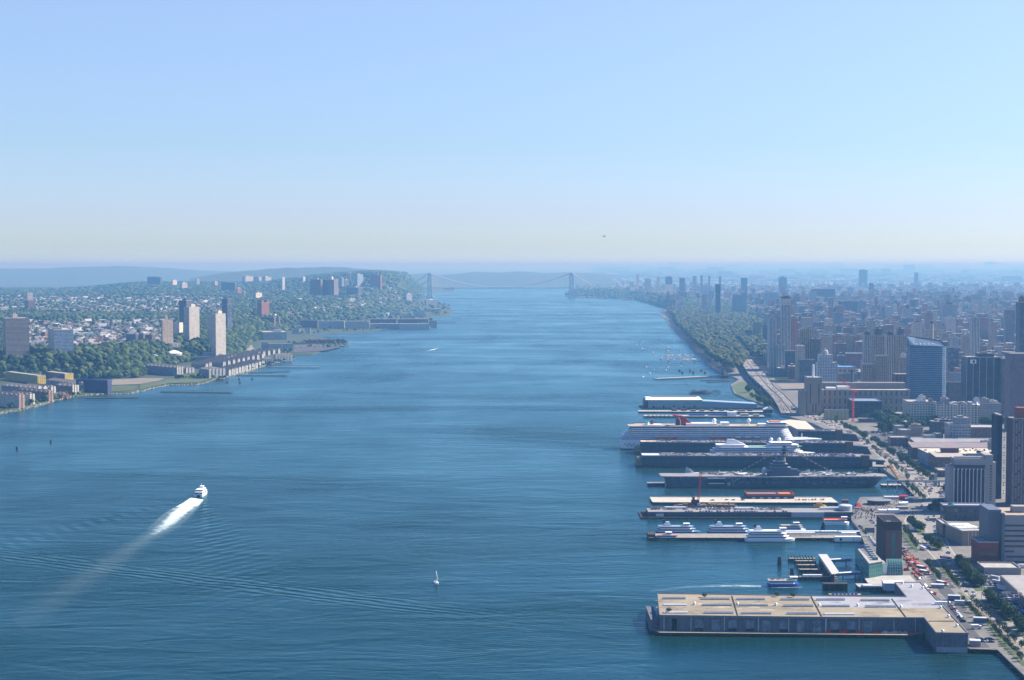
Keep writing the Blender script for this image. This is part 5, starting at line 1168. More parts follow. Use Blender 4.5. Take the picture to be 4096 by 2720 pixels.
# ---- ferry terminal
def P3(px,py,z):return G(px,py,z)
zt=15.0
A=P3(3476,2257,zt);B_=P3(3530,2248,zt);C_=P3(3470,2186,zt);D_=P3(3421,2186,zt)
e=empty('ferry_terminal',(A[0],A[1],3),0,'green glass ferry terminal with a slanting pale roof beside the brick tower','ferry terminal');off=lambda p:(p[0]-A[0],p[1]-A[1])
q=[off(A),off(B_),off(C_),off(D_)]
b=MB();b.prism(q,-2.5,zt-3,0,0,False);b.build('glass_wall',facade('terminal_glass',(.10,.26,.22),glass=(.03,.12,.11),floor=3.5,bay=2.2,wh=.85,ww=.8,lit=.1),e)
b=MB();b.prism(q,zt-3,zt-2.4);cx_=sum(p[0]for p in q)/4;cy_=sum(p[1]for p in q)/4
b.prism([(cx_+(x-cx_)*1.02,cy_+(y-cy_)*1.02)for x,y in q],zt-2.41,zt-2.1);b.build('roof',CONC,e)
b=MB()
for k in range(7):
    t=.15+.11*k;x=q[3][0]*(1-t)+q[0][0]*t+7;y=q[3][1]*(1-t)+q[0][1]*t;b.box(x-1.6,x+2.4,y-2.5,y+2.2,zt-2.1,zt+random.uniform(.2,1.8))
b.build('roof_units',plain('plant_grey',(.18,.24,.26),.5,noise=.3,scale=.6),e)
Y2=G(3560,2302,3)[1];xa_,xb_=XA(3551,2300,Y2),XA(3611,2300,Y2);zc=ZT(2236,Y2+6)
e2=empty('glass_atrium',(xa_,Y2,3),0,'curved green glass atrium in front of the brown brick tower','glass hall');Wd=xb_-xa_;b=MB();n=8;P=[(-.5+7.5*(1-cos(pi/2*k/n)),(zc-3)*sin(pi/2*k/n))for k in range(n+1)]
for k in range(n):b.face([(0,P[k][0],P[k][1]),(Wd,P[k][0],P[k][1]),(Wd,P[k+1][0],P[k+1][1]),(0,P[k+1][0],P[k+1][1])])
b.face([(0,p_[0],p_[1])for p_ in P]+[(0,P[-1][0],0)]);b.face([(Wd,P[-1][0],0)]+[(Wd,p_[0],p_[1])for p_ in P[::-1]]);b.face([(Wd,P[-1][0],0),(0,P[-1][0],0),(0,P[-1][0],P[-1][1]),(Wd,P[-1][0],P[-1][1])]);b.build('glass_vault',GG,e2)
b=MB()
for k in range(1,n):b.tube((0,P[k][0]-.05,P[k][1]+.05),(Wd,P[k][0]-.05,P[k][1]+.05),.09,4)
for j in range(7):
    x=Wd*j/6
    for k in range(n):b.tube((x,P[k][0]-.05,P[k][1]+.05),(x,P[k+1][0]-.05,P[k+1][1]+.05),.1,4)
b.build('mullion',plain('pale_mullion',(.4,.55,.5),.5),e2)
e3=empty('building',(XA(3530,2300,Y2+1),Y2+1,3),0,'plain white link building between the terminal and the green atrium','building');b=MB();w=xa_-XA(3530,2300,Y2+1)-.4;b.box(0,w,0,16,-1,9.5);b.build('wall',WHITE,e3);b=MB();b.box(-.2,w,-.2,16,9.5,9.9);b.build('roof',CONC,e3)
kerb_strip('quay_deck',[(3452,2290),(3530,2300),(3640,2303),(3665,2330),(3600,2340),(3475,2338),(3455,2310)],CONC,'pale terminal forecourt',.3)
# ---- consulate tower with white fins
PG=plain('warm_grey_panel',(0.36,0.33,0.31),.7,noise=.08,scale=.1)
Y=G(3815,2022,10)[1];X=XA(3815,2020,Y);Wc=(XA(3968,2020,Y)-X);z0=3;h=ZT(1826,Y)-z0
e=empty('office_tower',(X,Y,z0),GA,'grey office tower with seven tall white fins and a hooded top','office tower');HERO.append((X,Y,GA,-6,Wc+8,0,26))
wf=XA(3937,2020,Y)-X;hf=ZT(1875,Y)-z0;hb=ZT(2012,Y)-z0
b=MB();b.box(-5.2,0,2,20,-1,ZT(1866,Y)-z0);b.box(0,wf,1.5,22,-1,hf+3);b.box(wf,Wc,0,24,-1,ZT(1819,Y)-z0+0);b.box(Wc,Wc+4,4,20,-1,ZT(1850,Y)-z0);b.build('wall',PG,e)
b=MB();b.box(0,wf,1.0,20,hf+5,h-2);b.taper([(0,-.5),(wf,-.5),(wf,20),(0,20)],hf+4.2,[(0,2.5),(wf,2.5),(wf,20),(0,20)],h-4);b.build('hooded_top',plain('pale_panel',(.42,.38,.34),.7,noise=.1,scale=.3),e)
b=MB();b.box(.2,wf-.1,1.1,1.5,hb,hf);b.box(.4,wf-.4,.2,1.4,hf+1,hf+4.1);b.build('glass_front',plain('violet_glass',(.03,.02,.05),.15),e)
for k in range(9):
    x=wf*k/8-.25;b=MB();b.box(x,x+.55,.1,1.1,hb,hf-2);b.taper([(x,.1),(x+.55,.1),(x+.55,1.1),(x,1.1)],hf-2,[(x,.1),(x+1.5,.1),(x+1.5,1.1),(x,1.1)],hf);b.build('white_fin',WHITE,e)
b=MB()
for k in range(12):b.box(wf*(.03+.08*k),wf*(.03+.08*k)+wf*.06,3,7,h-2,h-.2)
b.build('roof_louvre',plain('light_louvre',(.55,.55,.54),.6),e)
wins(e,[('f',wf+(Wc-wf)*.62,hb+3+k*3.0,wf+(Wc-wf)*.85,hb+4.5+k*3.0)for k in range(13)])
r0,W,D,h=mh('long low white roofed podium below the finned tower',3781,3785,3960,2024,2081,fm('podium_dark',(.10,.09,.10),floor=7,bay=5,wh=.5,ww=.6),cat='building',name='building',depth=16,roof=plain('podium_roof',(.42,.43,.47),.7,noise=.1))
b=MB();b.cyl(W*.19,4,h,h+3,4.2,2.2,12);b.build('skylight_dome',GG,r0)
# brown slab tower and its dark neighbour
FB=plain('pale_floor_edge',(0.42,0.27,0.21),.8);BW=plain('maroon_brick',(0.10,0.035,0.03),.85,noise=.15,scale=.6)
Y=1735.;X=XA(4046,1900,Y);z1=ZT(1676,Y);e=empty('apartment_tower',(X,Y,3),GA,'brown slab with pale floor edges and a red rooftop block at the frame edge','apartment tower');HERO.append((X,Y,GA,0,40,0,30))
b=MB();b.box(0,34,0,24,-1,z1-3);b.build('wall',BW,e);nf=int((z1-3)/2.85)
for k in range(nf):
    z=1.5+k*2.85;b=MB();b.box(-.3,34,-.55,-.02,z,z+.45);b.build('floor_edge',FB,e)
wr=[]
for k in range(nf):
    for j in range(11):
        if(k*7+j*3)%5!=0 or j%3==0:wr.append(('f',.8+j*3.05,2.4+k*2.85,2.6+j*3.05,4.0+k*2.85))
random.shuffle(wr);wins(e,wr,plain('pale_window',(.25,.30,.36),.2,noise=.5,scale=.35))
b=MB();b.box(6,30,4,16,z1-3,z1+9);b.build('roof_bulkhead',plain('red_brick_box',(.30,.09,.06),.8,noise=.1),e);b=MB();b.box(-.5,34,-.5,.2,z1-3,z1-2);b.box(1,34,1,23,z1-3,z1-2.8);b.build('roof',CONC,e)
Y=1790.;X=XA(4000,1900,Y);z1=ZT(1660,Y);W=XA(4046,1900,1738)-X-2;e=empty('apartment_tower',(X,Y-6,3),GA,'dark side wing of the brown slab with tiny pale windows','apartment tower')
b=MB();b.box(0,W,0,26,-1,z1-3);b.build('wall',plain('navy_brick',(.025,.025,.05),.85,noise=.2),e);wr=[('f',1.5+j*4.2,3+k*2.85,2.9+j*4.2,4.3+k*2.85)for k in range(nf)for j in range(2)if(k+j)%3 or j]+[('l',1.5+j*4.2,3+k*2.85,2.9+j*4.2,4.3+k*2.85)for k in range(nf)for j in range(4)]
wins(e,wr,MATS['pale_window']);b=MB();b.box(-.4,W+2,-.4,26,z1-3,z1-2.2);b.build('roof',CONC,e)
mh('pink banded parking ramp building between the finned tower and the brown slab',3968,3976,4012,1846,2030,fm('pink_bands',(.45,.27,.22),glass=(.02,.01,.02),floor=5.6,bay=30,wh=.35,ww=.95,lit=0),cat='garage',name='parking_garage',Y=1830,depth=30)
# grey ribbed office at the lower edge with its maroon base
Y=G(4010,2262,3)[1];X=XA(4010,2262,Y);z1=ZT(2062,Y);e=empty('office_building',(X,Y,3),GA,'wide grey office block with dark ribbon windows and a tan roof at the frame edge','office building');HERO.append((X,Y,GA,-12,50,0,50))
GR=plain('pale_grey_panel',(0.33,0.32,0.33),.7,noise=.1,scale=.2);b=MB();b.box(0,42,0,44,-1,z1-3);b.build('wall',GR,e)
for k in range(8):
    z=2.5+k*4.55
    if z+2>z1-4:break
    b=MB();b.box(.8 if k>1 else 3,42 if k!=2 else 10,-.12,.05,z,z+1.7);b.build('ribbon_window',GLASS,e)
b=MB();b.box(-.3,42,-.3,44,z1-3,z1-2.5);b.build('roof',plain('tan_roof',(.42,.33,.23),.9,noise=.12,scale=.1),e);b=MB();b.box(12,24,14,24,z1-2.5,z1+3);b.build('roof_bulkhead',PG,e)
b=MB();b.box(-11,-.1,6,40,-1,z1+1);b.box(-1.2,1.2,-1,6,-1,z1-1);b.build('stair_tower',plain('blue_grey_panel',(.13,.15,.20),.6,noise=.1),e)
r0,W,D,h=mh('maroon brick base building with three dark window bands',3922,3927,4008,2171,2262,plain('maroon_base',(.24,.06,.045),.8,noise=.12,scale=.5),cat='building',name='building',depth=26)
for k in range(4):
    b=MB();b.box(1,W-.5,-.12,.04,2.6+k*3.4,4.0+k*3.4);b.build('ribbon_window',GLASS,r0)
r0,W,D,h=mh('tan building with white skylights and a white roof terrace',3808,3862,3958,2128,2182,TWN,cat='building',name='building',depth=44,th=.12)
b=MB()
for k in range(9):b.box(W*.1+k*W*.1,W*.1+k*W*.1+1.6,D*.72,D*.98,h,h+1.2)
b.build('skylight',WHITE,r0);b=MB();b.box(W*.15,W*.52,D*.35,D*.66,h,h+1.0);b.box(W*.56,W*.98,D*.38,D*.68,h,h+1.2);b.build('white_roof',WHITE,r0);b=MB()
for k in range(5):b.box(W*(.25+.15*k),W*(.25+.15*k)+.4,-.2,.02,0,h)
b.build('white_pier',WHITE,r0)
mh('small brown brick block in front of the skylit building',3778,3782,3806,2098,2152,BRN,cat='building',name='building',depth=30)
# garage with buses on the roof at the frame edge
r0,W,D,h=mh('long dark bus garage wall slanting along the trailer lane',3948,3952,4100,2275,2310,PG,cat='garage',name='bus_garage',depth=26,Y=G(3952,2300,3)[1])
Pq=[G(x,y,3)[:2]for x,y in[(4000,2345),(4230,2560),(4420,2560),(4300,2345)]];o=Pq[0];e=empty('bus_garage',(o[0],o[1],3),0,'big grey garage with cars parked on its roof at the frame edge','garage')
b=MB();b.prism([(x-o[0],y-o[1])for x,y in Pq],-1,9);b.build('wall',PG,e);b=MB();b.prism([((x-o[0])*.99+.6,(y-o[1]))for x,y in Pq],9,9.2);b.build('roof',plain('garage_roof',(.34,.32,.30),.9,noise=.15,scale=.1),e)
# loft and low blocks of the middle ground
mid=[
 (3800,3806,3890,1700,1772,fm('grey_loft',(.36,.36,.38),floor=4.2,bay=4.4,wh=.5,ww=.62,glass=(.02,.03,.06)),36,'grey loft building with cooling plant beside the park',((.35,.98,.2,.8,10,GRY),)),
 (3890,3893,4003,1711,1768,BRN,40,'brown factory behind the grey loft building',()),(3584,3588,3623,1706,1744,GRY,20,'small grey stepped building at the park edge',()),
 (3604,3608,3650,1722,1764,TWN,24,'tan low building in front of the small stepped building',()),(3647,3651,3698,1711,1746,TWN,22,'blank tan block with a battlement top at the park edge',((.1,.9,.1,.6,5,TWN),)),
 (3700,3704,3745,1744,1772,WHT,18,'small white arcaded building beneath the park trees',()),(3748,3752,3780,1738,1766,GRY,20,'small grey house like block beneath the park trees',()),
 (3846,3850,4003,1760,1780,DKB,20,'long navy shed front between the lofts',()),(3565,3569,3640,1752,1785,BRN,24,'low brown garage by the crowded lot',()),
 (3946,3950,4003,1773,1808,TAN,30,'tan block with white roof huts beside the brown slab',((.1,.4,.2,.6,3,WHT),(.5,.8,.2,.6,5,WHT))),(3960,3964,4004,1810,1850,DKB,30,'dark navy block under the tan block with huts',()),
 (3760,3764,3802,1884,1908,BRN,26,'small red brick building left of the finned tower',())]
for(a,m,c,t,b_,w,dp,lab,bx)in mid:mh(lab,a,m,c,t,b_,w,cat='building',name='building',depth=dp,boxes=bx)
def pblock(name,label,cat,pts,z1,wall,roof,z0=3,top=None):
    """block whose roof outline is traced on the plane z1"""
    P=[G(x,y,z1)[:2]for x,y in pts];o=P[0];e=empty(name,(o[0],o[1],z0),0,label,cat);b=MB();b.prism([(x-o[0],y-o[1])for x,y in P],-1,z1-z0-.3,0,0,False);b.build('wall',wall,e)
    cx_=sum(p[0]for p in P)/len(P);cy_=sum(p[1]for p in P)/len(P);b=MB();b.prism([((cx_+(x-cx_)*1.01)-o[0],(cy_+(y-cy_)*1.01)-o[1])for x,y in P],z1-z0-.3,z1-z0);b.build('roof',roof,e);HERO.append((min(p[0]for p in P),min(p[1]for p in P),0,0,max(p[0]for p in P)-min(p[0]for p in P),0,10));return e,o
CREAM=plain('cream_roof',(0.60,0.53,0.41),.85,noise=.08,scale=.05)
e,o=pblock('warehouse','broad warehouse with a long cream roof dotted with vents','warehouse',[(3714,1812),(3672,1793),(3948,1793),(3958,1814)],20,fm('pale_blue_wall',(.28,.32,.36),floor=9,bay=14,wh=.3,ww=.2),CREAM)
b=MB();
for _ in range(22):p=G(random.uniform(3690,3945),random.uniform(1796,1811),20);b.box(p[0]-o[0]-.8,p[0]-o[0]+.8,p[1]-o[1]-.8,p[1]-o[1]+.8,17,18.4)
b.build('roof_vents',DARK,e)
pblock('warehouse','purple brown warehouse behind the cream roof','warehouse',[(3650,1790),(3632,1768),(3948,1770),(3948,1791)],19,plain('purple_brown',(.13,.07,.07),.85,noise=.15),plain('mauve_roof',(.24,.20,.20),.9,noise=.2,scale=.08))
pblock('building','flat grey roofed shed row with white roof lights beyond the purple warehouse','building',[(3660,1768),(3640,1752),(3930,1756),(3948,1768)],14,DKB,plain('grey_flat_roof',(.28,.27,.27),.9,noise=.2,scale=.08))
e,o=pblock('loft_building','dark red brick loft building with rooftop sheds behind the finned tower','loft building',[(3744,1828),(3714,1806),(3840,1806),(3860,1828)],22,BRN,plain('beige_roof',(.42,.38,.32),.9,noise=.2,scale=.08))
b=MB();p=G(3764,1810,22);b.box(p[0]-o[0],p[0]-o[0]+22,p[1]-o[1]-4,p[1]-o[1]+3,19,25);b.build('roof_shed',plain('maroon_shed',(.12,.05,.06),.8),e)
def water_tank(label,px,pb,pt,z0,r):
    p=G(px,pb,z0);z1=ZT(pt,p[1]);e=empty('water_tank',p,0,label,'water tank');hh=z1-z0;b=MB()
    for a in range(4):b.tube((r*.7*cos(a*pi/2+.7),r*.7*sin(a*pi/2+.7),0),(r*.6*cos(a*pi/2+.7),r*.6*sin(a*pi/2+.7),hh*.4),.2,4)
    b.build('legs_frame',DARK,e);b=MB();b.cyl(0,0,hh*.4,hh*.8,r,seg=12);b.build('barrel',PILE,e);b=MB();b.cyl(0,0,hh*.8,hh,r*1.08,.1,12);b.build('conical_roof',plain('tank_roof',(.5,.42,.3),.7),e)
water_tank('wooden water tank above the cream roofed warehouse',3915,1822,1797,20,3.2);water_tank('dark water tank with a pale cone at the park edge',3619,1705,1681,14,3.4);water_tank('short water tank on the dark red loft',3857,1824,1813,22,2.4)
# low generated fill between the placed blocks
fill=[(3480,1690),(3540,1700),(3800,1790),(3300,1590)]
fb=0
for(x0,x1,y0,y1,n)in[(3660,4050,1560,1600,46),(3930,4090,1612,1700,22),(3800,4000,1690,1700,8),(3640,3800,1590,1606,8),(3720,3800,1715,1735,6),(3440,3640,1555,1562,8),(3880,3950,1755,1758,3)]:
    for _ in range(n):
        x=random.uniform(x0,x1);y=random.uniform(y0,y1);p=G(x,y,3);c,cn=random.choices(wallc,wp)[0]
        if not off_foot(np.array([p[0]+8]),np.array([p[1]+8]),HERO,6)[0]:continue
        w=random.uniform(9,22);d=random.uniform(12,24);h=random.uniform(9,20);b=MB();b.box(0,w,0,d,-1,h);b.box(w*.5,w*.8,d*.4,d*.7,h,h+random.uniform(1.5,4));tl='squat' if h<15 else 'narrow'
        o=b.build('city_block',CITYO,None,f'{tl} {cn} building among the rooftops behind the cream lofts','building',f'{tl} {cn} infill buildings',None,p,GA);o.color=c+(1,);HERO.append((p[0],p[1],GA,0,w,0,d))
for(a,m,c,t,b_,w,dp,lab)in[(3535,3538,3580,1664,1684,DKB,26,'dark low workshop beside the dark open garage'),(3586,3590,3632,1656,1684,GRY,30,'grey workshop row left of the cream loft building'),(3440,3444,3500,1676,1690,BRN,16,'long brown car dealer hall at the street edge'),(3300,3304,3344,1660,1672,GRY,14,'grey hut beneath the yellowish sheds')]:mh(lab,a,m,c,t,b_,w,cat='building',name='building',depth=dp)
p=G(3494,1674,6);Ws=XA(3532,1674,p[1])-p[0];BRD=empty('billboard',p,GA,'dark billboard with two white capital letters below the dark garage','billboard');b=MB();b.box(0,Ws,0,.6,1,8.5);b.build('board',DKB,BRD);b=MB();b.box(1,1.6,.1,.5,-3.5,1);b.box(Ws-1.6,Ws-1,.1,.5,-3.5,1);b.build('post',DARK,BRD)
# ================= piers, ships and boats =================
NAVY=plain('navy_steel',(0.05,0.06,0.085),.7,noise=.2,scale=.4)
PA=-0.04
def pframe(pM,pR,Y,a=PA):
    X=XA(pM,1200,Y);uR=XA(pR,1200,Y)/Y;return X,(uR*Y-X)/(cos(a)-uR*sin(a))
def pier(label,pL,pR,yw,depth,z=2.4,a=PA,mat=CONC,name='pier',cat='pier',piles=True,side=PILE,gap=9):
    """deck on piles; yw = pixel row of the water at its near corner"""
    Y=G(pL,yw,0)[1];X,W=pframe(pL,pR,Y,a);e=empty(name,(X,Y,0),a,label,cat)
    b=MB();b.box(0,W,0,depth,z-1.1,z,0,1);b.build('deck',[side,mat],e)
    if piles:
        b=MB();n=max(3,int(W/gap));b.box(.6,W-.6,.6,depth-.6,-2,z-1.1)
        for k in range(n+1):b.cyl(min(W-.5,W*k/n+.3),-.15,-2,z+.5 if k%3==0 else z-.2,.45,seg=6)
        b.build('piles',PILE,e)
    return e,W,Y
def boxes_on(e,rects,name,mat):
    b=MB()
    for r in rects:b.box(*r)
    return b.build(name,mat,e)
# ---- long shed nearest the camera
ZR=13.2;RP=[(2631,2375),(2639,2462),(3296,2470),(3698,2472),(3745,2532),(3872,2534),(3767,2420),(3682,2330),(3579,2330),(3626,2388),(3296,2385)]
RW=[G(x,y,ZR)[:2]for x,y in RP];O=RW[1];e=empty('pier_shed',(O[0],O[1],0),0,'huge pier shed with a flat tan and grey roof and rows of skylights','pier shed');HERO.append((O[0],O[1],0,0,400,-60,80))
lo=lambda x,y,z=ZR:(G(x,y,z)[0]-O[0],G(x,y,z)[1]-O[1])
SHW=bpy.data.materials.new('weathered_shed_wall');SHW.use_nodes=True;nt=SHW.node_tree;v=stretched(nt,.35,.35);f=link_noise(nt,v,1.0,6,.75);mp=nt.nodes.new('ShaderNodeMapping');tc=nt.nodes.new('ShaderNodeTexCoord');mp.inputs['Scale'].default_value=(.9,.9,.05);nt.links.new(tc.outputs['Object'],mp.inputs[0]);st=link_noise(nt,mp.outputs[0],1.2,4,.6)
r=nt.nodes.new('ShaderNodeValToRGB');nt.links.new(_math(nt,'ADD',_math(nt,'MULTIPLY',f,.5),_math(nt,'MULTIPLY',st,.5)),r.inputs[0]);r.color_ramp.elements[0].position=.36;r.color_ramp.elements[0].color=(.04,.045,.06,1);r.color_ramp.elements[1].position=.66;r.color_ramp.elements[1].color=(.15,.15,.17,1);nt.links.new(r.outputs[0],nt.nodes['Principled BSDF'].inputs['Base Color']);nt.nodes['Principled BSDF'].inputs['Roughness'].default_value=.85
b=MB();b.prism([(x-O[0],y-O[1])for x,y in RW],-1.5,ZR-.3,0,0,False);b.build('wall',SHW,e)
TR=ground_material('gravel_roof',[(.17,.145,.095),(.27,.225,.15),(.31,.26,.17),(.37,.315,.21)],(.01,.05,1.2));GRF=ground_material('grey_membrane',[(.26,.26,.28),(.32,.32,.34),(.40,.40,.42)],(.01,.05,.4))
def roofsheet(name,pts,z,mat):
    P=[lo(x,y)for x,y in pts];t=tessellate_polygon([[mathutils.Vector((p[0],p[1],0))for p in P]]);b=MB();b.v=[(p[0],p[1],z)for p in P]
    for f in t:
        a_,c_,d_=[P[i]for i in f];ar=(c_[0]-a_[0])*(d_[1]-a_[1])-(c_[1]-a_[1])*(d_[0]-a_[0]);b.f.append(tuple(f)if ar>0 else tuple(f[::-1]));b.m.append(0)
    return b.build(name,mat,e)
roofsheet('roof',RP,ZR,TR);roofsheet('grey_roof',[(3245,2386),(3296,2385.5),(3625,2388.5),(3580,2331),(3681,2331),(3779,2433),(3560,2431),(3290,2429)],ZR+.03,GRF)
rr=random.Random(12)
for(x0,x1,y0,y1,n_,m_)in[(2650,3230,2388,2455,16,plain('dark_patch',(.25,.21,.145),.9,noise=.4,scale=.2)),(2660,3560,2395,2462,14,plain('pale_patch',(.38,.33,.23),.9,noise=.3,scale=.2)),(3300,3700,2395,2428,8,plain('damp_patch',(.24,.24,.27),.6,noise=.4,scale=.2)),(3440,3760,2436,2466,5,MATS['dark_patch'])]:
    for _ in range(n_):
        c=lo(rr.uniform(x0,x1),rr.uniform(y0,y1));q=rr.uniform(1.2,5);P=[(c[0]+q*rr.uniform(.6,1.5)*cos(k_*.9)*1.8,c[1]+q*rr.uniform(.5,1.3)*sin(k_*.9))for k_ in range(7)]
        k=MB();k.face([(x,y,ZR+.045+rr.random()*.02)for x,y in P]);k.build('roof_patch',m_,e)
b=MB();n=len(RW)
for i in range(n):
    p,q=np.array(RW[i])-O,np.array(RW[(i+1)%n])-O;d=(q-p)/np.hypot(*(q-p));nn=np.array([-d[1],d[0]])*.35
    b.prism([tuple(p-nn),tuple(q-nn),tuple(q+nn),tuple(p+nn)],ZR-.9,ZR+.55)
b.build('parapet',plain('parapet_edge',(.20,.19,.20),.8,noise=.2),e)
c7=lambda cx,cy:(2550+cx/2.951,2300+cy/2.951);c8=lambda cx,cy:(3296+cx/2.951,2200+cy/2.951)
SKY_=plain('skylight_ridge',(.20,.24,.30),.3,noise=.3,scale=.6);SKW=plain('skylight_white',(.6,.62,.64),.4,noise=.1)
for i,(f_,x0,x1,y)in enumerate([(c7,295,565,275),(c7,750,1085,281),(c7,1170,1500,285),(c7,1690,2025,289),(c7,2110,2440,291),(c7,310,580,352),(c7,765,1110,354),(c7,1195,1535,358),(c7,1725,2070,363),(c7,2180,2500,367),(c7,312,590,441),(c7,785,1130,447),(c7,1225,1575,452),(c7,1765,2120,455),(c7,2205,2560,460),(c8,435,770,594),(c8,490,850,668),(c8,20,245,584)]):
    a_=lo(*f_(x0,y+8));c_=lo(*f_(x1,y+8));L=math.hypot(c_[0]-a_[0],c_[1]-a_[1]);an=atan2(c_[1]-a_[1],c_[0]-a_[0])
    k=MB();k.box(0,L,-1.1,1.1,0,.6);k.gable(0,L,-1.1,1.1,.6,1.5,0,'x',ov=.1);o=k.build('skylight',SKW if i in(5,10,14)else SKY_,e);o.location=(a_[0],a_[1],ZR+.05);o.rotation_euler=(0,0,an)
for(f_,x,y)in[(c7,672,352),(c7,1180,355),(c7,1632,362),(c7,2142,367),(c8,397,665),(c8,908,684),(c8,1375,690),(c8,1470,797),(c8,1570,907),(c8,1400,975),(c8,1165,460),(c8,925,400),(c8,1035,440)]:
    p=lo(*f_(x,y));k=MB();k.cyl(0,0,0,1.2,.9,.7,8);k.sphere(0,0,1.2,1.2,half=True,seg=8);o=k.build('roof_vent',WHITE,e);o.location=(p[0],p[1],ZR)
for(A_,B_)in[((c7,1115,250),(c7,1185,487)),((c7,2050,256),(c7,2175,492)),((c8,800,578),(c8,970,800)),((c8,1232,843),(c8,1535,843))]:
    a_=np.array(lo(*A_[0](*A_[1:])));c_=np.array(lo(*B_[0](*B_[1:])));d=(c_-a_)/np.hypot(*(c_-a_));nn=np.array([-d[1],d[0]])*.3;k=MB();k.prism([tuple(a_-nn),tuple(c_-nn),tuple(c_+nn),tuple(a_+nn)],ZR,ZR+.45);k.build('roof_joint',DARK,e)
boxes_on(e,[(lo(3712,2396)[0],lo(3712,2396)[0]+9,lo(3712,2420)[1],lo(3712,2420)[1]+2.5,ZR,ZR+2.5)],'roof_hut',WHITE)
# doors and downpipes on the near wall
wx=lambda f_,cx:lo(*f_(cx,500 if f_ is c7 else 800))[0]
fy=lambda x:float(np.interp(x,[0,RW[2][0]-O[0],RW[3][0]-O[0]],[0,RW[2][1]-O[1],RW[3][1]-O[1]]))
DOOR=plain('pale_shutter',(.19,.22,.26),.6,noise=.6,scale=.25)
for(f_,a_,c_)in[(c7,690,785),(c7,885,980),(c7,1080,1175),(c7,1285,1380),(c7,1480,1575),(c7,1680,1780),(c7,1885,1970),(c7,2075,2170),(c7,2285,2380),(c8,80,175),(c8,275,370),(c8,470,570)]:
    x0,x1=wx(f_,a_),wx(f_,c_);k=MB();y=min(fy(x0),fy(x1));z0=4.6 if random.random()<.45 else 2.8;k.box(x0,x1,y-.12,y+.3,z0,ZR-2.6);o=k.build('shutter_door',DOOR,e)
    if z0>4:k=MB();k.box(x0+.05,x1-.05,y-.08,y+.3,2.6,4.6);k.build('door_gap',DARK,o)
k=MB();k.box(wx(c7,415),wx(c7,590),fy(wx(c7,415))-.2,.2,2.6,ZR-2.2);k.build('open_doorway',plain('doorway_shade',(.004,.004,.006),.9),e)  # black panel on the wall, painted for the shade inside the open doorway
for(f_,a_)in[(c7,322),(c7,640),(c7,1033),(c7,1432),(c7,1788),(c7,2225),(c8,22),(c8,415),(c8,824),(c8,1076)]:
    x=wx(f_,a_);k=MB();k.box(x-.22,x+.22,fy(x)-.55,fy(x)-.15,2.6,ZR-.6);k.build('downpipe',SKW,e)
X1=RW[3][0]-O[0]
k=MB();k.prism([lo(2606,2519,2.4),lo(2638,2530,2.4),lo(3652,2541,2.4),(X1+2,fy(X1)),(0,0),(-3,4),lo(2606,2512,2.4)],1.2,2.5,0,1);k.build('apron',[PILE,plain('yellowish_apron',(.40,.34,.22),.9,noise=.3,scale=.3)],e)
k=MB();a_=lo(2606,2540,0);c_=lo(3652,2552,0)
for j in range(64):t=j/63;x=a_[0]+(c_[0]-a_[0])*t;y=a_[1]+(c_[1]-a_[1])*t;k.cyl(x,y+.8,-2,2.7 if j%4==0 else 1.9,.5,seg=6)
k.prism([(a_[0],a_[1]+1),(c_[0],c_[1]+1),(c_[0],c_[1]+9),(a_[0],a_[1]+9)],-2,1.2);k.build('pile_row',PILE,e)
k=MB();q=lo(2603,2515,2.4);k.box(q[0],-.5,4,50,-1,9.2);k.build('end_lean_to',SHW,e)
a_=np.array(RW[4])-O;k=MB();c_=np.array(RW[5])-O;k.prism([(a_[0]+.3,a_[1]-.5),(c_[0]-.3,c_[1]-.5),(c_[0]-.3,c_[1]+.3),(a_[0]+.3,a_[1]+.3)],-.5,3.6);k.build('pale_skirting',plain('pale_skirt',(.34,.36,.38),.8,noise=.2),e)
REDB=plain('red_barrier',(.55,.02,.015),.5);BIN=plain('bin_grey',(.42,.43,.46),.4)
for i,(f_,a_,c_,m_)in enumerate([(c7,2225,2282,REDB),(c8,38,80,REDB),(c8,185,285,REDB),(c8,372,458,REDB),(c8,575,670,REDB),(c8,1000,1070,REDB),(c8,672,760,BIN),(c8,768,870,BIN),(c8,880,985,BIN)]):
    x0,x1=wx(f_,a_),wx(f_,c_);k=MB();y0=-3.2
    n=max(2,int((x1-x0)/1.3))
    for j in range(n):x=(x1-x0)*j/n;hh=random.uniform(1.1,1.9);k.box(x,x+1.0,-.6,.6+random.uniform(0,.4),0,hh);k.box(x+.2,x+.8,-.3,.3,hh,hh+.35)
    k.build('barrier_stack' if m_ is REDB else 'bin_row',m_,None,['small red barrier stack by the middle doors of the long shed','red barrier stack at the foot of a pale shutter','wide red barrier stack between two shutters','red barrier stack beside a white downpipe','long red barrier stack next to the grey bins','last red barrier stack in the shaded corner of the shed','first row of grey bins on the shed apron','middle row of grey bins on the shed apron','end row of grey bins near the shaded corner'][i],'barriers' if m_ is REDB else 'bins','stacks on the shed apron',None,(O[0]+x0,O[1]+fy(x0)+y0,2.55),0)
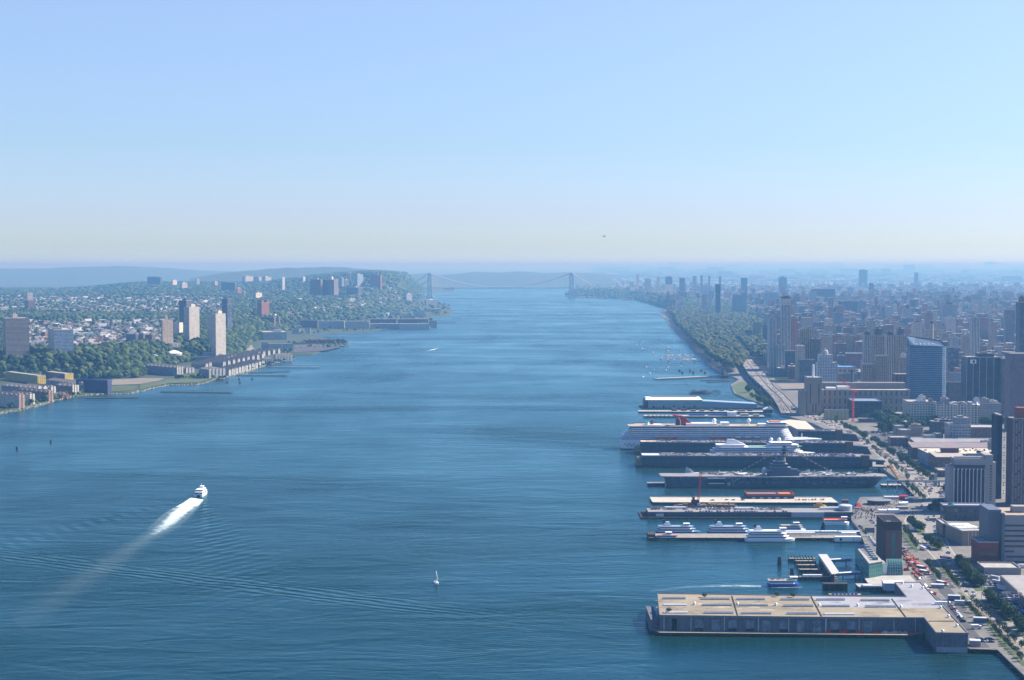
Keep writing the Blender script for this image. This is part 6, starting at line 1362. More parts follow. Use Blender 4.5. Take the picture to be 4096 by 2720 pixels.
# ---- parking pier over the water (two storeys)
def wallpier(label,pL,pR,yw,yroof,depth,apron_px=None,roofm=None,wallm=None,a=PA,bays=26,name='pier_shed',cat='pier shed',z0=2.2,extra_px=0):
    Y=G(pL,yw,0)[1];X,W=pframe(pL,pR,Y,a);e=empty(name,(X,Y,0),a,label,cat);h=ZT(yroof,Y)
    b=MB();b.box(0,W,.5,depth,z0,h-.3);b.build('wall',wallm or NAVY,e)
    b=MB();b.box(-.4,W+.4,.1,depth+.3,h-.3,h);b.build('roof_deck',roofm or CONC,e)
    b=MB()
    for(x0,x1,y0,y1)in((-.4,W+.4,.1,.4),(-.4,W+.4,depth,depth+.3),(-.4,-.1,.4,depth)):b.box(x0,x1,y0,y1,h,h+1.0)
    b.build('parapet',plain('parapet_grey',(.16,.17,.20),.8,noise=.15),e)
    b=MB()
    for k in range(bays+1):x=min(W-.3,W*k/bays);b.box(x,x+.35,.2,.5,z0,h-.4)
    b.box(0,W,.15,.5,(h+z0)/2-.2,(h+z0)/2+.2);b.build('frame',plain('frame_steel',(.10,.12,.16),.6),e)
    b=MB();b.box(-8,W,-4,depth+2,-1.5,z0);n=int(W/8)
    for k in range(n):b.cyl(-8+k*8.2,-4.2,-2,z0+.2,.5,seg=6)
    b.build('substructure',PILE,e);HERO.append((X,Y,a,-8,W,-4,depth));return e,W,h,Y,X
TAND=plain('dusty_parking_deck',(.27,.26,.25),.9,noise=.15,scale=.06)
eB,WB,hB,YB,XB=wallpier('long navy pier shed with rooftop parking next to the aircraft carrier',2571,3478,1871,1825,36,roofm=TAND)
eC,WC,hC,YC,XC=wallpier('long navy pier shed with rooftop parking beside the tall cruise ship',2566,3412,1818,1771,34,roofm=TAND)
eD,WD,hD,YD,XD=wallpier('pier shed with a bare pale roof mostly hidden by the tall cruise ship',2544,3130,1757,1709,60,roofm=CONC)
eE,WE,hE,YE,XE=wallpier('short navy head house with rooftop parking beyond the ship bow',3205,3370,1769,1726,30,roofm=TAND,bays=8)
for e_,W_,h_,lab in((eB,WB,hB,1),(eC,WC,hC,1)):
    boxes_on(e_,[(0,22,3,20,h_,h_+1.2)],'white_roof_patch',CREAM if e_ is eC else WHITE);boxes_on(e_,[(-8,0,6,26,2,9)],'tan_end_house',plain('tan_house',(.30,.24,.13),.8,noise=.2));boxes_on(e_,[(-6,-2,8,14,9,13)],'end_turret',plain('tan_turret',(.55,.42,.2),.7))
for e_,W_,h_ in((eB,WB,hB),(eC,WC,hC),(eE,WE,hE)):
    boxes_on(e_,[(W_-8,W_+2,-.6,8,0,h_+2.5)],'brick_end_tower',BRICK);b=MB();b.taper([(W_+2,0),(W_+26,-14),(W_+26,-6),(W_+2,20)],2,[(W_+2,0),(W_+20,-10),(W_+20,-4),(W_+2,20)],h_-3);b.build('slanted_end_wing',NAVY,e_)
p=[G(x,y,18)[:2]for x,y in[(3124,1683),(3162,1678),(3222,1684),(3262,1718),(3188,1716)]];o_=p[0];b=MB();b.prism([(x-o_[0],y-o_[1])for x,y in p],-16,0);b.build('terminal_roof',[CREAM],None,'broad cream angular terminal roof behind the bow of the tall cruise ship','terminal',loc=(o_[0],o_[1],18))
# ramp at the pier root
Pc=G(3490,1852,11);b=MB();pts=[G(x,y,10)[:2]for x,y in[(3490,1850),(3492,1838),(3520,1831),(3545,1836),(3558,1856),(3552,1862),(3535,1862),(3536,1846),(3518,1841),(3503,1846),(3503,1858),(3548,1860),(3545,1866),(3490,1866)]]
t=tessellate_polygon([[mathutils.Vector((p[0],p[1],0))for p in pts]]);b.v=[(p[0]-pts[0][0],p[1]-pts[0][1],0)for p in pts];nn=len(pts);b.v+=[(v_[0],v_[1],-1)for v_ in b.v]
for f in t:b.f.append(tuple(f));b.m.append(0)
for i in range(nn):j=(i+1)%nn;b.f.append((i,i+nn,j+nn,j));b.m.append(0)
e=empty('car_ramp',(pts[0][0],pts[0][1],10),0,'curved concrete car ramp at the root of the navy pier shed','ramp');b.build('ramp_deck',ROADC,e);b=MB()
for x,y in[(3493,1862),(3510,1863),(3528,1862),(3546,1861),(3530,1836)]:p=G(x,y,10);b.cyl(p[0]-pts[0][0],p[1]-pts[0][1]+1,-8,-1,.9,seg=8)
b.build('column',CONC,e)
# ---- white pier shed and its neighbours further on
Y=G(2595,1634,0)[1];X,W=pframe(2583,2812,Y,0);h=ZT(1600,Y);e=empty('pier_shed',(X,Y,0),0,'tall white roofed pier shed with a long low wing','pier shed');b=MB();b.box(0,W,2,48,1.5,h);b.build('wall',plain('pale_green_wall',(.36,.44,.42),.7,noise=.08,scale=.05),e)
b=MB();b.box(-.3,5,1.6,1.98,1.5,h);b.box(-.3,0,2,48,1.5,h);b.build('dark_end',NAVY,e);b=MB();
b.taper([(0,1.5),(W,1.5),(W,48),(0,48)],h,[(2,10),(W-2,10),(W-2,40),(2,40)],h+3.2);b.build('white_roof',WHITE,e);b=MB();b.box(W*.12,W*.92,22,30,h+3,h+5);b.build('monitor_roof',plain('grey_monitor',(.3,.33,.36),.6),e)
W2=XA(3028,1620,Y)-X;b=MB();b.face([(W,2,1.5),(W2,2,1.5),(W2,2,h-7.5),(W,2,h-2)]);b.face([(W,2,h-2),(W2,2,h-7.5),(W2,40,h-7.5),(W,40,h-2)]);b.face([(W2,2,1.5),(W2,40,1.5),(W2,40,h-7.5),(W2,2,h-7.5)]);b.build('low_wing',[plain('blue_grey_shed',(.30,.40,.48),.6,noise=.08)],e)
b=MB();b.box(-8,W2+12,-3,52,-1.5,1.5);b.build('dock',PILE,e)
LAMP_D=plain('loading_door',(.05,.06,.07),.8);b=MB()
for k in range(5):b.box(W*(.13+.18*k),W*(.13+.18*k)+3,1.8,2.1,1.5,5)
b.build('loading_door',LAMP_D,e)
e1,W1,Y1=pier('low dark working pier crowded with sheds and vehicles behind the white shed dock',2556,3068,1651,26,2.4)
for k in range(9):boxes_on(e1,[(60+k*17,60+k*17+random.uniform(5,12),6+random.uniform(0,8),16,2.4,2.4+random.uniform(2.5,6))],'shed',plain('brown_shed',(.16,.13,.12),.8,noise=.3,scale=.05))
e1,W1,Y1=pier('narrow working pier with long blue trucks and white boats',2578,3062,1670,24,2.6)
boxes_on(e1,[(78,106,8,12,2.6,6.2),(112,146,9,13,2.6,6.0)],'blue_trailer',plain('blue_trailer_paint',(.06,.16,.42),.5));boxes_on(e1,[(145,161,6,16,2.6,9.5)],'white_shed',WHITE);boxes_on(e1,[(168,182,6,16,2.6,6.5),(190,200,4,12,2.6,6)],'small_shed',CONC)
boxes_on(e1,[(6+k*7,10.5+k*7,3,6,2.6,4.0)for k in range(9)],'stored_crate',SKW)
p=G(3058,1652,2.6);e=empty('gabled_shed',p,0,'white gabled open shed by the highway foot','shed');b=MB();b.box(0,14,0,18,0,6);b.build('wall',NAVY,e);b=MB();b.gable(0,14,0,18,6,10,0,'y',ov=.8);b.build('roof',WHITE,e)
# recreation pier, ruins, transfer bridge
def pier_px(label,A_,B_,width,z,mat,name='pier',posts=12,cat='pier',postm=PILE):
    a_=G(A_[0],A_[1],z);c_=G(B_[0],B_[1],z);L=math.hypot(c_[0]-a_[0],c_[1]-a_[1]);an=atan2(c_[1]-a_[1],c_[0]-a_[0]);e=empty(name,(a_[0],a_[1],0),an,label,cat)
    b=MB();b.box(0,L,0,width,z-.8,z);b.build('deck',mat,e);b=MB()
    for k in range(posts+1):x=L*k/posts;b.cyl(x,.3,-2,z-.7,.5,seg=6);b.cyl(x,width-.3,-2,z-.7,.5,seg=6)
    b.build('piles',postm,e);return e,L
pier_px('long pale recreation pier on many posts',(2629,1514),(2889,1503),16,3.4,CONC,posts=40)
pier_px('dark timber pier stub joined to the recreation pier',(2808,1521),(2905,1519),9,1.8,PILE);pier_px('second dark timber pier stub by the shore',(2838,1528),(2958,1520),9,1.8,PILE)
p=G(2889,1513,0);e=empty('transfer_bridge',p,0,'rusty black gantry of an old rail transfer bridge','gantry');b=MB()
for x in(0,12):lattice(b,(x,0,0),(x,0,22),3,.45,5)
lattice(b,(0,0,22),(12,0,22),3,.45,4);b.box(-3,15,3,30,0,6);b.build('frame',plain('rusty_black',(.05,.03,.03),.9),e)
p=G(2761,1577,0);e=empty('ruined_pier',p,0,'twisted steel ruin of a collapsed pier shed','ruin');b=MB();rr=random.Random(3)
for k in range(34):
    x=k*1.9;hh=7+2.5*sin(k*.5);b.tube((x,0,-1),(x+rr.uniform(-2,2),2,hh*.8),.28,4);b.tube((x+rr.uniform(-2,2),2,hh*.8),(x,10,hh),.25,4);b.tube((x,10,hh),(x+rr.uniform(-2,2),18,-1),.25,4)
    b.tube((x,2,hh*.8),(x+3,2,hh*.8+rr.uniform(-1,1)),.22,4)
b.build('bent_frame',DARK,e);b=MB()
V_,F_=ico(3);b.v=[tuple(np.array([22,9,0])+v*np.array([22,8,6.2*(1+.15*rr.uniform(-1,1))]))for v in V_ if True];b.f=[tuple(f)for f in F_];b.m=[0]*len(F_);b.build('collapsed_roof',plain('dark_rubble',(.045,.045,.05),.8,noise=.5,scale=.3),e)
b=MB()
for(x0,x1,y,n)in[(2905,2950,1572,10),(2895,2940,1583,10),(2880,2990,1592,22),(2750,2945,1546,18),(2740,2750,1538,3),(2890,2975,1606,14),(1175,1240,1419,16),(1185,1265,1413,18),(1160,1245,1426,16),(1170,1310,1406,8),(3100,3102,1600,1)]:
    for k in range(n):p=G(x0+(x1-x0)*k/n+random.uniform(-2,2),y+random.uniform(-1.5,1.5),0);b.cyl(p[0],p[1],-1.5,random.uniform(1,2.4),.45,seg=5)
b.build('old_piles',PILE,kind='stuff',label='rows of old timber pile stumps in the water')
# far bank piers
for a in[('long low black pier in front of the lawn',(640,1566),(923,1570),12,2.2,PILE),('black timber pier beside the townhouses',(941,1500),(1144,1502),12,2.6,PILE),('shorter black pier further along the townhouse shore',(1003,1490),(1160,1485),10,2.0,PILE),('thin pale walkway pier on tall posts',(1071,1467),(1276,1468),6,3.2,CONC),
          ('grassy dark spit pier below the wrapped block',(340,1592),(551,1590),16,1.6,WATER if False else GRD_WOOD),('thin jetty off the bay',(1400,1338),(1545,1331),8,1.5,PILE),('thin jetty on the far point',(1755,1291),(1825,1289),10,2,PILE),('far thin jetty below the cliffs',(1815,1272),(1846,1270),8,2,PILE)]:
    pier_px(a[0],a[1],a[2],a[3],a[4],a[5],posts=24)
Y=4000
for i,(x,y,r_,h_,gg)in enumerate([(868,1524,2,3.5,0),(878,1522,2,3.5,0),(909,1533,2,3.5,0),(956,1519,2,3.5,0),(960,1533,2,3.5,0),(1008,1519,2,3.5,0),(68,1799,1.4,4,1),(203,1770,1.4,4,1),(2718,1486,2.4,4.5,2),(2729,1494,2.4,4.5,2),(2760,1486,2.4,4.5,2),(2773,1494,2.4,4.5,2),(2806,1486,2.4,4.5,2),(2820,1494,2.4,4.5,2),(2724,1455,1,5,2),(2779,1455,1,5,2),(2674,1450,1,5,2)]):
    p=G(x,y,0);b=MB();
    for j in range(5):b.cyl(r_*.6*cos(j*1.257),r_*.6*sin(j*1.257),-2,h_,r_*.45,seg=6)
    b.cyl(0,0,h_-.8,h_+.3,r_*.9,seg=8);b.build('mooring_dolphin',PILE,None,['black mooring dolphin off the townhouse shore','lone black marker in open water near the far shore','black mooring dolphin south of the marina'][gg],'mooring post',['dolphins off the townhouse shore','markers near the far shore','dolphins south of the marina'][gg],None,(p[0],p[1],0),0)
for i,(x,y0,y1,lab)in enumerate([(3118,2260,2227,'tall timber dolphin standing alone in the slip'),(3168,2309,2273,'tall timber dolphin just behind the blue ferry'),(3330,2333,2296,'timber mooring post between the gangways')]):
    p=G(x,y0,0);z1=ZT(y1,p[1]);b=MB();
    for j in range(7):b.tube((1.9*cos(j*.9),1.9*sin(j*.9),-2),(1.0*cos(j*.9),1.0*sin(j*.9),z1),.45,6)
    b.build('mooring_dolphin',PILE,None,lab,'mooring post','tall timber dolphins',None,(p[0],p[1],0),0)
# ---- hull helper: x from stern (0) to bow (L)
def outline(L,B,bow=.22,stern=.08,sq=.75,x0=0.0,n=6):
    pts=[]
    for k in range(n+1):t=k/n;pts.append((L-bow*L*(1-t),-B/2*(1-t**1.9)))
    right=[(x0,-B/2*sq),(x0+stern*L,-B/2)]+pts;left=[(x,-y)for x,y in right[::-1]][1:]
    return right+left
def hull(e,L,B,h,mat,mat2=None,boot=.8,bow=.22,rake=.04,stern=.08,zlo=-1.5):
    W0=[(x*(1-rake)+L*.01,y*.86)for x,y in outline(L,B,bow,stern)];W1=outline(L,B,bow,stern);mid_=[(a_[0]*.6+c_[0]*.4,a_[1]*.6+c_[1]*.4)for a_,c_ in zip(W0,W1)]
    b=MB();b.taper(W0,zlo,mid_,boot,1 if mat2 else 0);b.taper(mid_,boot,W1,h,0);return b.build('hull',[mat,mat2]if mat2 else mat,e)
def deckhouse(e,L0,L1,B,z0,z1,wall,band=None,bow=.12,name='deckhouse',sq=.9,win=True,nose=.07):
    L=L1-L0;P=[(x+L0,y)for x,y in outline(L,B,nose,.04,sq)];b=MB();b.prism(P,z0,z1);o=b.build(name,wall,e)
    if win:
        zm=z0+(z1-z0)*.45;P2=[(L0+L/2+(x-L0-L/2)*1.002,y*1.012)for x,y in P];b=MB();b.prism(P2,zm,zm+(z1-z0)*.36);b.build('window_band',band or GLASS,o)
    return o
SW=plain('ship_white',(.98,1.0,1.0),.45,noise=.04,scale=.05);SB=plain('boot_blue',(.03,.07,.22),.4);SGR=plain('ship_deck',(.36,.34,.31),.8,noise=.1,scale=.1)
SBAL=facade('balcony_rows',(.92,.96,1.0),glass=(.02,.03,.07),floor=2.75,bay=3.0,wh=.52,ww=.86,lit=.15,roof=(.55,.55,.55))
# tall cruise ship
Y=2290.;X0=XA(2481,1800,Y);X1=XA(3297,1758,Y);L=X1-X0;B=32;e=empty('cruise_ship',(X0,Y+B/2,0),0,'huge white cruise ship with a red winged funnel and orange lifeboats','cruise ship');HERO.append((X0,Y,0,0,L,0,B))
hull(e,L,B,14.5,SW,SB,1.2,.16,.035,.03)
zs=[14.5+2.75*k for k in range(7)]
for k in range(6):
    x0=1+k*3.0 if k<5 else 16;x1=L*.855-k*1.6;P=[(x+x0,y)for x,y in outline(x1-x0,B-.4 if k else B-1.5,.07,.02,.86)]
    b=MB();b.prism(P,zs[k],zs[k]+2.75);b.build('deck_storey',SBAL,e);b=MB();P2=[(x,y*1.03)for x,y in P];b.prism(P2,zs[k]+2.6,zs[k]+2.95);b.build('deck_edge',SW,e)
zt=zs[6]-.2;b=MB();b.prism([(x+14,y)for x,y in outline(L*.83-14,B-3,.06,.03,.85)],zt,zt+2.4);b.build('lido_deck',plain('dark_window_row',(.03,.04,.08),.2),e)
b=MB();b.prism([(x+12,y)for x,y in outline(L*.84-12,B-.2,.06,.03,.85)],zt+2.4,zt+2.8);b.build('top_deck',plain('tan_teak',(.42,.36,.28),.8,noise=.2,scale=.15),e)
zt+=2.8;boxes_on(e,[(95,140,-9,9,zt,zt+3.4),(146,158,-7,7,zt,zt+4.5),(200,215,-8,6,zt,zt+2.6),(36,60,-8,8,zt,zt+1.5)],'top_house',SW)
deckhouse(e,L*.73,L*.82,B-8,zt,zt+5,SW,name='bridge_house');b=MB();b.box(L*.74,L*.79,-8,8,zt+5,zt+6.4);b.build('orange_canopy',plain('orange_canopy_paint',(.65,.25,.1),.6),e)
for(x,r_)in((137,4.0),(187,4.0)):b=MB();b.cyl(x+.0,2,zt,zt+4,1.4,seg=8);b.sphere(x,2,zt+6.5,r_*.8,seg=12,rings=8);b.build('radome',SW,e)
FR=plain('funnel_red',(.45,.01,.02),.35);fx=XA(2708,1690,Y)-X0;b=MB()
b.taper([(fx,-5),(fx+27,-3.5),(fx+27,3.5),(fx,5)],zt,[(fx+1,-4),(fx+9,-3),(fx+9,3),(fx+1,4)],zt+14);f_=b.build('funnel',FR,e)
b=MB();b.taper([(fx-.3,-5.2),(fx+5.5,-4.8),(fx+5.5,4.8),(fx-.3,5.2)],zt,[(fx+.2,-4.2),(fx+2.2,-4.0),(fx+2.2,4.0),(fx+.2,4.2)],zt+11);b.build('blue_flash',plain('flash_navy',(.02,.03,.1),.4),f_)
b=MB();
for k in range(6):t=k/5;xx=fx+5.6+1.6*sin(pi*t)-3.2*t;zz=zt+.5+10.5*t;b.box(xx,xx+1.1,-5.0+.9*t,-4.3+.9*t,zz,zz+2.2)
b.build('white_arc',WHITE,f_)
b=MB();
for s in(-1,1):b.face([(fx-4,s*9,zt+15),(fx+3,s*10,zt+14.6),(fx+9,s*2,zt+12),(fx+1,s*2,zt+13.5)][::s]);b.face([(fx-4,s*9,zt+14.2),(fx+3,s*10,zt+13.8),(fx+9,s*2,zt+11),(fx+1,s*2,zt+12.2)][::-s]);b.face([(fx-4,s*9,zt+15),(fx-4,s*9,zt+14.2),(fx+1,s*2,zt+12.2),(fx+1,s*2,zt+13.5)][::s]);
b.build('funnel_wing',FR,f_)
xx=XA(2610,1700,Y)-X0;b=MB();b.taper([(xx-2,-2),(xx+3,-2),(xx+3,2),(xx-2,2)],zt,[(xx-1,-1.5),(xx+1,-1.5),(xx+1,1.5),(xx-1,1.5)],zt+8);b.build('slide_tower',FR,e);xx=XA(2592,1700,Y)-X0;b=MB();b.cyl(xx,-3,zt,zt+7,.5,seg=6)
for k in range(20):a_=k*.7;b.tube((xx+3*cos(a_),-3+3*sin(a_),zt+6.5-k*.3),(xx+3*cos(a_+.7),-3+3*sin(a_+.7),zt+6.2-k*.3),.6,5)
b.build('water_slide',plain('teal_slide',(.1,.5,.5),.4),e)
ORB=plain('lifeboat_orange',(1.0,.20,.05),.4)
for px in(2631,2663,2695,2855,2887,2919):
    x=XA(px,1755,Y)-X0;b=MB();b.taper([(x-4.3,-B/2-2.6),(x+4.3,-B/2-2.6),(x+3.6,-B/2-.3),(x-3.6,-B/2-.3)],16.3,[(x-4.0,-B/2-2.4),(x+4.0,-B/2-2.4),(x+4,-B/2-.4),(x-4,-B/2-.4)],18.6);b.build('lifeboat',ORB,e)
for px in(2953,2990,3026):
    x=XA(px,1755,Y)-X0;b=MB();b.box(x-5,x+5,-B/2-3,-B/2-.3,16,17.4,0);b.box(x-4,x+4,-B/2-2.8,-B/2-.4,17.4,19,1);b.build('tender',[ORB,SW],e)
b=MB();b.cyl(L*.9,0,14.4,22,.4,seg=5);b.box(L*.86,L*.93,-3,3,14.4,16);b.build('foremast',SW,e)
b=MB()
for k in range(5):b.box(6+k*3.2,8+k*3.2,-B/2+.05-.5,-B/2+.6,5.5 if k%2 else 7.5,6.5 if k%2 else 8.5)
b.build('porthole_row',DARK,e)
# smaller white cruise ship
Y=2150.;X0=XA(2844,1800,Y);X1=XA(3268,1800,Y);L=X1-X0;B=24;e=empty('cruise_ship',(X0,Y+B/2,0),0,'smaller all white cruise ship moored between the two navy pier sheds','cruise ship')
hull(e,L,B,11,SW,SB,1,.2,.05,.06);zz=11
for k in range(3):
    x0=1+k*3.5;x1=L*.88-k*4;P=[(x+x0,y)for x,y in outline(x1-x0,B-.6,.1,.06,.8)];b=MB();b.prism(P,zz,zz+2.7);b.build('deck_storey',facade('white_ship_rows',(.74,.75,.76),glass=(.03,.05,.09),floor=2.7,bay=2.4,wh=.4,ww=.6,lit=.1,roof=(.6,.6,.58)),e);b=MB();b.prism([(x,y*1.03)for x,y in P],zz+2.5,zz+2.8);b.build('deck_edge',SW,e);zz+=2.7
fb_=XA(3075,1780,Y)-X0;deckhouse(e,fb_,L*.84,B-3,zz,zz+3,SW,name='forward_house');deckhouse(e,fb_+3,L*.78,B-5,zz+3,zz+6,SW,name='bridge_house');deckhouse(e,8,48,B-4,zz,zz+3,SW,name='aft_house')
fx=22;b=MB();b.taper([(fx,-4.5),(fx+26,-3.5),(fx+26,3.5),(fx,4.5)],zz+3,[(fx+2,-3.5),(fx+10,-3),(fx+10,3),(fx+2,3.5)],zz+10);b.build('funnel',SW,e);b=MB()
for k in range(4):b.tube((fx+4+k*1.4,0,zz+9.5),(fx+3+k*1.4,0,zz+13),.4,6)
b.build('exhaust_pipe',DARK,e)
for x in(fb_+5,fb_+16):b=MB();b.cyl(x,0,zz+6,zz+7.5,1,seg=8);b.sphere(x,0,zz+9.5,2.6,seg=12,rings=8);b.build('radome',SW,e)
boxes_on(e,[(52,fb_-2,-8,8,zz,zz+.4),(L*.80,L*.87,-5,5,zz,zz+.6)],'green_sports_deck',plain('green_deck',(.12,.32,.2),.7));b=MB();b.tube((fb_+25,0,zz+6),(fb_+24,0,zz+13),.35,5);b.box(fb_+22,fb_+27,-.2,.2,zz+10,zz+10.4);b.build('mast',SW,e)
# aircraft carrier museum ship
Y=1893.;X0=XA(2660,1958,Y);X1=XA(3553,1905,Y);L=X1-X0;B=30;NG=plain('navy_grey_hull',(.075,.10,.15),.65,noise=.25,scale=.12);DK=plain('flight_deck',(.28,.26,.26),.9,noise=.2,scale=.06)
e=empty('aircraft_carrier',(X0,Y+B/2,0),0,'old grey aircraft carrier with planes on its flight deck and an island tower','aircraft carrier');HERO.append((X0,Y,0,-10,L,0,B))
W0=[(x*.93+4,y*.8)for x,y in outline(L,B,.2,.06,.5)];W1=outline(L,B,.14,.05,.7);mid_=[(a_[0]*.5+c_[0]*.5,a_[1]*.5+c_[1]*.5)for a_,c_ in zip(W0,W1)];b=MB();b.taper(W0,-2,mid_,6,0);b.taper(mid_,6,W1,13.6,0);b.build('hull',NG,e)
zd=ZT(1905,Y);b=MB();P=[(-5,-14),(-5,14),(L*.97,14),(L+.5,7),(L+.5,-8),(L*.97,-15),(L*.62,-15.5),(L*.58,-20),(L*.38,-20),(L*.33,-15.5),(4,-15.5)];b.prism(P,zd-1.1,zd-.15,0);b.build('deck_edge',plain('edge_grey',(.26,.26,.31),.7,noise=.1),e)
cx_=L/2;b=MB();b.prism([(cx_+(x-cx_)*.995,y*.97)for x,y in P],zd-.15,zd,0);b.build('flight_deck',DK,e)
b=MB();b.box(0,L*.4,-6.5,-5.9,zd,zd+.05);b.box(0,L*.4,3,3.6,zd,zd+.05);b.box(0,L*.38,-13,-12.4,zd,zd+.05);b.build('deck_stripe',plain('faded_stripe',(.55,.53,.5),.8),e)
b=MB();rr=random.Random(21)
for _ in range(70):
    x=rr.uniform(L*.2,L*.95);y=rr.uniform(-13,13);q=rr.uniform(.6,2.2)
    if y<-2 and 118<x<170:continue
    b.box(x-q,x+q,y-.7,y+.9,zd,zd+rr.uniform(.8,2.4))
b.build('deck_exhibits',plain('exhibit_mix',(.34,.34,.35),.6,noise=.7,scale=.4),e)
b=MB();b.box(L*.195,L*.265,-15.4,-14.5,5.5,11.6);b.build('hangar_opening',DARK,e);b=MB();b.box(L*.19,L*.27,-17,-14.6,11.4,12.2);b.box(L*.195,L*.265,-16.2,-15.3,5.2,6.1);b.build('white_awning',WHITE,e)
b=MB();rr=random.Random(9)
for k in range(26):x=L*(.03+.035*k);b.box(x,x+rr.uniform(2,8),-16.6,-15,zd-rr.uniform(2.5,5),zd-1.4)
for k in range(20):x=L*(.3+.03*k);b.box(x,x+rr.uniform(3,7),-16.2,-15.1,rr.uniform(4,8),rr.uniform(8,8.6))
b.build('sponson',plain('sponson_grey',(.12,.14,.19),.6,noise=.3,scale=.5),e);b=MB();b.tube((L*.30,-15.5,zd-1.5),(L*.305,-18,3),.4,5);b.tube((L*.335,-19,zd-1.5),(L*.30,-16,7),.4,5);b.cyl(L*.285,-17,3.2,6.5,2.2,seg=12);b.build('elevator_strut',SGR,e)
ix=XA(3073,1890,Y)-X0;iw=XA(3200,1890,Y)-XA(3073,1890,Y);IG=plain('island_grey',(.10,.13,.18),.6,noise=.25,scale=.5);b=MB()
for(a_,c_,y0,y1,z0,z1)in[(0,1,-12,-3,0,6),(.1,.72,-12.5,-3,6,10),(.12,.62,-12,-4,10,14),(.2,.55,-11,-4,14,17.5),(.26,.48,-10.5,-5,17.5,21),(.62,.95,-12,-5,6,8),(.3,.42,-9.5,-6,21,24)]:b.box(ix+iw*a_,ix+iw*c_,y0,y1,zd+z0,zd+z1)
isl=b.build('island',IG,e);b=MB();b.cyl(ix+iw*.52,-7.5,zd+14,zd+22,2.2,2.0,10);b.build('stack',SGR,isl);b=MB()
for(a_,c_,z)in((.08,.74,10),(.1,.64,14),(.18,.57,17.5)):b.box(ix+iw*a_,ix+iw*c_,-13,-3.5,zd+z-.1,zd+z+.25)
b.build('catwalk',plain('catwalk_grey',(.28,.30,.34),.6),isl);b=MB();mx_=ix+iw*.54;zt_=ZT(1782,Y+5);lattice(b,(mx_,-7,zd+20),(mx_,-7,zt_-5),2.2,.28,6);b.tube((mx_,-7,zt_-6),(mx_,-7,zt_),.3,5)
for(z,w)in((26,5),(30,4),(34,3)):b.box(mx_-w,mx_+w,-8,-6,zd+z-.3,zd+z+.3);b.box(mx_-w*.5,mx_+w*.3,-8.5,-5.5,zd+z+.3,zd+z+2)
b.build('mast',DARK,isl);b=MB();b.cyl(ix-3,-6,zd,zd+3,1.2,seg=8);b.sphere(ix-3,-6,zd+6,3.4,seg=14,rings=10);b.build('radome',plain('radome_pale',(.5,.58,.6),.5),isl)
FLG=[plain('flag_'+n_,c_,.7)for n_,c_ in(('red',(.6,.04,.04)),('white',(.75,.75,.75)),('blue',(.05,.1,.45)),('yellow',(.7,.5,.05)))]
for(xa_,za_,xb_,zb_)in((mx_,zt_-2,ix-34,zd+4),(mx_,zt_-2,mx_+62,zd+2)):
    b=MB();b.tube((xa_,-7,za_),(xb_,-7,zb_),.06,3);b.m=[1]*len(b.m)
    for k in range(22):t=.06+k*.042;x=xa_+(xb_-xa_)*t;z=za_+(zb_-za_)*t;b.box(x-.5,x+.5,-7.05,-6.95,z-1.1,z,k%4)
    b.build('flag_line',FLG,e)
def plane(x,y,z,s,rz,mat,fold=False,tail=None):
    p_=MB();p_.tube((-7*s,0,1.8*s),(5*s,0,1.8*s),.85*s,8,r1=.8*s);p_.tube((5*s,0,1.8*s),(8.5*s,0,1.6*s),.8*s,8,r1=.12*s)
    for sd in(-1,1):
        if fold:p_.prism([(-1*s,sd*.6*s),(2*s,sd*.6*s),(1.5*s,sd*2.4*s),(-.8*s,sd*2.4*s)],1.6*s,1.85*s);p_.prism([(-.8*s,sd*2.3*s),(1.5*s,sd*2.3*s),(1.5*s,sd*2.5*s),(-.8*s,sd*2.5*s)],1.6*s,5*s)
        else:p_.prism([(-2.4*s,sd*.6*s),(2.6*s,sd*.6*s),(-.8*s,sd*5.8*s),(-2.6*s,sd*5.8*s)],1.6*s,1.85*s)
        p_.prism([(-7*s,sd*.3*s),(-5*s,sd*.3*s),(-6.3*s,sd*2.4*s),(-7.2*s,sd*2.4*s)],2.0*s,2.2*s);p_.tube((0,sd*1.4*s,0),(0,sd*1.4*s,1.6*s),.12*s,4)
    p_.prism([(-7.6*s,-.12*s),(-4.6*s,-.12*s),(-4.6*s,.12*s),(-7.6*s,.12*s)],2.2*s,2.6*s);p_.taper([(-7.4*s,-.12*s),(-4.8*s,-.12*s),(-4.8*s,.12*s),(-7.4*s,.12*s)],2.6*s,[(-7.8*s,-.08*s),(-6.4*s,-.08*s),(-6.4*s,.08*s),(-7.8*s,.08*s)],5.0*s)
    p_.tube((5*s,0,0),(5*s,0,1.4*s),.12*s,4);p_.sphere(2.8*s,0,2.5*s,.8*s,sz=.7,seg=8);return p_
PG2=plain('plane_grey',(.55,.56,.57),.5);PD=plain('plane_dark',(.10,.12,.14),.6)
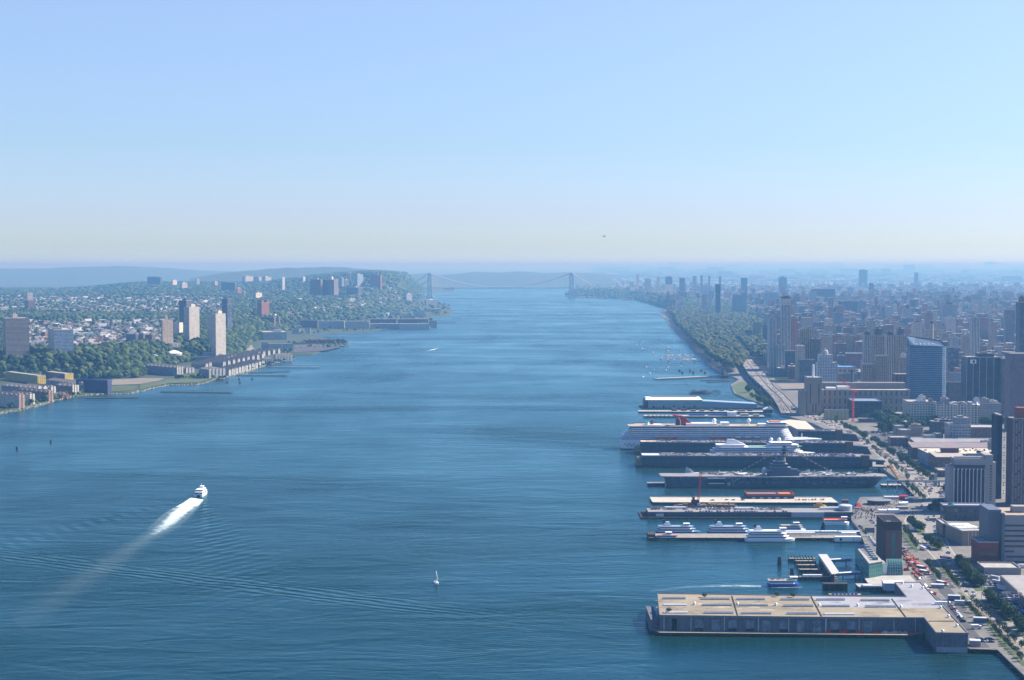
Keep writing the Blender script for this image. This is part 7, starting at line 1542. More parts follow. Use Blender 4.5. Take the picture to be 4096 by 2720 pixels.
for i,(px,y,s,rz,m_,fo,lab)in enumerate([(3223,-6,1.0,.3,PG2,False,'light grey jet parked just past the carrier island'),(3236,4,1.1,2.7,PG2,True,'folded wing jet behind the first jet past the island'),(3300,4,1.15,2.9,WHITE,False,'white broad winged plane in the middle of the foredeck'),(3330,-6,1.2,-.35,PG2,False,'grey jet pointing at the deck edge on the foredeck'),(3312,-9,.8,.4,WHITE,False,'small white jet at the foredeck edge'),
    (3363,6,.9,.2,PD,True,'dark helicopter like plane on the foredeck'),(3402,0,1.0,1.9,WHITE,False,'white jet nearest the carrier bow'),(3430,6,.9,2.8,PD,False,'dark jet at the carrier bow'),(2822,8,1.0,.2,PD,False,'dark jet at the aft row of the flight deck'),(2860,7,1.0,.3,PD,False,'second dark jet in the aft row of the flight deck'),(2900,8,.9,.2,PG2,False,'grey jet ahead of the dark aft jets'),(2945,6,1.0,2.9,PG2,False,'pale jet beside the display tent'),(2968,-4,1.0,.6,WHITE,False,'white jet left of the radome'),(2990,5,.9,.1,PD,False,'small dark jet near the radome')]):
    o=plane(0,0,0,s,rz,m_,fo).build('jet_plane',m_,None,lab,'plane','planes on the carrier deck',None,(XA(px,1890,Y+15),Y+B/2+y,zd+.02),rz)
# white supersonic airliner on a barge behind the stern
Yb=1945.;xb0=XA(2738,1890,Yb);e=empty('barge',(XA(2700,1890,Yb),Yb,0),0,'low barge lying behind the carrier stern','barge');b=MB();b.prism(outline(78,18,.05,.03,.9),-1,3);b.build('hull',NAVY,e)
e=empty('airliner',(xb0,Yb,-2),0,'white slender delta winged airliner with a striped tail on a barge','airliner');b=MB();b.tube((0,0,12),(14,0,12.4),.5,8,r1=1.6);b.tube((14,0,12.4),(48,0,12.4),1.6,10);b.tube((48,0,12.4),(62,0,12),1.6,8,r1=.2);b.build('fuselage',WHITE,e)
b=MB();b.prism([(8,-12.5),(14,-12.5),(28,-6),(44,-1),(44,1),(28,6),(14,12.5),(8,12.5)],11.3,11.8);b.build('delta_wing',WHITE,e);b=MB()
for x,y in((20,-5),(20,5),(46,0)):b.tube((x,y,4),(x,y,11.4),.4,5)
b.build('gear',DARK,e)
T_=[(1,13.2),(13,13.2),(6.5,18.6),(2.2,20.6)];b=MB();b.face([(x,-.25,z)for x,z in T_]);b.face([(x,.25,z)for x,z in T_[::-1]]);b.face([(T_[1][0],-.25,T_[1][1]),(T_[1][0],.25,T_[1][1]),(T_[2][0],.25,T_[2][1]),(T_[2][0],-.25,T_[2][1])]);b.face([(T_[0][0],.25,T_[0][1]),(T_[0][0],-.25,T_[0][1]),(T_[3][0],-.25,T_[3][1]),(T_[3][0],.25,T_[3][1])]);tl=b.build('tail_fin',WHITE,e)
b=MB();PU=plain('tail_purple',(.22,.02,.15),.5)
for k in range(3):z=14.2+k*1.7;b.face([(1.6+k*.3,-.3,z),(8.6-k*1.6,-.3,z+.9),(8.0-k*1.6,-.3,z+1.6),(1.8+k*.3,-.3,z+.8)])
b.build('purple_stripe',PU,tl)
# museum dock bits behind stern and bow
pier('low dock with timber deck just off the carrier stern',2594,2664,1943,14,2.6,0,DECK);pier('narrow visitor dock under the carrier bow',3537,3618,1950,12,2.8,0,CONC)
Yf=G(3545,1925,9)[1];e=empty('footbridge',(XA(3545,1925,Yf),Yf,0),0,'long thin pedestrian bridge crossing the highway by the carrier bow','footbridge');Lf=XA(3800,1915,Yf)-XA(3545,1925,Yf);b=MB();b.box(0,Lf,0,3.5,8.2,9);b.build('deck',CONC,e);b=MB();b.box(0,Lf,0,.15,9,10.1);b.box(0,Lf,3.35,3.5,9,10.1);b.build('railing',SKW,e);b=MB()
for f in(.02,.35,.62,.83):b.box(Lf*f,Lf*f+1.2,.6,2.8,0,8.2)
b.build('column',CONC,e);b=MB();b.box(Lf*.345,Lf*.345+3,-26,0,3,8.2)if False else b.taper([(Lf*.30,-30),(Lf*.30+3,-30),(Lf*.30+3,0),(Lf*.30,0)],7.4,[(Lf*.30,-30),(Lf*.30+3,-30),(Lf*.30+3,0),(Lf*.30,0)],8.1);b.build('stair_flight',SKW,e);b=MB();b.box(Lf*.77,Lf*.77+3,3.6,6,2,17);b.build('lift_tower',plain('pale_green_tower',(.3,.42,.42),.5),e)
# cream pier, framed barge, crane barge
e1,W1,Y1=pier('wide bright cream pier with a few parked vehicles',2613,3360,2018,40,2.6,-.01,plain('cream_deck',(.52,.485,.40),.9,noise=.12,scale=.06));YCR=Y1
boxes_on(e1,[(10,W1-5,38.5,39.2,2.6,3.6)],'back_kerb',CONC);HERO.append((XA(2613,2018,Y1),Y1,0,0,W1,0,40))
p=G(2990,1995,3);Wf=XA(3178,1995,p[1])-p[0];e=empty('events_barge',(p[0],p[1]+2,0),0,'dark barge building with a red framed roof terrace and an orange court','barge');b=MB();b.box(0,Wf,0,22,-.5,6.5);b.build('hull_house',NAVY,e);b=MB();b.box(.6,Wf*.72,.6,21.4,6.5,7.0);b.build('roof_terrace',plain('slate_terrace',(.22,.22,.26),.8,noise=.2),e);b=MB();b.box(Wf*.72,Wf-.6,.6,21.4,6.5,7.05);b.build('orange_court',plain('orange_court_paint',(.60,.26,.07),.7,noise=.1),e)
b=MB()
for(x0,x1,y0,y1)in((-.2,Wf+.2,-.2,.5),(-.2,Wf+.2,21.5,22.2),(-.2,.5,.5,21.5),(Wf-.5,Wf+.2,.5,21.5)):b.box(x0,x1,y0,y1,6.4,8.4)
b.build('red_frame',plain('red_frame_paint',(.50,.07,.02),.5),e);boxes_on(e,[(5+k*9,9+k*9,-.1,.05,2.4,4.4)for k in range(5)],'pale_window',SKW);b=MB();b.sphere(Wf*.66,9,8,1.6,sz=.6);b.build('blue_tent',plain('blue_tent_cloth',(.04,.16,.6),.6),e)
p=G(2702,2031,0);Wb=XA(2945,2031,p[1])-p[0];e=empty('crane_barge',(p[0],p[1],0),0,'rusty barge strewn with timber under a red lattice crane','barge');b=MB();b.prism([(0,0),(Wb,0),(Wb+2,5),(Wb,11),(0,11),(-2,5)],-1,1.9);b.build('hull',plain('rusty_hull',(.10,.07,.05),.9,noise=.3,scale=.3),e);rr=random.Random(4);b=MB()
for k in range(40):x=rr.uniform(1,Wb-5);b.box(x,x+rr.uniform(1,7),rr.uniform(1,9),rr.uniform(9,10.5),1.9,1.9+rr.uniform(.2,1.4),rot=rr.uniform(-.2,.2))
b.build('timber_pile',plain('barge_timber',(.22,.17,.11),.9,noise=.4,scale=.6),e)
for(x,m_,n_)in((14,plain('barge_red',(.4,.03,.02),.6),'red_hut'),(24,SKW,'white_hut'),(36,plain('barge_yellow',(.6,.42,.05),.6),'yellow_winch')):boxes_on(e,[(x,x+3.5,2,5,1.9,4.6),(x+4,x+5.5,4,6,1.9,3)],n_,m_)
cxx=XA(2784,2010,p[1])-p[0];e2=empty('barge_crane',(p[0]+cxx,p[1]+5.5,1.9),0,'red lattice crane with a long raised boom on the rusty barge','crane');b=MB();b.box(-4.5,4,-2.5,2.5,1.2,6);b.box(-3,-1,-2,2,6,9);b.build('cab',plain('crane_maroon',(.16,.02,.03),.6,noise=.3),e2);b=MB();b.cyl(0,0,0,1.2,2.5,seg=12);b.build('turntable',DARK,e2)
b=MB();lattice(b,(3,0,3),(XA(2806,1900,p[1])-XA(2784,2010,p[1]),2,ZT(1893,p[1])-1.9),1.7,.22,16);b.build('boom',REDM,e2);b=MB();lattice(b,(-2,0,6),(-5,0,14),1.5,.2,4);b.tube((-5,0,14),(5,0,26),.1,3);b.build('gantry',DARK,e2)
# two-storey parking pier
e84,W84,h84,Y84,X84=wallpier('two storey dark parking pier full of cars and buses',2597,3420,2073,2051,34,roofm=TAND,a=-.008,bays=30,z0=1.6)
boxes_on(e84,[(8,16,-.35,.0,2,5)],'white_wall_panel',SKW);boxes_on(e84,[(W84*.70,W84*.86,-1,6,1.6,h84+.6)],'pale_shed',plain('pale_blue_shed',(.40,.44,.5),.6));boxes_on(e84,[(20,42,26,29,h84,h84+2.2),(W84*.44,W84*.53,26,29,h84,h84+1.8),(W84*.86,W84*.99,22,26,h84,h84+2.6)],'white_canopy',WHITE)
p=G(3386,2036,8);e=empty('round_pavilion',(p[0],p[1]+5,0),0,'round pale glassy pavilion at the root of the parking pier','pavilion');b=MB();b.cyl(0,0,3,11,6.8,seg=24);b.build('drum',facade('drum_panels',(.50,.53,.55),glass=(.25,.3,.33),floor=1.6,bay=1.6,wh=.7,ww=.7,lit=.4),e);b=MB();b.box(-8.5,8.5,-7.5,7.5,1,4);b.build('base',NAVY,e);b=MB();b.cyl(0,0,11,11.8,7.1,5.5,24);b.build('roof',SKW,e)
p=G(3257,2033,h84);e=empty('novelty_boat',(p[0],p[1]+3,h84),.02,'bright yellow ornate boat standing on the parking pier deck','boat');b=MB();b.tube((0,0,2),(11,0,2),1.6,10,r1=1.5);b.tube((11,0,2),(14,0,1.8),1.5,8,r1=.4);b.box(3,9,-.9,.9,3.4,5);b.build('hull',plain('boat_yellow',(.72,.42,.02),.4,noise=.2),e);b=MB()
for x in(4,6,8):b.cyl(x,0,5,6.4,.4,seg=6)
b.build('funnel',plain('boat_gold',(.5,.3,.03),.4),e)
p=G(3433,2034,3);e=empty('tent',(p[0],p[1],3),0,'scarlet peaked tent on the crowded quay','tent');b=MB();b.taper([(-4,-4),(4,-4),(4,4),(-4,4)],2.2,[(-.3,-.3),(.3,-.3),(.3,.3),(-.3,.3)],6.5);b.build('canopy',plain('scarlet_canvas',(.65,.01,.02),.6),e);b=MB()
for s in((-3.8,-3.8),(3.8,-3.8),(3.8,3.8),(-3.8,3.8)):b.cyl(s[0],s[1],0,2.3,.15,seg=5)
b.build('pole',DARK,e)
# oval pavilion on the quay
p=G(3524,2022,3);Yq=p[1];a1=(XA(3573,2022,Yq)-XA(3473,2022,Yq))/2;e=empty('oval_pavilion',(p[0],p[1]+a1*.75,3),.15,'oval low pavilion with a flat slate roof on the quay','pavilion');b=MB();n=30;P=[(a1*cos(2*pi*k/n),a1*.8*sin(2*pi*k/n))for k in range(n)];b.taper([(x*.9,y*.9)for x,y in P],0,[(x*.95,y*.95)for x,y in P],4.2);b.build('wall',plain('maroon_wall',(.09,.05,.06),.8,noise=.3,scale=.4),e);b=MB();b.prism(P,4.2,5.0);b.build('roof',plain('slate_roof',(.22,.23,.26),.8,noise=.15,scale=.15),e);b=MB()
for k in range(6):b.box(-10+k*4,-9.3+k*4,-3+k,-2.2+k,5,5.8)
b.build('roof_vent',SKW,e)
for(x,y,w,h_,m_,lab,nm)in[(3599,2001,9,5,plain('red_container_paint',(.5,.02,.05),.5),'crimson container cabin on the quay','container'),(3537,1995,26,2.5,SKW,'long pale low wall cabin beside the oval pavilion','cabin'),(3622,2004,8,3,plain('teal_roof',(.1,.32,.3),.5),'small teal roofed kiosk at the bulkhead corner','kiosk'),(3368,2012,7,3.4,BRICK,'dark red cabin by the root of the cream pier','cabin'),(3588,2037,12,3,SGR,'grey canopy shed on the quay near the brick tower','shed'),(3598,2024,6,3.6,WHITE,'white box truck body parked on the quay','truck'),(3610,2022,6,3.6,WHITE,'second white box truck body parked on the quay','truck'),
    (3516,2052,20,3.5,WHITE,'white long marquee right behind the brick tower','marquee'),(3553,2053,12,4,WHITE,'white and violet truck behind the brick tower','truck')]:
    p=G(x,y,3);b=MB();b.box(0,w,0,6,0,h_-.4,0);b.gable(0,w,0,6,h_-.4,h_+.5,0,'x',ov=.3);b.build(nm,m_,None,lab,nm,None,None,p,GA)
# sightseeing boats
def ferry(label,pL,pR,yw,B=10,decks=2,hullm=None,hh=2.6,wall=None,flip=False,topm=None,wheel=.7,z_house=2.5,name='sightseeing_boat',funnel=None,boot=None,cat='boat',group=None,bow=.2):
    Y=G(pL,yw,0)[1];X,L=pframe(pL,pR,Y,0);e=empty(name,(X+(L if flip else 0),Y+B/2,0),pi if flip else 0,label,cat,group)
    hull(e,L,B,hh,hullm or SW,boot,.5,bow,.04,.05);z=hh
    for k in range(decks):
        x0,x1=L*(.05+.03*k),L*(.84-.05*k);deckhouse(e,x0,x1,B*(.92-.05*k),z,z+z_house,wall or SW,name='deckhouse');b=MB();b.prism([(x+x0-1,y)for x,y in outline(x1-x0+3,B*.98,.1,.03,.9)],z+z_house-.12,z+z_house+.08);b.build('deck',topm or SGR,e);z+=z_house
    b=MB();b.box(L*wheel,L*wheel+5,-B*.25,B*.25,z,z+2.4);b.box(L*wheel-.6,L*wheel+5.8,-B*.3,B*.3,z+2.4,z+2.7);w_=b.build('wheelhouse',wall or SW,e);b=MB();b.box(L*wheel+.4,L*wheel+5.05,-B*.255,B*.255,z+1.2,z+2);b.build('windscreen',GLASS,w_)
    b=MB();b.tube((L*wheel+1,0,z+2.7),(L*wheel,0,z+7),.12,4);b.box(L*wheel-.9,L*wheel+1.5,-.1,.1,z+5,z+5.2);b.build('mast',DARK,e)
    if funnel:
        x=L*funnel;b=MB();b.taper([(x,-1.6),(x+9,-1.6),(x+9,1.6),(x,1.6)],z,[(x+3,-1.2),(x+6,-1.2),(x+6,1.2),(x+3,1.2)],z+4.2,0);b.taper([(x+.2,-1.3),(x+2.6,-1.3),(x+2.6,1.3),(x+.2,1.3)],z+3,[(x-.6,-1),(x+1.5,-1),(x+1.5,1),(x-.6,1)],z+6.2,1);b.build('funnel',[SW,NAVY],e)
    return e,L,z,Y
BLH=plain('pale_blue_hull',(.16,.28,.45),.5)
eP,WP,YP=pier('low pier where the sightseeing boats are moored',2597,3452,2162,24,2.8,-.008,DECK)
boxes_on(eP,[(0,7,2,20,2.8,5.5)],'end_fender',PILE);boxes_on(eP,[(W*.0+100,128,15,19,5,5.5)],'canopy_beam',SKW)
for(x0,x1,yy)in((3137,3300,17),(3150,3270,9),(3296,3368,17),(3372,3455,16),(3376,3436,8)):
    a_=XA(x0,2140,YP)-XA(2597,2140,YP);c_=XA(x1,2140,YP)-XA(2597,2140,YP);boxes_on(eP,[(a_,c_,yy,yy+4,6,6.5)],'white_canopy',WHITE);boxes_on(eP,[(a_+k*(c_-a_)/6,a_+k*(c_-a_)/6+.4,yy+.2,yy+.6,2.8,6)for k in range(7)],'canopy_post',SKW)
gs='sightseeing boats at the pier'
ferry('white and blue sightseeing boat moored behind the pier end',2628,2812,2140,10,2,BLH,3.2,funnel=.16,wheel=.62,group=gs,topm=plain('blue_deck',(.25,.36,.5),.7));ferry('white and blue sightseeing boat moored in the middle behind the pier',2836,3028,2140,10,2,BLH,3.2,funnel=.16,wheel=.62,group=gs,topm=MATS['blue_deck'])
e3,L3,z3,Y3=ferry('big all white three decked excursion boat at the near side of the pier',2988,3194,2169,11,3,SW,3.0,funnel=.18,wheel=.70,group=gs,boot=SB,topm=WHITE)
ferry('green sided double deck barge ferry at the pier end',2628,2732,2162,9,1,plain('sea_green',(.16,.24,.22),.6),2.4,wheel=.4,topm=plain('salmon_deck',(.42,.25,.2),.8),bow=.05)
ferry('sleek white yacht with dark windows between the canopies',3126,3234,2128,8,2,SW,2.4,wheel=.55,z_house=2.0);ferry('white tour boat with an orange stern in the inner slip',3305,3410,2100,8,1,SW,2.6,wheel=.7,z_house=2.6,topm=ORB)
p=G(3342,2170,0);wv=XA(3446,2170,p[1])-p[0];e=empty('houseboat',p,0,'plain white floating box house at the near end of the boat pier','houseboat');b=MB();b.box(-2,wv+1,-1,7,-1,1);b.build('hull',NAVY,e);b=MB();b.box(0,wv,0,6,1,5.4);b.build('wall',SW,e);boxes_on(e,[(4,6,-.1,.1,1.6,4.2),(wv*.68,wv*.69,-.1,.1,1,5.2)],'door',GLASS)
b=MB();p=G(3280,2120,3);Pt=[(0,0),(5,0),(4.2,8),(2.8,8)];b.face([(x,-.2,z)for x,z in Pt]);b.face([(x,.2,z)for x,z in Pt[::-1]]);b.face([(0,.2,0),(0,-.2,0),(2.8,-.2,8),(2.8,.2,8)]);b.face([(5,-.2,0),(5,.2,0),(4.2,.2,8),(4.2,-.2,8)]);b.build('gangway_tower',DARK,None,'black tapering loading ramp raised above the canopies','ramp',None,None,p,0)
# sign at the pier root
p=G(3459,2137,5);Ws=XA(3498,2137,p[1])-p[0];e=empty('roof_sign',p,0,'dark sign board with pale capital letters at the root of the boat pier','sign');b=MB();b.box(0,Ws,0,.6,1.4,6.2);b.build('board',DARK,e);b=MB()
for x in(1,Ws-1.3):b.box(x,x+.3,.1,.4,-2,1.4)
b.build('post',DARK,e)
def text(body,size,loc,mat,par,rot=(pi/2,0,0)):
    cu=bpy.data.curves.new('lettering','FONT');cu.body=body;cu.size=size;cu.extrude=.03;cu.align_x='CENTER';cu.materials.append(mat);t0_=bpy.data.objects.new('tmp',cu);COL.objects.link(t0_);dg_=bpy.context.evaluated_depsgraph_get();me_=bpy.data.meshes.new_from_object(t0_.evaluated_get(dg_));bpy.data.objects.remove(t0_);me_.materials.clear();me_.materials.append(mat);o=bpy.data.objects.new('lettering',me_);put(o,parent=par);o.location=loc;o.rotation_euler=rot;return o
LET=plain('pale_letters',(.45,.6,.7),.5);text('H M',6.5,(8,-.08,2.2),WHITE,BRD);text('WORLD',2.4,(Ws/2,-.06,4.0),LET,e);text('YACHT',2.4,(Ws/2,-.06,1.8),LET,e)
# blue ferry under way
ef,Lf2,zf,Yf2=ferry('white ferry with a deep blue hull and passengers on the open top deck',3082,3212,2348,9,1,plain('deep_blue_hull',(.02,.07,.38),.35),2.4,wheel=.72,z_house=2.7,name='ferry',topm=SGR)
b=MB();rr=random.Random(8)
for k in range(26):x=rr.uniform(2,Lf2*.7);y=rr.uniform(-3,3);b.box(x,x+.4,y,y+.4,zf,zf+1.2)
b.build('top_deck_benches',plain('bench_mix',(.3,.2,.2),.7,noise=.6,scale=1.2),ef)
# slips, gangways, canopies of the ferry terminal
q=[G(x,y,8)[:2]for x,y in[(3273,2216),(3308,2216),(3357,2289),(3328,2296)]];o_=q[0];e=empty('floating_terminal',(o_[0],o_[1],0),0,'long slanting pale roofed boarding canopy over the ferry slips','canopy');b=MB();b.prism([(x-o_[0],y-o_[1])for x,y in q],7.2,7.9);b.build('roof',plain('light_canopy',(.55,.54,.5),.6,noise=.06),e);b=MB();cxq=sum(x for x,y in q)/4-o_[0];cyq=sum(y for x,y in q)/4-o_[1];b.prism([(cxq+(x-o_[0]-cxq)*.9,cyq+(y-o_[1]-cyq)*.95)for x,y in q],-.5,2.2);b.build('pontoon',NAVY,e);b=MB()
for t in np.linspace(.05,.95,8):
    for(A1,B1)in((q[0],q[3]),(q[1],q[2])):x=A1[0]+(B1[0]-A1[0])*t-o_[0];y=A1[1]+(B1[1]-A1[1])*t-o_[1];b.cyl(cxq+(x-cxq)*.9,cyq+(y-cyq)*.95,2,7.3,.25,seg=6)
b.build('column',DARK,e)
for(A1,B1,lab)in(((3312,2235),(3406,2230),'upper white covered gangway between terminal and slips'),((3346,2289),(3444,2283),'lower white covered gangway between terminal and slips')):
    a_=G(*A1,6);c_=G(*B1,6);Lg=math.hypot(c_[0]-a_[0],c_[1]-a_[1]);e=empty('gangway',(a_[0],a_[1],0),atan2(c_[1]-a_[1],c_[0]-a_[0]),lab,'gangway');b=MB();b.box(0,Lg,0,3,2.6,4.8);b.build('walkway',plain('gangway_side',(.25,.28,.34),.5),e);b=MB();b.box(-.3,Lg,-.3,3.3,4.8,5.2);b.build('roof',WHITE,e);b=MB();b.cyl(Lg*.3,1.5,-2,2.6,.5,seg=6);b.cyl(Lg*.8,1.5,-2,2.6,.5,seg=6);b.build('pile',PILE,e)
for i,(x0,x1,y,lab)in enumerate([(3163,3272,2246,'outermost timber finger of the ferry slips'),(3190,3275,2256,'second timber finger of the ferry slips'),(3198,3284,2272,'third timber finger of the ferry slips'),(3206,3296,2290,'fourth timber finger of the ferry slips'),(3204,3360,2320,'long timber finger nearest the blue ferry')]):
    e1,W1_,Y1_=pier(lab,x0,x1,y,5,2.6,0,DECK,'ferry_finger','pier',gap=3.2);b=MB()
    for k in range(int(W1_/2.6)):b.cyl(k*2.6+.5,4.9,-2,5.0+random.uniform(-.6,.6),.42,seg=6)
    b.build('tall_pile',PILE,e1)
    if i==4:boxes_on(e1,[(4,20,1,3.5,2.6,4.2)],'white_boarding_boat',WHITE)
e1,W1_,Y1_=pier('dark timber crib standing in the water near the long shed',3302,3403,2362,6,5.5,0,PILE,gap=4)
e1,W1_,Y1_=pier('low boarding float tucked behind the long shed',3330,3460,2388,6,1.6,0,DECK);boxes_on(e1,[(2+k*3.1,3.8+k*3.1,1,2.6,1.6,2.8)for k in range(7)],'blue_drum',plain('blue_drum_paint',(.03,.08,.4),.5))
e1,W1_,Y1_=pier('small concrete deck with a lifebuoy rail beside the white roofed hall',3449,3560,2365,16,3.2,0,CONC);boxes_on(e1,[(4,12,3,10,3.2,4.0),(1,18,.2,.4,3.2,4.3)],'stacked_gear',SKW)
p=G(3536,2357,3);e=empty('hall',(p[0],p[1],3),GA,'small white roofed hall squeezed behind the long shed','hall');wv=XA(3612,2350,p[1])-p[0];b=MB();b.box(0,wv,0,10,-1,5);b.build('wall',plain('lilac_wall',(.5,.5,.58),.7),e);b=MB();b.gable(0,wv,0,10,5,6.4,0,'x',ov=.5);b.build('roof',WHITE,e)
pier('slim jetty end below the highway wall',3235,3450,2122,3,1.8,0,SKW)if False else None
# marina and moored sailing boats
HB=plain('boat_white',(.75,.75,.74),.4)
def boat_mesh(L=9.,sail=False,mast=True,cover=None):
    b=MB();W0=[(x*.95,y*.8)for x,y in outline(L,L*.3,.45,.05,.8)];b.taper(W0,-.3,outline(L,L*.32,.45,.05,.8),1.1,0);b.box(L*.3,L*.62,-L*.09,L*.09,1.1,1.9,0);b.box(L*.32,L*.6,-L*.092,L*.092,1.35,1.65,1)
    if mast:b.tube((L*.5,0,1.1),(L*.5,0,L*1.25),.11,4,1);b.tube((L*.5,0,2.2),(L*.12,0,2.2),.16,4,2 if cover else 1)
    return b
MP=[boat_mesh(9).build('sailing_boat',[HB,DARK],None,cat='sailing boat',loc=(0,0,-300)),boat_mesh(11,mast=False).build('motor_boat',[HB,GLASS],None,cat='motor boat',loc=(0,0,-300)),boat_mesh(8.5,mast=True).build('sailing_boat',[HB,PILE],None,cat='sailing boat',loc=(0,0,-300))]
c3=lambda x,y:(2300+x/2.361,1040+y/2.361)
for i,(x,y)in enumerate([(575,805),(612,797),(640,774),(638,838),(665,845),(680,848),(728,875),(750,895),(748,905),(810,797),(832,802),(853,843),(870,828),(885,835),(990,852),(890,880),(668,1015),(745,1037),(702,1076),(650,1104),(853,1043),(868,1020),(880,1010),(890,982),(1002,1008),(884,858),(820,940)]):
    p=G(*c3(x,y),0);o=copyo(MP[0 if i%3 else 1],p,random.uniform(-.5,.5)+pi/2+(pi if i%2 else 0),'small white boat moored alone off the park shore','boats moored off the park shore',1.25 if i!=26 else 2.2)
    if i==26:o['label']='larger white yacht at the outer corner of the marina';o['group']='yachts at the marina'
for i in range(78):
    row=i%3;x=850+random.uniform(0,310);y=[905,925,945][row]+random.uniform(-6,6);p=G(*c3(x,y),0);copyo(MP[[1,0,1][i%3]],(p[0],p[1],0),pi/2+random.uniform(-.1,.1),'white boat berthed in the packed marina','boats berthed in the marina',random.uniform(1.1,1.7))
for o in MP:bpy.data.objects.remove(o)
for(y,lab)in((913,'marina pontoon along the inner row of boats'),(935,'marina pontoon along the middle row of boats'),(955,'marina pontoon along the outer row of boats')):pier_px(lab,c3(850,y),c3(1180,y),4,.9,SKW,'pontoon',14)
# sailing boat in the middle of the river, speeding ferry, distant motor boat
p=G(1747,2338,0);e=empty('sailing_boat',p,radians(100),'lone sailing boat with one tall white sail in midstream','sailing boat');b=MB();b.taper([(x*.95,y*.8)for x,y in outline(10,3.2,.45,.05,.8)],-.3,outline(10,3.6,.45,.05,.8),1.3);b.build('hull',HB,e);b=MB();b.box(2.6,6,-.9,.9,1.3,2);b.build('cabin',SW,e);hs=ZT(2287,p[1]);b=MB();b.tube((5.6,0,1),(5.6,0,hs),.13,5);b.tube((5.6,0,2.6),(1.2,-.9,2.6),.12,5);b.build('mast',DARK,e)
b=MB();n=8;prev=None
for k in range(n+1):t=k/n;z=2.8+(hs-3)*t;w=4.4*(1-t**1.5);bel=-1.3*sin(pi*t)*.5-.9*(1-t);row=[(5.5,0,z),(5.5-w*.5,bel*.8-.5*(1-t),z),(5.5-w,bel,z)];
for k in range(n):
    rows_=[]
    for kk in(k,k+1):t=kk/n;z=2.8+(hs-3)*t;w=4.4*(1-t**1.5)+.05;bel=-.9*(1-t);rows_.append([(5.5,0,z),(5.5-w*.5,bel-.55*(1-t*.6),z),(5.5-w,bel*1.3,z)])
    for j in range(2):b.face([rows_[0][j],rows_[0][j+1],rows_[1][j+1],rows_[1][j]])
b.build('sail',WHITE,e)
p=G(793,1989,0);an=atan2(*[(G(815,1965,0)[1]-G(620,2080,0)[1]),(G(815,1965,0)[0]-G(620,2080,0)[0])]);e=empty('ferry',(p[0],p[1],0),an,'white fast ferry speeding upriver ahead of a broad foaming wake','ferry');
for s in(-1,1):b=MB();b.taper([(x*.96,y*.8+s*3.2)for x,y in outline(30,3,.3,.02,.9)],-.5,[(x,y+s*3.2)for x,y in outline(30,3.6,.3,.02,.9)],2.6);b.build('hull',HB,e)
deckhouse(e,1,25,9.5,2.6,5.6,SW);deckhouse(e,4,22,8.5,5.6,8.2,SW);b=MB();b.box(16,20,-2,2,8.2,10.6);b.box(15.6,20.5,-2.3,2.3,10.6,10.9);b.tube((16,0,10.9),(15.5,0,14),.15,4);b.build('wheelhouse',SW,e);b=MB();b.box(.85,1.0,-3.6,-1.4,3,5);b.box(.85,1.0,1.4,3.6,3,5);b.build('stern_door',GLASS,e)
p=G(1745,1396,0);e=empty('motor_boat',(p[0],p[1],0),atan2(G(1745,1396,0)[1]-G(1690,1425,0)[1],G(1745,1396,0)[0]-G(1690,1425,0)[0]),'distant white motor boat with a thin curling wake','motor boat');b=boat_mesh(26,mast=False);b.build('hull',[HB,GLASS],e)
# foam: broken sheets a few centimetres above the water
FOAM=bpy.data.materials.new('wake_foam');FOAM.use_nodes=True;nt=FOAM.node_tree;b_=nt.nodes['Principled BSDF'];b_.inputs['Base Color'].default_value=(.62,.76,.75,1);b_.inputs['Roughness'].default_value=.8;at=nt.nodes.new('ShaderNodeAttribute');at.attribute_name='col';tcn=nt.nodes.new('ShaderNodeTexCoord');nz=link_noise(nt,tcn.outputs['Object'],.11,6,.68,.6)
tr=nt.nodes.new('ShaderNodeBsdfTransparent');mxs=nt.nodes.new('ShaderNodeMixShader');out_=nt.nodes['Material Output'];k_=_math(nt,'ADD',at.outputs['Fac'],_math(nt,'MULTIPLY',_math(nt,'SUBTRACT',nz,.5),1.3));nt.links.new(_math(nt,'MINIMUM',_math(nt,'ADD',remap(nt,k_,.40,1.15,0,.85),_math(nt,'MULTIPLY',at.outputs['Fac'],.20)),.93),mxs.inputs[0]);nt.links.new(tr.outputs[0],mxs.inputs[1]);nt.links.new(b_.outputs[0],mxs.inputs[2]);nt.links.new(mxs.outputs[0],out_.inputs['Surface'])
def foam(label,path,dens,z=.06,n=60,m=10):
    """path: list of (left px, left py, right px, right py), dens: density across and along"""
    P=np.array(path,float);t=np.linspace(0,len(P)-1,n);V=[];C_=[]
    for tt in t:
        i=min(int(tt),len(P)-2);f=tt-i;q=P[i]*(1-f)+P[i+1]*f
        for j in range(m+1):
            s=j/m;V.append(G(q[0]*(1-s)+q[2]*s,q[1]*(1-s)+q[3]*s,z));d=dens(tt/(len(P)-1),s);C_.append((d,d,d,1))
    i=np.arange((n-1)*(m+1)).reshape(n-1,m+1)[:,:-1].ravel();F=np.stack([i,i+1,i+m+2,i+m+1],1);me=np_mesh('wake',np.array(V),F,FOAM,col=np.array(C_));return put(bpy.data.objects.new('wake',me),kind='stuff',label=label)
g_=lambda x,w:math.exp(-(x/w)**2)
foam('broad white wake of the fast ferry',[(758,1990,818,1999),(722,2014,812,2009),(680,2036,800,2030),(650,2053,780,2052),(618,2080,755,2080),(590,2106,722,2110),(575,2125,680,2135),(540,2142,640,2158),(500,2165,600,2190),(400,2215,520,2260),(200,2330,330,2400),(0,2440,140,2560)],
    lambda t,s:(1-abs(2*s-1)**5)*((1.2 if t<.15 else 0)+(0 if t<.15 else max(0,.75-1.5*(t-.15))*(.3+.7*g_(s-.5,.22))+max(0,.7-1.25*t)*(g_(s-.07,.06)+g_(s-.93,.06)*.8)+.55*g_(s-.5,.26)*max(0,1-.9*t)+.16*max(0,1-t))))
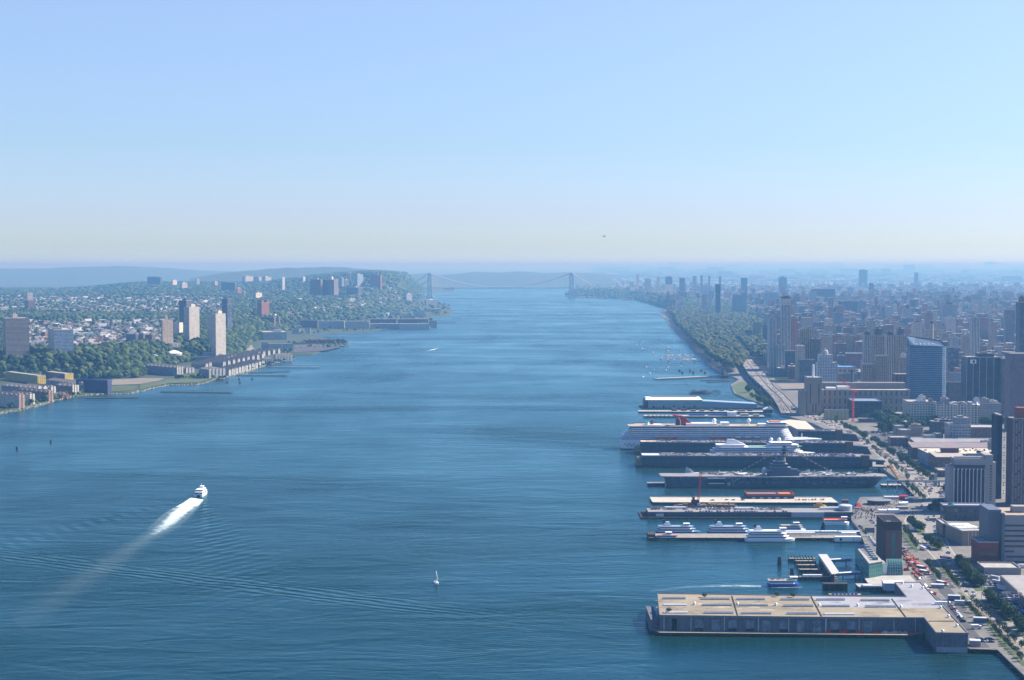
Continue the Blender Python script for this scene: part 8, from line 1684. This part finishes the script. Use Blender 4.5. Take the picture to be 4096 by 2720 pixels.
foam('pale churned trail behind the blue ferry',[(3082,2340,3082,2350),(2960,2336,2960,2350),(2850,2338,2850,2350),(2740,2342,2740,2354),(2600,2358,2600,2372)],lambda t,s:max(0,.78-.6*t)*g_(s-.5,.33))
foam('thin white wake of the distant motor boat',[(1742,1395,1744,1398),(1716,1399,1720,1403),(1690,1407,1697,1411),(1650,1427,1660,1433),(1600,1452,1620,1462)],lambda t,s:max(0,1.2-2.2*t)*g_(s-.45,.45))
foam('thin bow foam along the blue ferry',[(3085,2348,3085,2352),(3210,2347,3210,2351)],lambda t,s:.55*g_(s-.5,.4),n=20)
# ================= vehicles, street trees, lamps =================
CARP=bpy.data.materials.new('car_paint');CARP.use_nodes=True;nt=CARP.node_tree;a=nt.nodes.new('ShaderNodeObjectInfo');nt.links.new(a.outputs['Color'],nt.nodes['Principled BSDF'].inputs['Base Color']);nt.nodes['Principled BSDF'].inputs['Roughness'].default_value=.3;nt.nodes['Principled BSDF'].inputs['Coat Weight'].default_value=.4
CARC=bpy.data.materials.new('car_paint_mass');CARC.use_nodes=True;nt=CARC.node_tree;a=nt.nodes.new('ShaderNodeAttribute');a.attribute_name='col';nt.links.new(a.outputs['Color'],nt.nodes['Principled BSDF'].inputs['Base Color']);nt.nodes['Principled BSDF'].inputs['Roughness'].default_value=.3
TYRE=plain('tyre',(.015,.015,.016),.9)
def car_mb(kind=0):
    b=MB();L,W=(4.6,1.85)if kind==0 else(5.0,2.0);h=.85 if kind==0 else 1.05;t=1.42 if kind==0 else 1.85
    lo_=[(-L/2,-W/2),(L/2,-W/2),(L/2,W/2),(-L/2,W/2)];up_=[(-L/2+.1,-W/2+.08),(L/2-.15,-W/2+.08),(L/2-.15,W/2-.08),(-L/2+.1,W/2-.08)]
    b.taper(lo_,.28,up_,h,0);x0,x1=(-L*.36,L*.2)if kind==0 else(-L*.46,L*.24)
    c=MB();c.taper([(x0,-W/2+.1),(x1,-W/2+.1),(x1,W/2-.1),(x0,W/2-.1)],h,[(x0+.5,-W/2+.28),(x1-.7,-W/2+.28),(x1-.7,W/2-.28),(x0+.5,W/2-.28)],t,1,0)
    b.v+=[];n=len(b.v);b.v+=c.v;b.f+=[tuple(i+n for i in f)for f in c.f];b.m+=c.m
    return b,L,W
protoc=[]
for k in(0,1):
    b,L,W=car_mb(k);root=b.build('car',[CARP,GLASS],None,cat='car',loc=(0,0,-400))
    w=MB()
    for sx in(-.31,.31):
        for sy in(-1,1):w.tube((L*sx,sy*(W/2-.22),.34),(L*sx,sy*(W/2+.02),.34),.34,8)
    w.build('wheels',TYRE,root);protoc.append(root)
colsC=[((.72,.72,.71),'white',.24),((.30,.31,.33),'silver grey',.16),((.018,.018,.02),'black',.24),((.03,.05,.14),'dark blue',.12),((.28,.02,.02),'red',.05),((.62,.30,.02),'orange yellow',.06),((.12,.13,.14),'grey',.09),((.35,.30,.22),'beige',.04)]
CARS=[]
def addcar(x,y,z,rz,where,taxi=None):
    c=random.choices(colsC,[q[2]for q in colsC])[0]if taxi is None else colsC[taxi];CARS.append((x,y,z,rz,where,c))
def on_road(A,B,n,t0,t1,where,z,dense=1):
    k=0
    while k<n:
        t=random.uniform(t0,t1)*(len(A)-1);i=min(int(t),len(A)-2);f=t-i;a_=A[i]*(1-f)+A[i+1]*f;b_=B[i]*(1-f)+B[i+1]*f
        la=random.choice([.1,.23,.37,.63,.77,.9]);p=a_*(1-la)+b_*la;d=A[i+1]-A[i];zz=z if not callable(z)else z(t)
        if any((p[0]-c[0])**2+(p[1]-c[1])**2<16 for c in CARS[-120:]):k+=1;continue
        addcar(p[0],p[1],zz,atan2(d[1],d[0]),where,5 if random.random()<.05 else None);k+=1
def len_t(A,py):   # parameter on the road whose pixel row is py
    return min(range(len(A)),key=lambda i:abs(PROJ(A[i][0],A[i][1],3)[1]-py))/(len(A)-1)
zr=LAND+.06
on_road(RA,RB,36,0,len_t(RA,2250),'on the broad highway at the lower frame edge',zr);on_road(RA,RB,44,len_t(RA,2250),len_t(RA,1985),'on the highway bend beside the finned tower',zr)
on_road(RA,RB,120,len_t(RA,1985),len_t(RA,1830),'in dense traffic on the highway by the carrier bow',zr);on_road(RA,RB,230,len_t(RA,1830),1,'in dense traffic on the highway by the cruise terminals',zr)
EA_=np.array([p[:2]for p in EAf]);EB_=np.array([p[:2]for p in EBf]);ez=lambda t:EAf[min(int(t),len(EAf)-1)][2]+.02
on_road(EA_,EB_,330,.12,.98,'on the elevated highway',ez)
def lot(pxs,z,where,rows,n,rz,jit=.3,occ=.92,step=2.7):
    """pxs: corner (px,py) left-near, right-near, right-far, left-far on plane z"""
    P=[np.array(G(x,y,z)[:2])for x,y in pxs]
    for r_ in range(rows):
        s=(r_+.5)/rows;A_=P[0]*(1-s)+P[3]*s;B_=P[1]*(1-s)+P[2]*s;L=np.hypot(*(B_-A_));nn=n or int(L/step)
        for k in range(nn):
            if random.random()>occ:continue
            p=A_+(B_-A_)*(k+.5)/nn;addcar(p[0]+random.uniform(-jit,jit),p[1]+random.uniform(-jit,jit),z,rz+random.choice([0,pi])+random.uniform(-.04,.04),where)
def roof(e,x0,x1,ys_,h,where,occ=.85,step=2.8,rz=pi/2):
    a=e.rotation_euler.z
    for y in ys_:
        x=x0
        while x<x1:
            if random.random()<occ:addcar(e.location.x+x*cos(a)-y*sin(a),e.location.y+x*sin(a)+y*cos(a),h+.02,a+rz+random.uniform(-.05,.05),where)
            x+=step
roof(eB,26,WB-14,(4,11,19,26,32),hB,'on the roof of the navy shed next to the carrier',.8);roof(eC,8,WC-12,(4,11,19,26),hC,'on the roof of the navy shed beside the tall cruise ship',.8);roof(eE,4,WE-10,(4,10,18,25),hE,'on the roof of the short head house',.7)
roof(e84,6,W84*.68,(30,23),h84,'parked along the far edge of the parking pier',.75,3.4);roof(e84,40,W84*.68,(6,),h84,'parked along the near edge of the parking pier',.7,3.0)
lot([(3895,2345),(3990,2345),(3935,2282),(3870,2282)],zr,'in the packed lot behind the dense tree row',8,9,GA+pi/2);lot([(4035,2460),(4140,2460),(4085,2388),(3990,2388)],zr,'in the packed lot at the frame edge',8,10,GA+pi/2)
lot([(3760,1990),(3800,1990),(3798,1962),(3764,1962)],zr,'in the small lot left of the finned tower',5,7,GA+pi/2);lot([(3600,1850),(3700,1880),(3660,1800),(3530,1755)],zr,'in the crowded lots beside the highway',9,16,GA+pi/2,occ=.6);lot([(3480,1728),(3560,1755),(3560,1735),(3500,1722)],zr,'in the crowded lots beside the highway',3,14,GA+pi/2,occ=.7)
lot([(3790,2412),(3850,2492),(3860,2488),(3800,2410)],zr,'in the row along the slanted wall of the long shed',1,12,2.2,occ=1);lot([(3900,2572),(3975,2575),(3965,2555),(3905,2552)],zr,'in the asphalt lot by the shed corner',2,5,0,occ=.8)
lot([(3430,2110),(3500,2190),(3512,2185),(3450,2100)],zr,'in the row beside the brick tower',1,12,2.3,occ=.9);lot([(3478,2085),(3505,2110),(3515,2105),(3490,2080)],zr,'in the row beside the brick tower',1,6,2.3)
lot([(3640,2292),(3720,2380),(3735,2376),(3660,2290)],zr,'on the quay side lane by the building site',1,14,2.2,occ=.6);lot([(3706,2386),(3722,2388),(3722,2380),(3706,2380)],zr,'behind the long shed roof',1,3,.3)
lot([(3180,2004),(3300,2004),(3300,1996),(3180,1996)],2.62,'on the bright cream pier',1,9,pi/2,occ=.9,jit=1.5);lot([(2700,2004),(3100,2004),(3100,1998),(2700,1998)],2.62,'on the bright cream pier',1,14,0,occ=.35,jit=3)
lot([(4010,2282),(4096,2284),(4090,2270),(4015,2270)],zr+6.9 if False else zr,'beside the bus garage',1,8,pi/2,occ=.0)
for k in range(12):p=G(3557+k*3.2,1862+k*4.8,3);addcar(p[0],p[1],zr,1.9,'in the taxi queue under the curved ramp',5);
for k in range(12):p=G(3563+k*3.2,1860+k*4.8,3);addcar(p[0],p[1],zr,1.9,'in the taxi queue under the curved ramp',5 if k%2 else None)
# roof of the garage at the frame edge
for k in range(26):p=G(4010+(k%9)*9+random.uniform(-1,1),2376+(k//9)*12,12);addcar(p[0],p[1],12.25,pi/2,'on the roof of the grey garage')
for i,(x,y)in enumerate([(3722,2037),(3640,2072),(3638,2048),(3656,2048),(3700,2100),(3755,2098),(3920,2505)]):p=G(x,y,3);addcar(p[0],p[1],zr,random.choice([.1,2.0]),'by itself near a crossing')
CARS.sort(key=lambda c:c[0]**2+c[1]**2 if c[0]/c[1]*FPX+CX<4096 else 1e12)
BV=[];BF=[];BC=[];nv=0;bm_,_L,_W=car_mb(0);base=np.array(bm_.v);glassv=set(i for f,m in zip(bm_.f,bm_.m)if m for i in f)
for i,(x,y,z,rz,where,c)in enumerate(CARS):
    if i<290:
        pr=protoc[0 if random.random()<.65 else 1];k=pr.copy();COL.objects.link(k);k.location=(x,y,z);k.rotation_euler=(0,0,rz);k.color=c[0]+(1,);kd='car' if pr is protoc[0]else 'van'
        k.name='car' if kd=='car' else 'van';k['category']=kd;k['label']=f"{c[1]} {kd} {where}";k['group']=f"{c[1]} {kd}s {where}"
        if i<140:
            for ch in pr.children:d=ch.copy();COL.objects.link(d);d.parent=k
    else:
        v=base.copy();vx=v[:,0]*cos(rz)-v[:,1]*sin(rz)+x;vy=v[:,0]*sin(rz)+v[:,1]*cos(rz)+y;BV.append(np.stack([vx,vy,v[:,2]+z],1));cc=np.tile(c[0]+(1,),(len(v),1));
        for g_i in range(8,12):cc[g_i]=(.02,.03,.05,1)
        BC.append(cc);BF+=[tuple(q+nv for q in f)for f in bm_.f];nv+=len(v)
for pr in protoc:
    for ch in list(pr.children):bpy.data.objects.remove(ch)
    bpy.data.objects.remove(pr)
me=bpy.data.meshes.new('distant_cars');V=np.concatenate(BV);me.from_pydata(V.tolist(),[],BF);me.materials.append(CARC);at=me.color_attributes.new('col','FLOAT_COLOR','POINT');at.data.foreach_set('color',np.concatenate(BC).astype(np.float32).ravel());me.update();put(bpy.data.objects.new('distant_cars',me),kind='stuff',label='distant cars on the highway and pier roofs')
# lorries, buses, trailers, step van
def truck(label,x,y,rz,L=9,col=WHITE,name='truck',h=3.4,cab=True,cat='truck',z=zr,w=2.5,stripe=None):
    p=G(x,y,3);e=empty(name,(p[0],p[1],z),rz,label,cat);b=MB();b.box(-L/2,L/2-(1.9 if cab else 0),-w/2,w/2,.9,h);b.build('body',col,e)
    if stripe:b=MB();b.box(-L/2,-L/6,-w/2-.01,w/2+.01,h-1,h+.02);b.build('red_panel',stripe[0],e);b=MB();b.box(L/4,L/2-(1.9 if cab else 0),-w/2-.01,w/2+.01,1.2,2.2);b.build('blue_panel',stripe[1],e)
    if cab:b=MB();b.box(L/2-1.8,L/2,-w/2+.1,w/2-.1,.5,2.5);b.build('cab',col,e);b=MB();b.box(L/2-.5,L/2+.02,-w/2+.2,w/2-.2,1.5,2.35);b.build('windscreen',GLASS,e)
    else:
        b=MB();b.box(-L/2+.3,L/2-.3,-w/2-.02,w/2+.02,1.7,2.5)if cat=='bus' else b.box(-L/2+.2,-L/2+.3,-w/2,w/2,1,h-.2);b.build('window_band' if cat=='bus' else 'rear_door',GLASS if cat=='bus' else SKW,e)
    b=MB()
    for sx in(-.34,.3):
        for sy in(-1,1):b.tube((L*sx,sy*(w/2-.3),.5),(L*sx,sy*(w/2),.5),.5,8)
    b.build('wheels',TYRE,e);return e
BR,BB=plain('bus_red',(.55,.02,.03),.4),plain('bus_blue',(.02,.05,.3),.4)
for(x,y,rz,L,lab)in[(3689,2278,2.15,12,'red white and blue coach by the building site fence'),(3701,2296,2.15,12,'second tricolour coach behind the first at the site fence'),(3769,2340,2.15,12,'white coach with an orange roof end on the service lane'),(3783,2240,2.1,12,'tricolour coach in the wide junction'),(3990,2258,GA,12,'long coach before the maroon building'),(4058,2258,GA,13,'long coach at the frame edge before the grey office')]:
    truck(lab,x,y,rz,L,WHITE,'bus',3.2,False,'bus',stripe=(BR,BB))
for(x,y,rz,L,lab)in[(3980,2322,-.95,9,'small white trailer at the head of the trailer row'),(3998,2342,-.95,14,'long white trailer in the middle of the trailer row'),(4020,2364,-.95,14,'nearest white trailer in the trailer row')]:truck(lab,x,y,rz,L,SKW,'trailer',4.0,False,'trailer')
for(x,y,rz,L,lab,m_)in[(3693,2200,-1.2,8,'white box truck waiting at the junction',WHITE),(3707,2196,-1.2,8,'blue box truck beside the white box truck',BB),(3755,2135,-.9,11,'white semi trailer beneath the skylit building',WHITE),(3648,2122,1.9,10,'white shuttle bus on the highway bend',WHITE),(4088,2212+60,GA,8,'white truck at the garage gate',WHITE),(3863,2345,2.1,7,'teal van stopped at the crossing',plain('teal_van',(.10,.22,.26),.4))]:truck(lab,x,y,rz,L,m_)
ev=truck('white parcel step van on the asphalt lot',3905,2516,.12,7.5,WHITE,'step_van',3.2,True,'van',w=2.4)
t_=text('Fed',1.3,(-1.0,-1.26,1.6),plain('logo_purple',(.12,.02,.25),.5),ev);t2=text('Ex',1.3,(.9,-1.26,1.6),plain('logo_orange',(.75,.18,.02),.5),ev)
for(x,y,w,d,h_,m_,lab)in[(3793,2402,9,4,4,plain('blue_cabin',(.10,.20,.30),.5),'blue site cabin behind the long shed corner'),(3895,2492,9,4,4,MATS['blue_cabin'],'dark blue cabin beside the parcel van'),(3880,2585,7,6,4,SGR,'small pale hut at the shed corner by the water'),(3820,2420,12,3,3.4,SKW,'grey blue container next to the blue site cabin'),(3725,2352,10,5,3,CONC,'pale pump hut by the service lane')]:
    p=G(x,y,3);e=empty('cabin',p,-.2,lab,'cabin');b=MB();b.box(0,w,0,d,0,h_-.3);b.build('wall',m_,e);b=MB();b.box(-.2,w+.2,-.2,d+.2,h_-.3,h_);b.build('roof',SKW,e)
# building site: excavators, orange netting, spoil
ORN=plain('site_orange',(.62,.11,.01),.6)
for(x,y,rz,m_,lab)in[(3640,2245,.8,ORN,'orange excavator at the top of the building site'),(3662,2262,2.2,plain('site_red',(.5,.03,.02),.5),'red excavator in the middle of the building site'),(3626,2282,.2,ORN,'orange loader beside the green atrium')]:
    p=G(x,y,3);e=empty('excavator',p,rz,lab,'excavator');b=MB();b.box(-2.2,2.2,-1.6,-.8,0,1);b.box(-2.2,2.2,.8,1.6,0,1);b.build('track',DARK,e);b=MB();b.box(-2,1.4,-1.3,1.3,1,2.4);b.box(.1,1.3,-1.2,0,2.4,3.4);b.build('cab',m_,e);b=MB();b.tube((1.2,.3,2),(4.6,.3,5.4),.35,5);b.tube((4.6,.3,5.4),(7,.3,2.2),.3,5);b.box(6.4,7.6,-.4,1,1,2.2);b.build('arm',m_,e)
rr=random.Random(11)
for(xa_,ya_,xb_,yb_,nm,lab)in[(3618,2222,3676,2300,'barrier_fence','orange netting fence along the building site'),(3632,2218,3652,2246,'barrier_fence','short orange fence at the head of the site'),(3712,2362,3742,2376,'barrier_fence','orange barrier rows heaped behind the long shed'),(3716,2368,3746,2382,'barrier_fence','second orange barrier heap behind the long shed'),(3652,2290,3672,2320,'barrier_fence','orange fence by the coaches')]:
    a_=np.array(G(xa_,ya_,3));c_=np.array(G(xb_,yb_,3));L=np.hypot(*(c_-a_)[:2]);n=max(4,int(L/3));b=MB()
    for k in range(n):b.box(L*k/n,L*(k+.8)/n,-.15+rr.uniform(-1,1),.15+rr.uniform(0,1.2),0,rr.uniform(.9,1.5))
    b.build(nm,ORN,None,lab,'fence',None,None,tuple(a_),atan2(c_[1]-a_[1],c_[0]-a_[0]))
b=MB()
for _ in range(110):
    x=rr.uniform(3615,3700);y=2205+(x-3615)*1.0+rr.uniform(-14,30);p=G(x,y,3);s=rr.uniform(.6,3);b.box(p[0]-s,p[0]+s,p[1]-s*.5,p[1]+s*.5,3,3+rr.uniform(.3,2),rr.randrange(5),rot=rr.uniform(0,3))
b.build('site_clutter',[ORN,EARTH,SKW,DARK,BRICK],kind='stuff',label='clutter of pipes, planks and spoil on the building site')
b=MB()
for _ in range(300):
    z_=rr.choice([(3420,3500,2040,2078),(3440,3600,2034,2050),(3470,3620,2000,2045),(3560,3700,1930,1985)]);x=rr.uniform(z_[0],z_[1]);y=rr.uniform(z_[2],z_[3]);p=G(x,y,3)
    if p[0]<100:continue
    b.box(p[0]-.3,p[0]+.3,p[1]-.3,p[1]+.3,3,4.7,rr.randrange(5))
b.build('quay_crowd',[plain('crowd_red',(.3,.08,.06),.8),WHITE,DARK,plain('crowd_tan',(.35,.28,.2),.8),plain('crowd_blue',(.06,.09,.18),.8)],kind='stuff',label='crowd and small stalls on the quay seen as specks')
# ---- street trees: crown of leaf clumps on a tapered trunk
LEAFT=foliage_material('street_tree_leaves',[(.020,.045,.012),(.045,.085,.022),(.09,.13,.04)],False)
BARK=plain('bark',(.08,.06,.045),.9,noise=.2)
def tree_proto(R_,Hh,n,seed,leaf=LEAFT):
    r_=np.random.default_rng(seed);b=MB();b.tube((0,0,0),(0,0,Hh*.5),R_*.09,6,r1=R_*.05)
    for k in range(5):a_=k*1.3;b.tube((0,0,Hh*(.3+.05*k)),(R_*.5*cos(a_),R_*.5*sin(a_),Hh*(.55+.06*k)),R_*.045,4,r1=.02)
    t=b.build('tree',BARK,None,cat='tree',loc=(0,0,-600));Q=[];F=[]
    for k in range(n):
        d=r_.standard_normal(3);d/=np.linalg.norm(d);rad=R_*(.45+.55*r_.random()**.5)*(1+.18*sin(3*atan2(d[1],d[0])+seed));c=np.array([d[0]*rad,d[1]*rad,Hh*.62+d[2]*rad*Hh*.42/R_*.95]);s=R_*r_.uniform(.13,.24)
        u=r_.standard_normal(3);u/=np.linalg.norm(u);v=np.cross(u,r_.standard_normal(3));v/=np.linalg.norm(v);w=np.cross(u,v);m=len(Q);Q+=[c+s*u,c-s*u*.9+s*.3*w,c+s*v,c-s*v,c+s*w*.8];F+=[(m,m+2,m+4),(m+2,m+1,m+4),(m+1,m+3,m+4),(m+3,m,m+4),(m,m+3,m+2),(m+1,m+2,m+3)]
    me=np_mesh('crown',np.array(Q),np.array(F),leaf);c=bpy.data.objects.new('crown',me);put(c,parent=t);return t
TP=[tree_proto(2.4,7,170,1),tree_proto(2.2,8,170,2),tree_proto(3.4,8.5,240,3),tree_proto(3.8,9,240,4)];TPB=[tree_proto(6.5,14,420,5),tree_proto(7.5,15,420,6)];SHR=[tree_proto(1.6,2.6,110,7)]
def plant(protos_,x,y,lab,grp,sc=1.,name='tree'):
    p=G(x,y,3);pr=random.choice(protos_);o=copyo(pr,(p[0],p[1],LAND),random.uniform(0,6.28),lab,grp,sc*random.uniform(.85,1.15));o.name=name;o['category']=name
def along(P,n,protos_,lab,grp,w=3,sc=1.,name='tree'):
    P=np.array(P,float);d=np.r_[0,np.cumsum(np.hypot(*np.diff(P,axis=0).T))]
    for k in range(n):t=d[-1]*(k+random.uniform(.2,.8))/n;plant(protos_,np.interp(t,d,P[:,0])+random.uniform(-w,w),np.interp(t,d,P[:,1])+random.uniform(-w,w)*.5,lab,grp,sc,name)
along([(3838,2256),(3862,2290),(3890,2322),(3925,2352)],34,TP[2:],'leafy tree in the dense row beside the packed lot','dense row beside the packed lot',9)
along([(3950,2400),(3985,2430),(4020,2458),(4050,2484)],26,TP[2:],'leafy tree in the dense row at the frame edge lot','dense row at the frame edge lot',8)
along([(4062,2506),(4085,2530),(4096,2545)],8,TP[2:],'leafy tree in the lowest row at the frame edge','lowest row at the frame edge',7)
along([(3772,2280),(3800,2310),(3822,2340),(3835,2352)],12,TP[:2],'slim young tree on the narrow green median','young trees on the green median',3,.9)
along([(3880,2404),(3905,2430),(3935,2455),(3968,2482)],6,TP[:2],'slim young tree on the brown median','young trees on the brown median',2,.9);along([(3990,2508),(4020,2530),(4060,2570),(4092,2600)],6,TP[:2],'slim young tree on the lower brown median','young trees on the lower brown median',2,.9)
along([(3640,2100),(3660,2116),(3690,2130)],8,TP[2:],'bushy tree on the highway island','trees on the highway island',8);along([(3710,2170),(3740,2185),(3762,2200)],7,TP[2:],'bushy tree on the island by the dark shaded lot','trees on the shaded island',8)
along([(3615,2125),(3640,2160),(3668,2200)],9,TP[:2],'small tree in the hedge behind the brick tower','hedge trees behind the brick tower',3);along([(3705,2262),(3730,2290),(3760,2330)],7,TP[:2],'small tree along the service lane','trees along the service lane',4)
along([(3850,2400),(3890,2450),(3925,2486)],7,TP[:2],'small shrub like tree beside the bike path','trees beside the bike path',4,.7);along([(3945,2490),(4000,2550),(4060,2610),(4090,2650)],18,TP[:2],'low tree in the shrub strip by the sea wall','low trees by the sea wall',5,.7)
along([(3630,1945),(3655,1970),(3680,1990),(3690,2004)],10,TP[:2],'small tree between quay and highway near the carrier bow','trees between quay and highway',7,1.1);along([(3480,1790),(3540,1840),(3600,1890),(3640,1925)],12,TP[:2],'small tree on the strip between the carriageways','trees between the carriageways',5,1.1)
along([(3260,1655),(3340,1690),(3420,1735),(3480,1780)],14,TP[:2],'small tree lining the highway by the cruise terminals','trees by the cruise terminals',8,1.2);along([(3640,1870),(3700,1905),(3740,1935)],10,TP[2:],'tree at the lots east of the highway','trees at the lots east of the highway',9)
along([(3380,1712),(3460,1750),(3540,1800),(3640,1870)],22,TP[2:],'tree in the planted strip between highway and lots','trees between highway and lots',10,1.1);along([(3300,1640),(3400,1660),(3500,1690)],10,TP[2:],'tree along the street below the dark garage','trees below the dark garage',8,1.1)
along([(3720,2045),(3760,2040),(3790,2052)],6,TPB,'dark tree shading the podium of the finned tower','trees by the podium',6,.7);along([(3778,1968),(3796,1975)],4,TP[2:],'dark tree by the small lot','trees by the small lot',5)
for _ in range(34):x=random.uniform(3500,3690);y=random.uniform(1668,1728)-(abs(x-3590)/100)*8;plant(TPB,x,y+12,'large dark park tree in front of the cream lofts','park trees in front of the cream lofts',1.1)
for _ in range(8):plant(TPB,random.uniform(3690,3840),random.uniform(1692,1716),'tree behind the low white houses of the park edge','trees at the loft feet')
for _ in range(6):plant(TPB,random.uniform(3925,4000),random.uniform(1698,1712),'tree behind the dark factory near the frame edge','trees behind the factory')
for _ in range(14):x=random.uniform(2985,3075);plant(TP[2:]+TPB,x,1555+(x-2985)*.8+random.uniform(-14,22),'bushy tree on the weedy point by the highway','trees on the weedy point')
for(x,y)in((3630,1682),):pass
for(cx,cy,lab)in[(790,265,'green shrub growing out of the tan roof edge'),(1648,255,'yellowish shrub growing at the roof edge of the long shed'),(1835,262,'second yellowish shrub at the roof edge of the long shed'),(372,445,'thin shrub rooted on the tan roof')]:
    p=G(*c7(cx,cy),ZR);o=copyo(SHR[0],(p[0],p[1],ZR+.1),0,lab,None,1.3);o.name='shrub';o['category']='shrub';
    if 'group' in o.keys():del o['group']
for pr in TP+TPB+SHR:
    for ch in list(pr.children):bpy.data.objects.remove(ch)
    bpy.data.objects.remove(pr)
# lamps
def lamp_proto():
    e=empty('street_lamp',(0,0,-700),0,None,'street lamp');b=MB();b.cyl(0,0,0,9,.16,.1,6);b.build('post',DARK,e);b=MB();b.tube((0,0,8.8),(1.8,0,9.3),.07,4);b.box(1.4,2.3,-.15,.15,9.2,9.4);b.build('lamp_head',DARK,e);return e
lp=lamp_proto()
for i,(x,y)in enumerate([(3852,2360),(3875,2388),(3890,2352),(3942,2422),(3990,2494),(3999,2520),(4028,2540),(4060,2575),(3926,2395),(3755,2272),(3822,2270),(3920,2280),(3762,2262),(3690,2198),(3700,2070),(3640,2066),(3618,2062),(3665,2090),(3740,2160),(3862,2296)]):p=G(x,y,3);copyo(lp,(p[0],p[1],LAND),random.choice([0,pi]),'thin dark street lamp beside the lower highway','street lamps along the lower highway')
for ch in list(lp.children):bpy.data.objects.remove(ch)
bpy.data.objects.remove(lp)
# bird over the river
Yb=600.;p=AT(2417,947,Yb);b=MB();b.tube((-.35,0,0),(.35,0,0),.12,5,r1=.05);b.face([(.1,.05,.05),(-.15,.05,.05),(-.3,.9,.45),(0,.95,.5)]);b.face([(.1,-.05,.05),(0,-.95,.5),(-.3,-.9,.45),(-.15,-.05,.05)]);b.build('bird',DARK,None,'tiny dark bird in the open sky above the river','bird',None,None,p,.5)
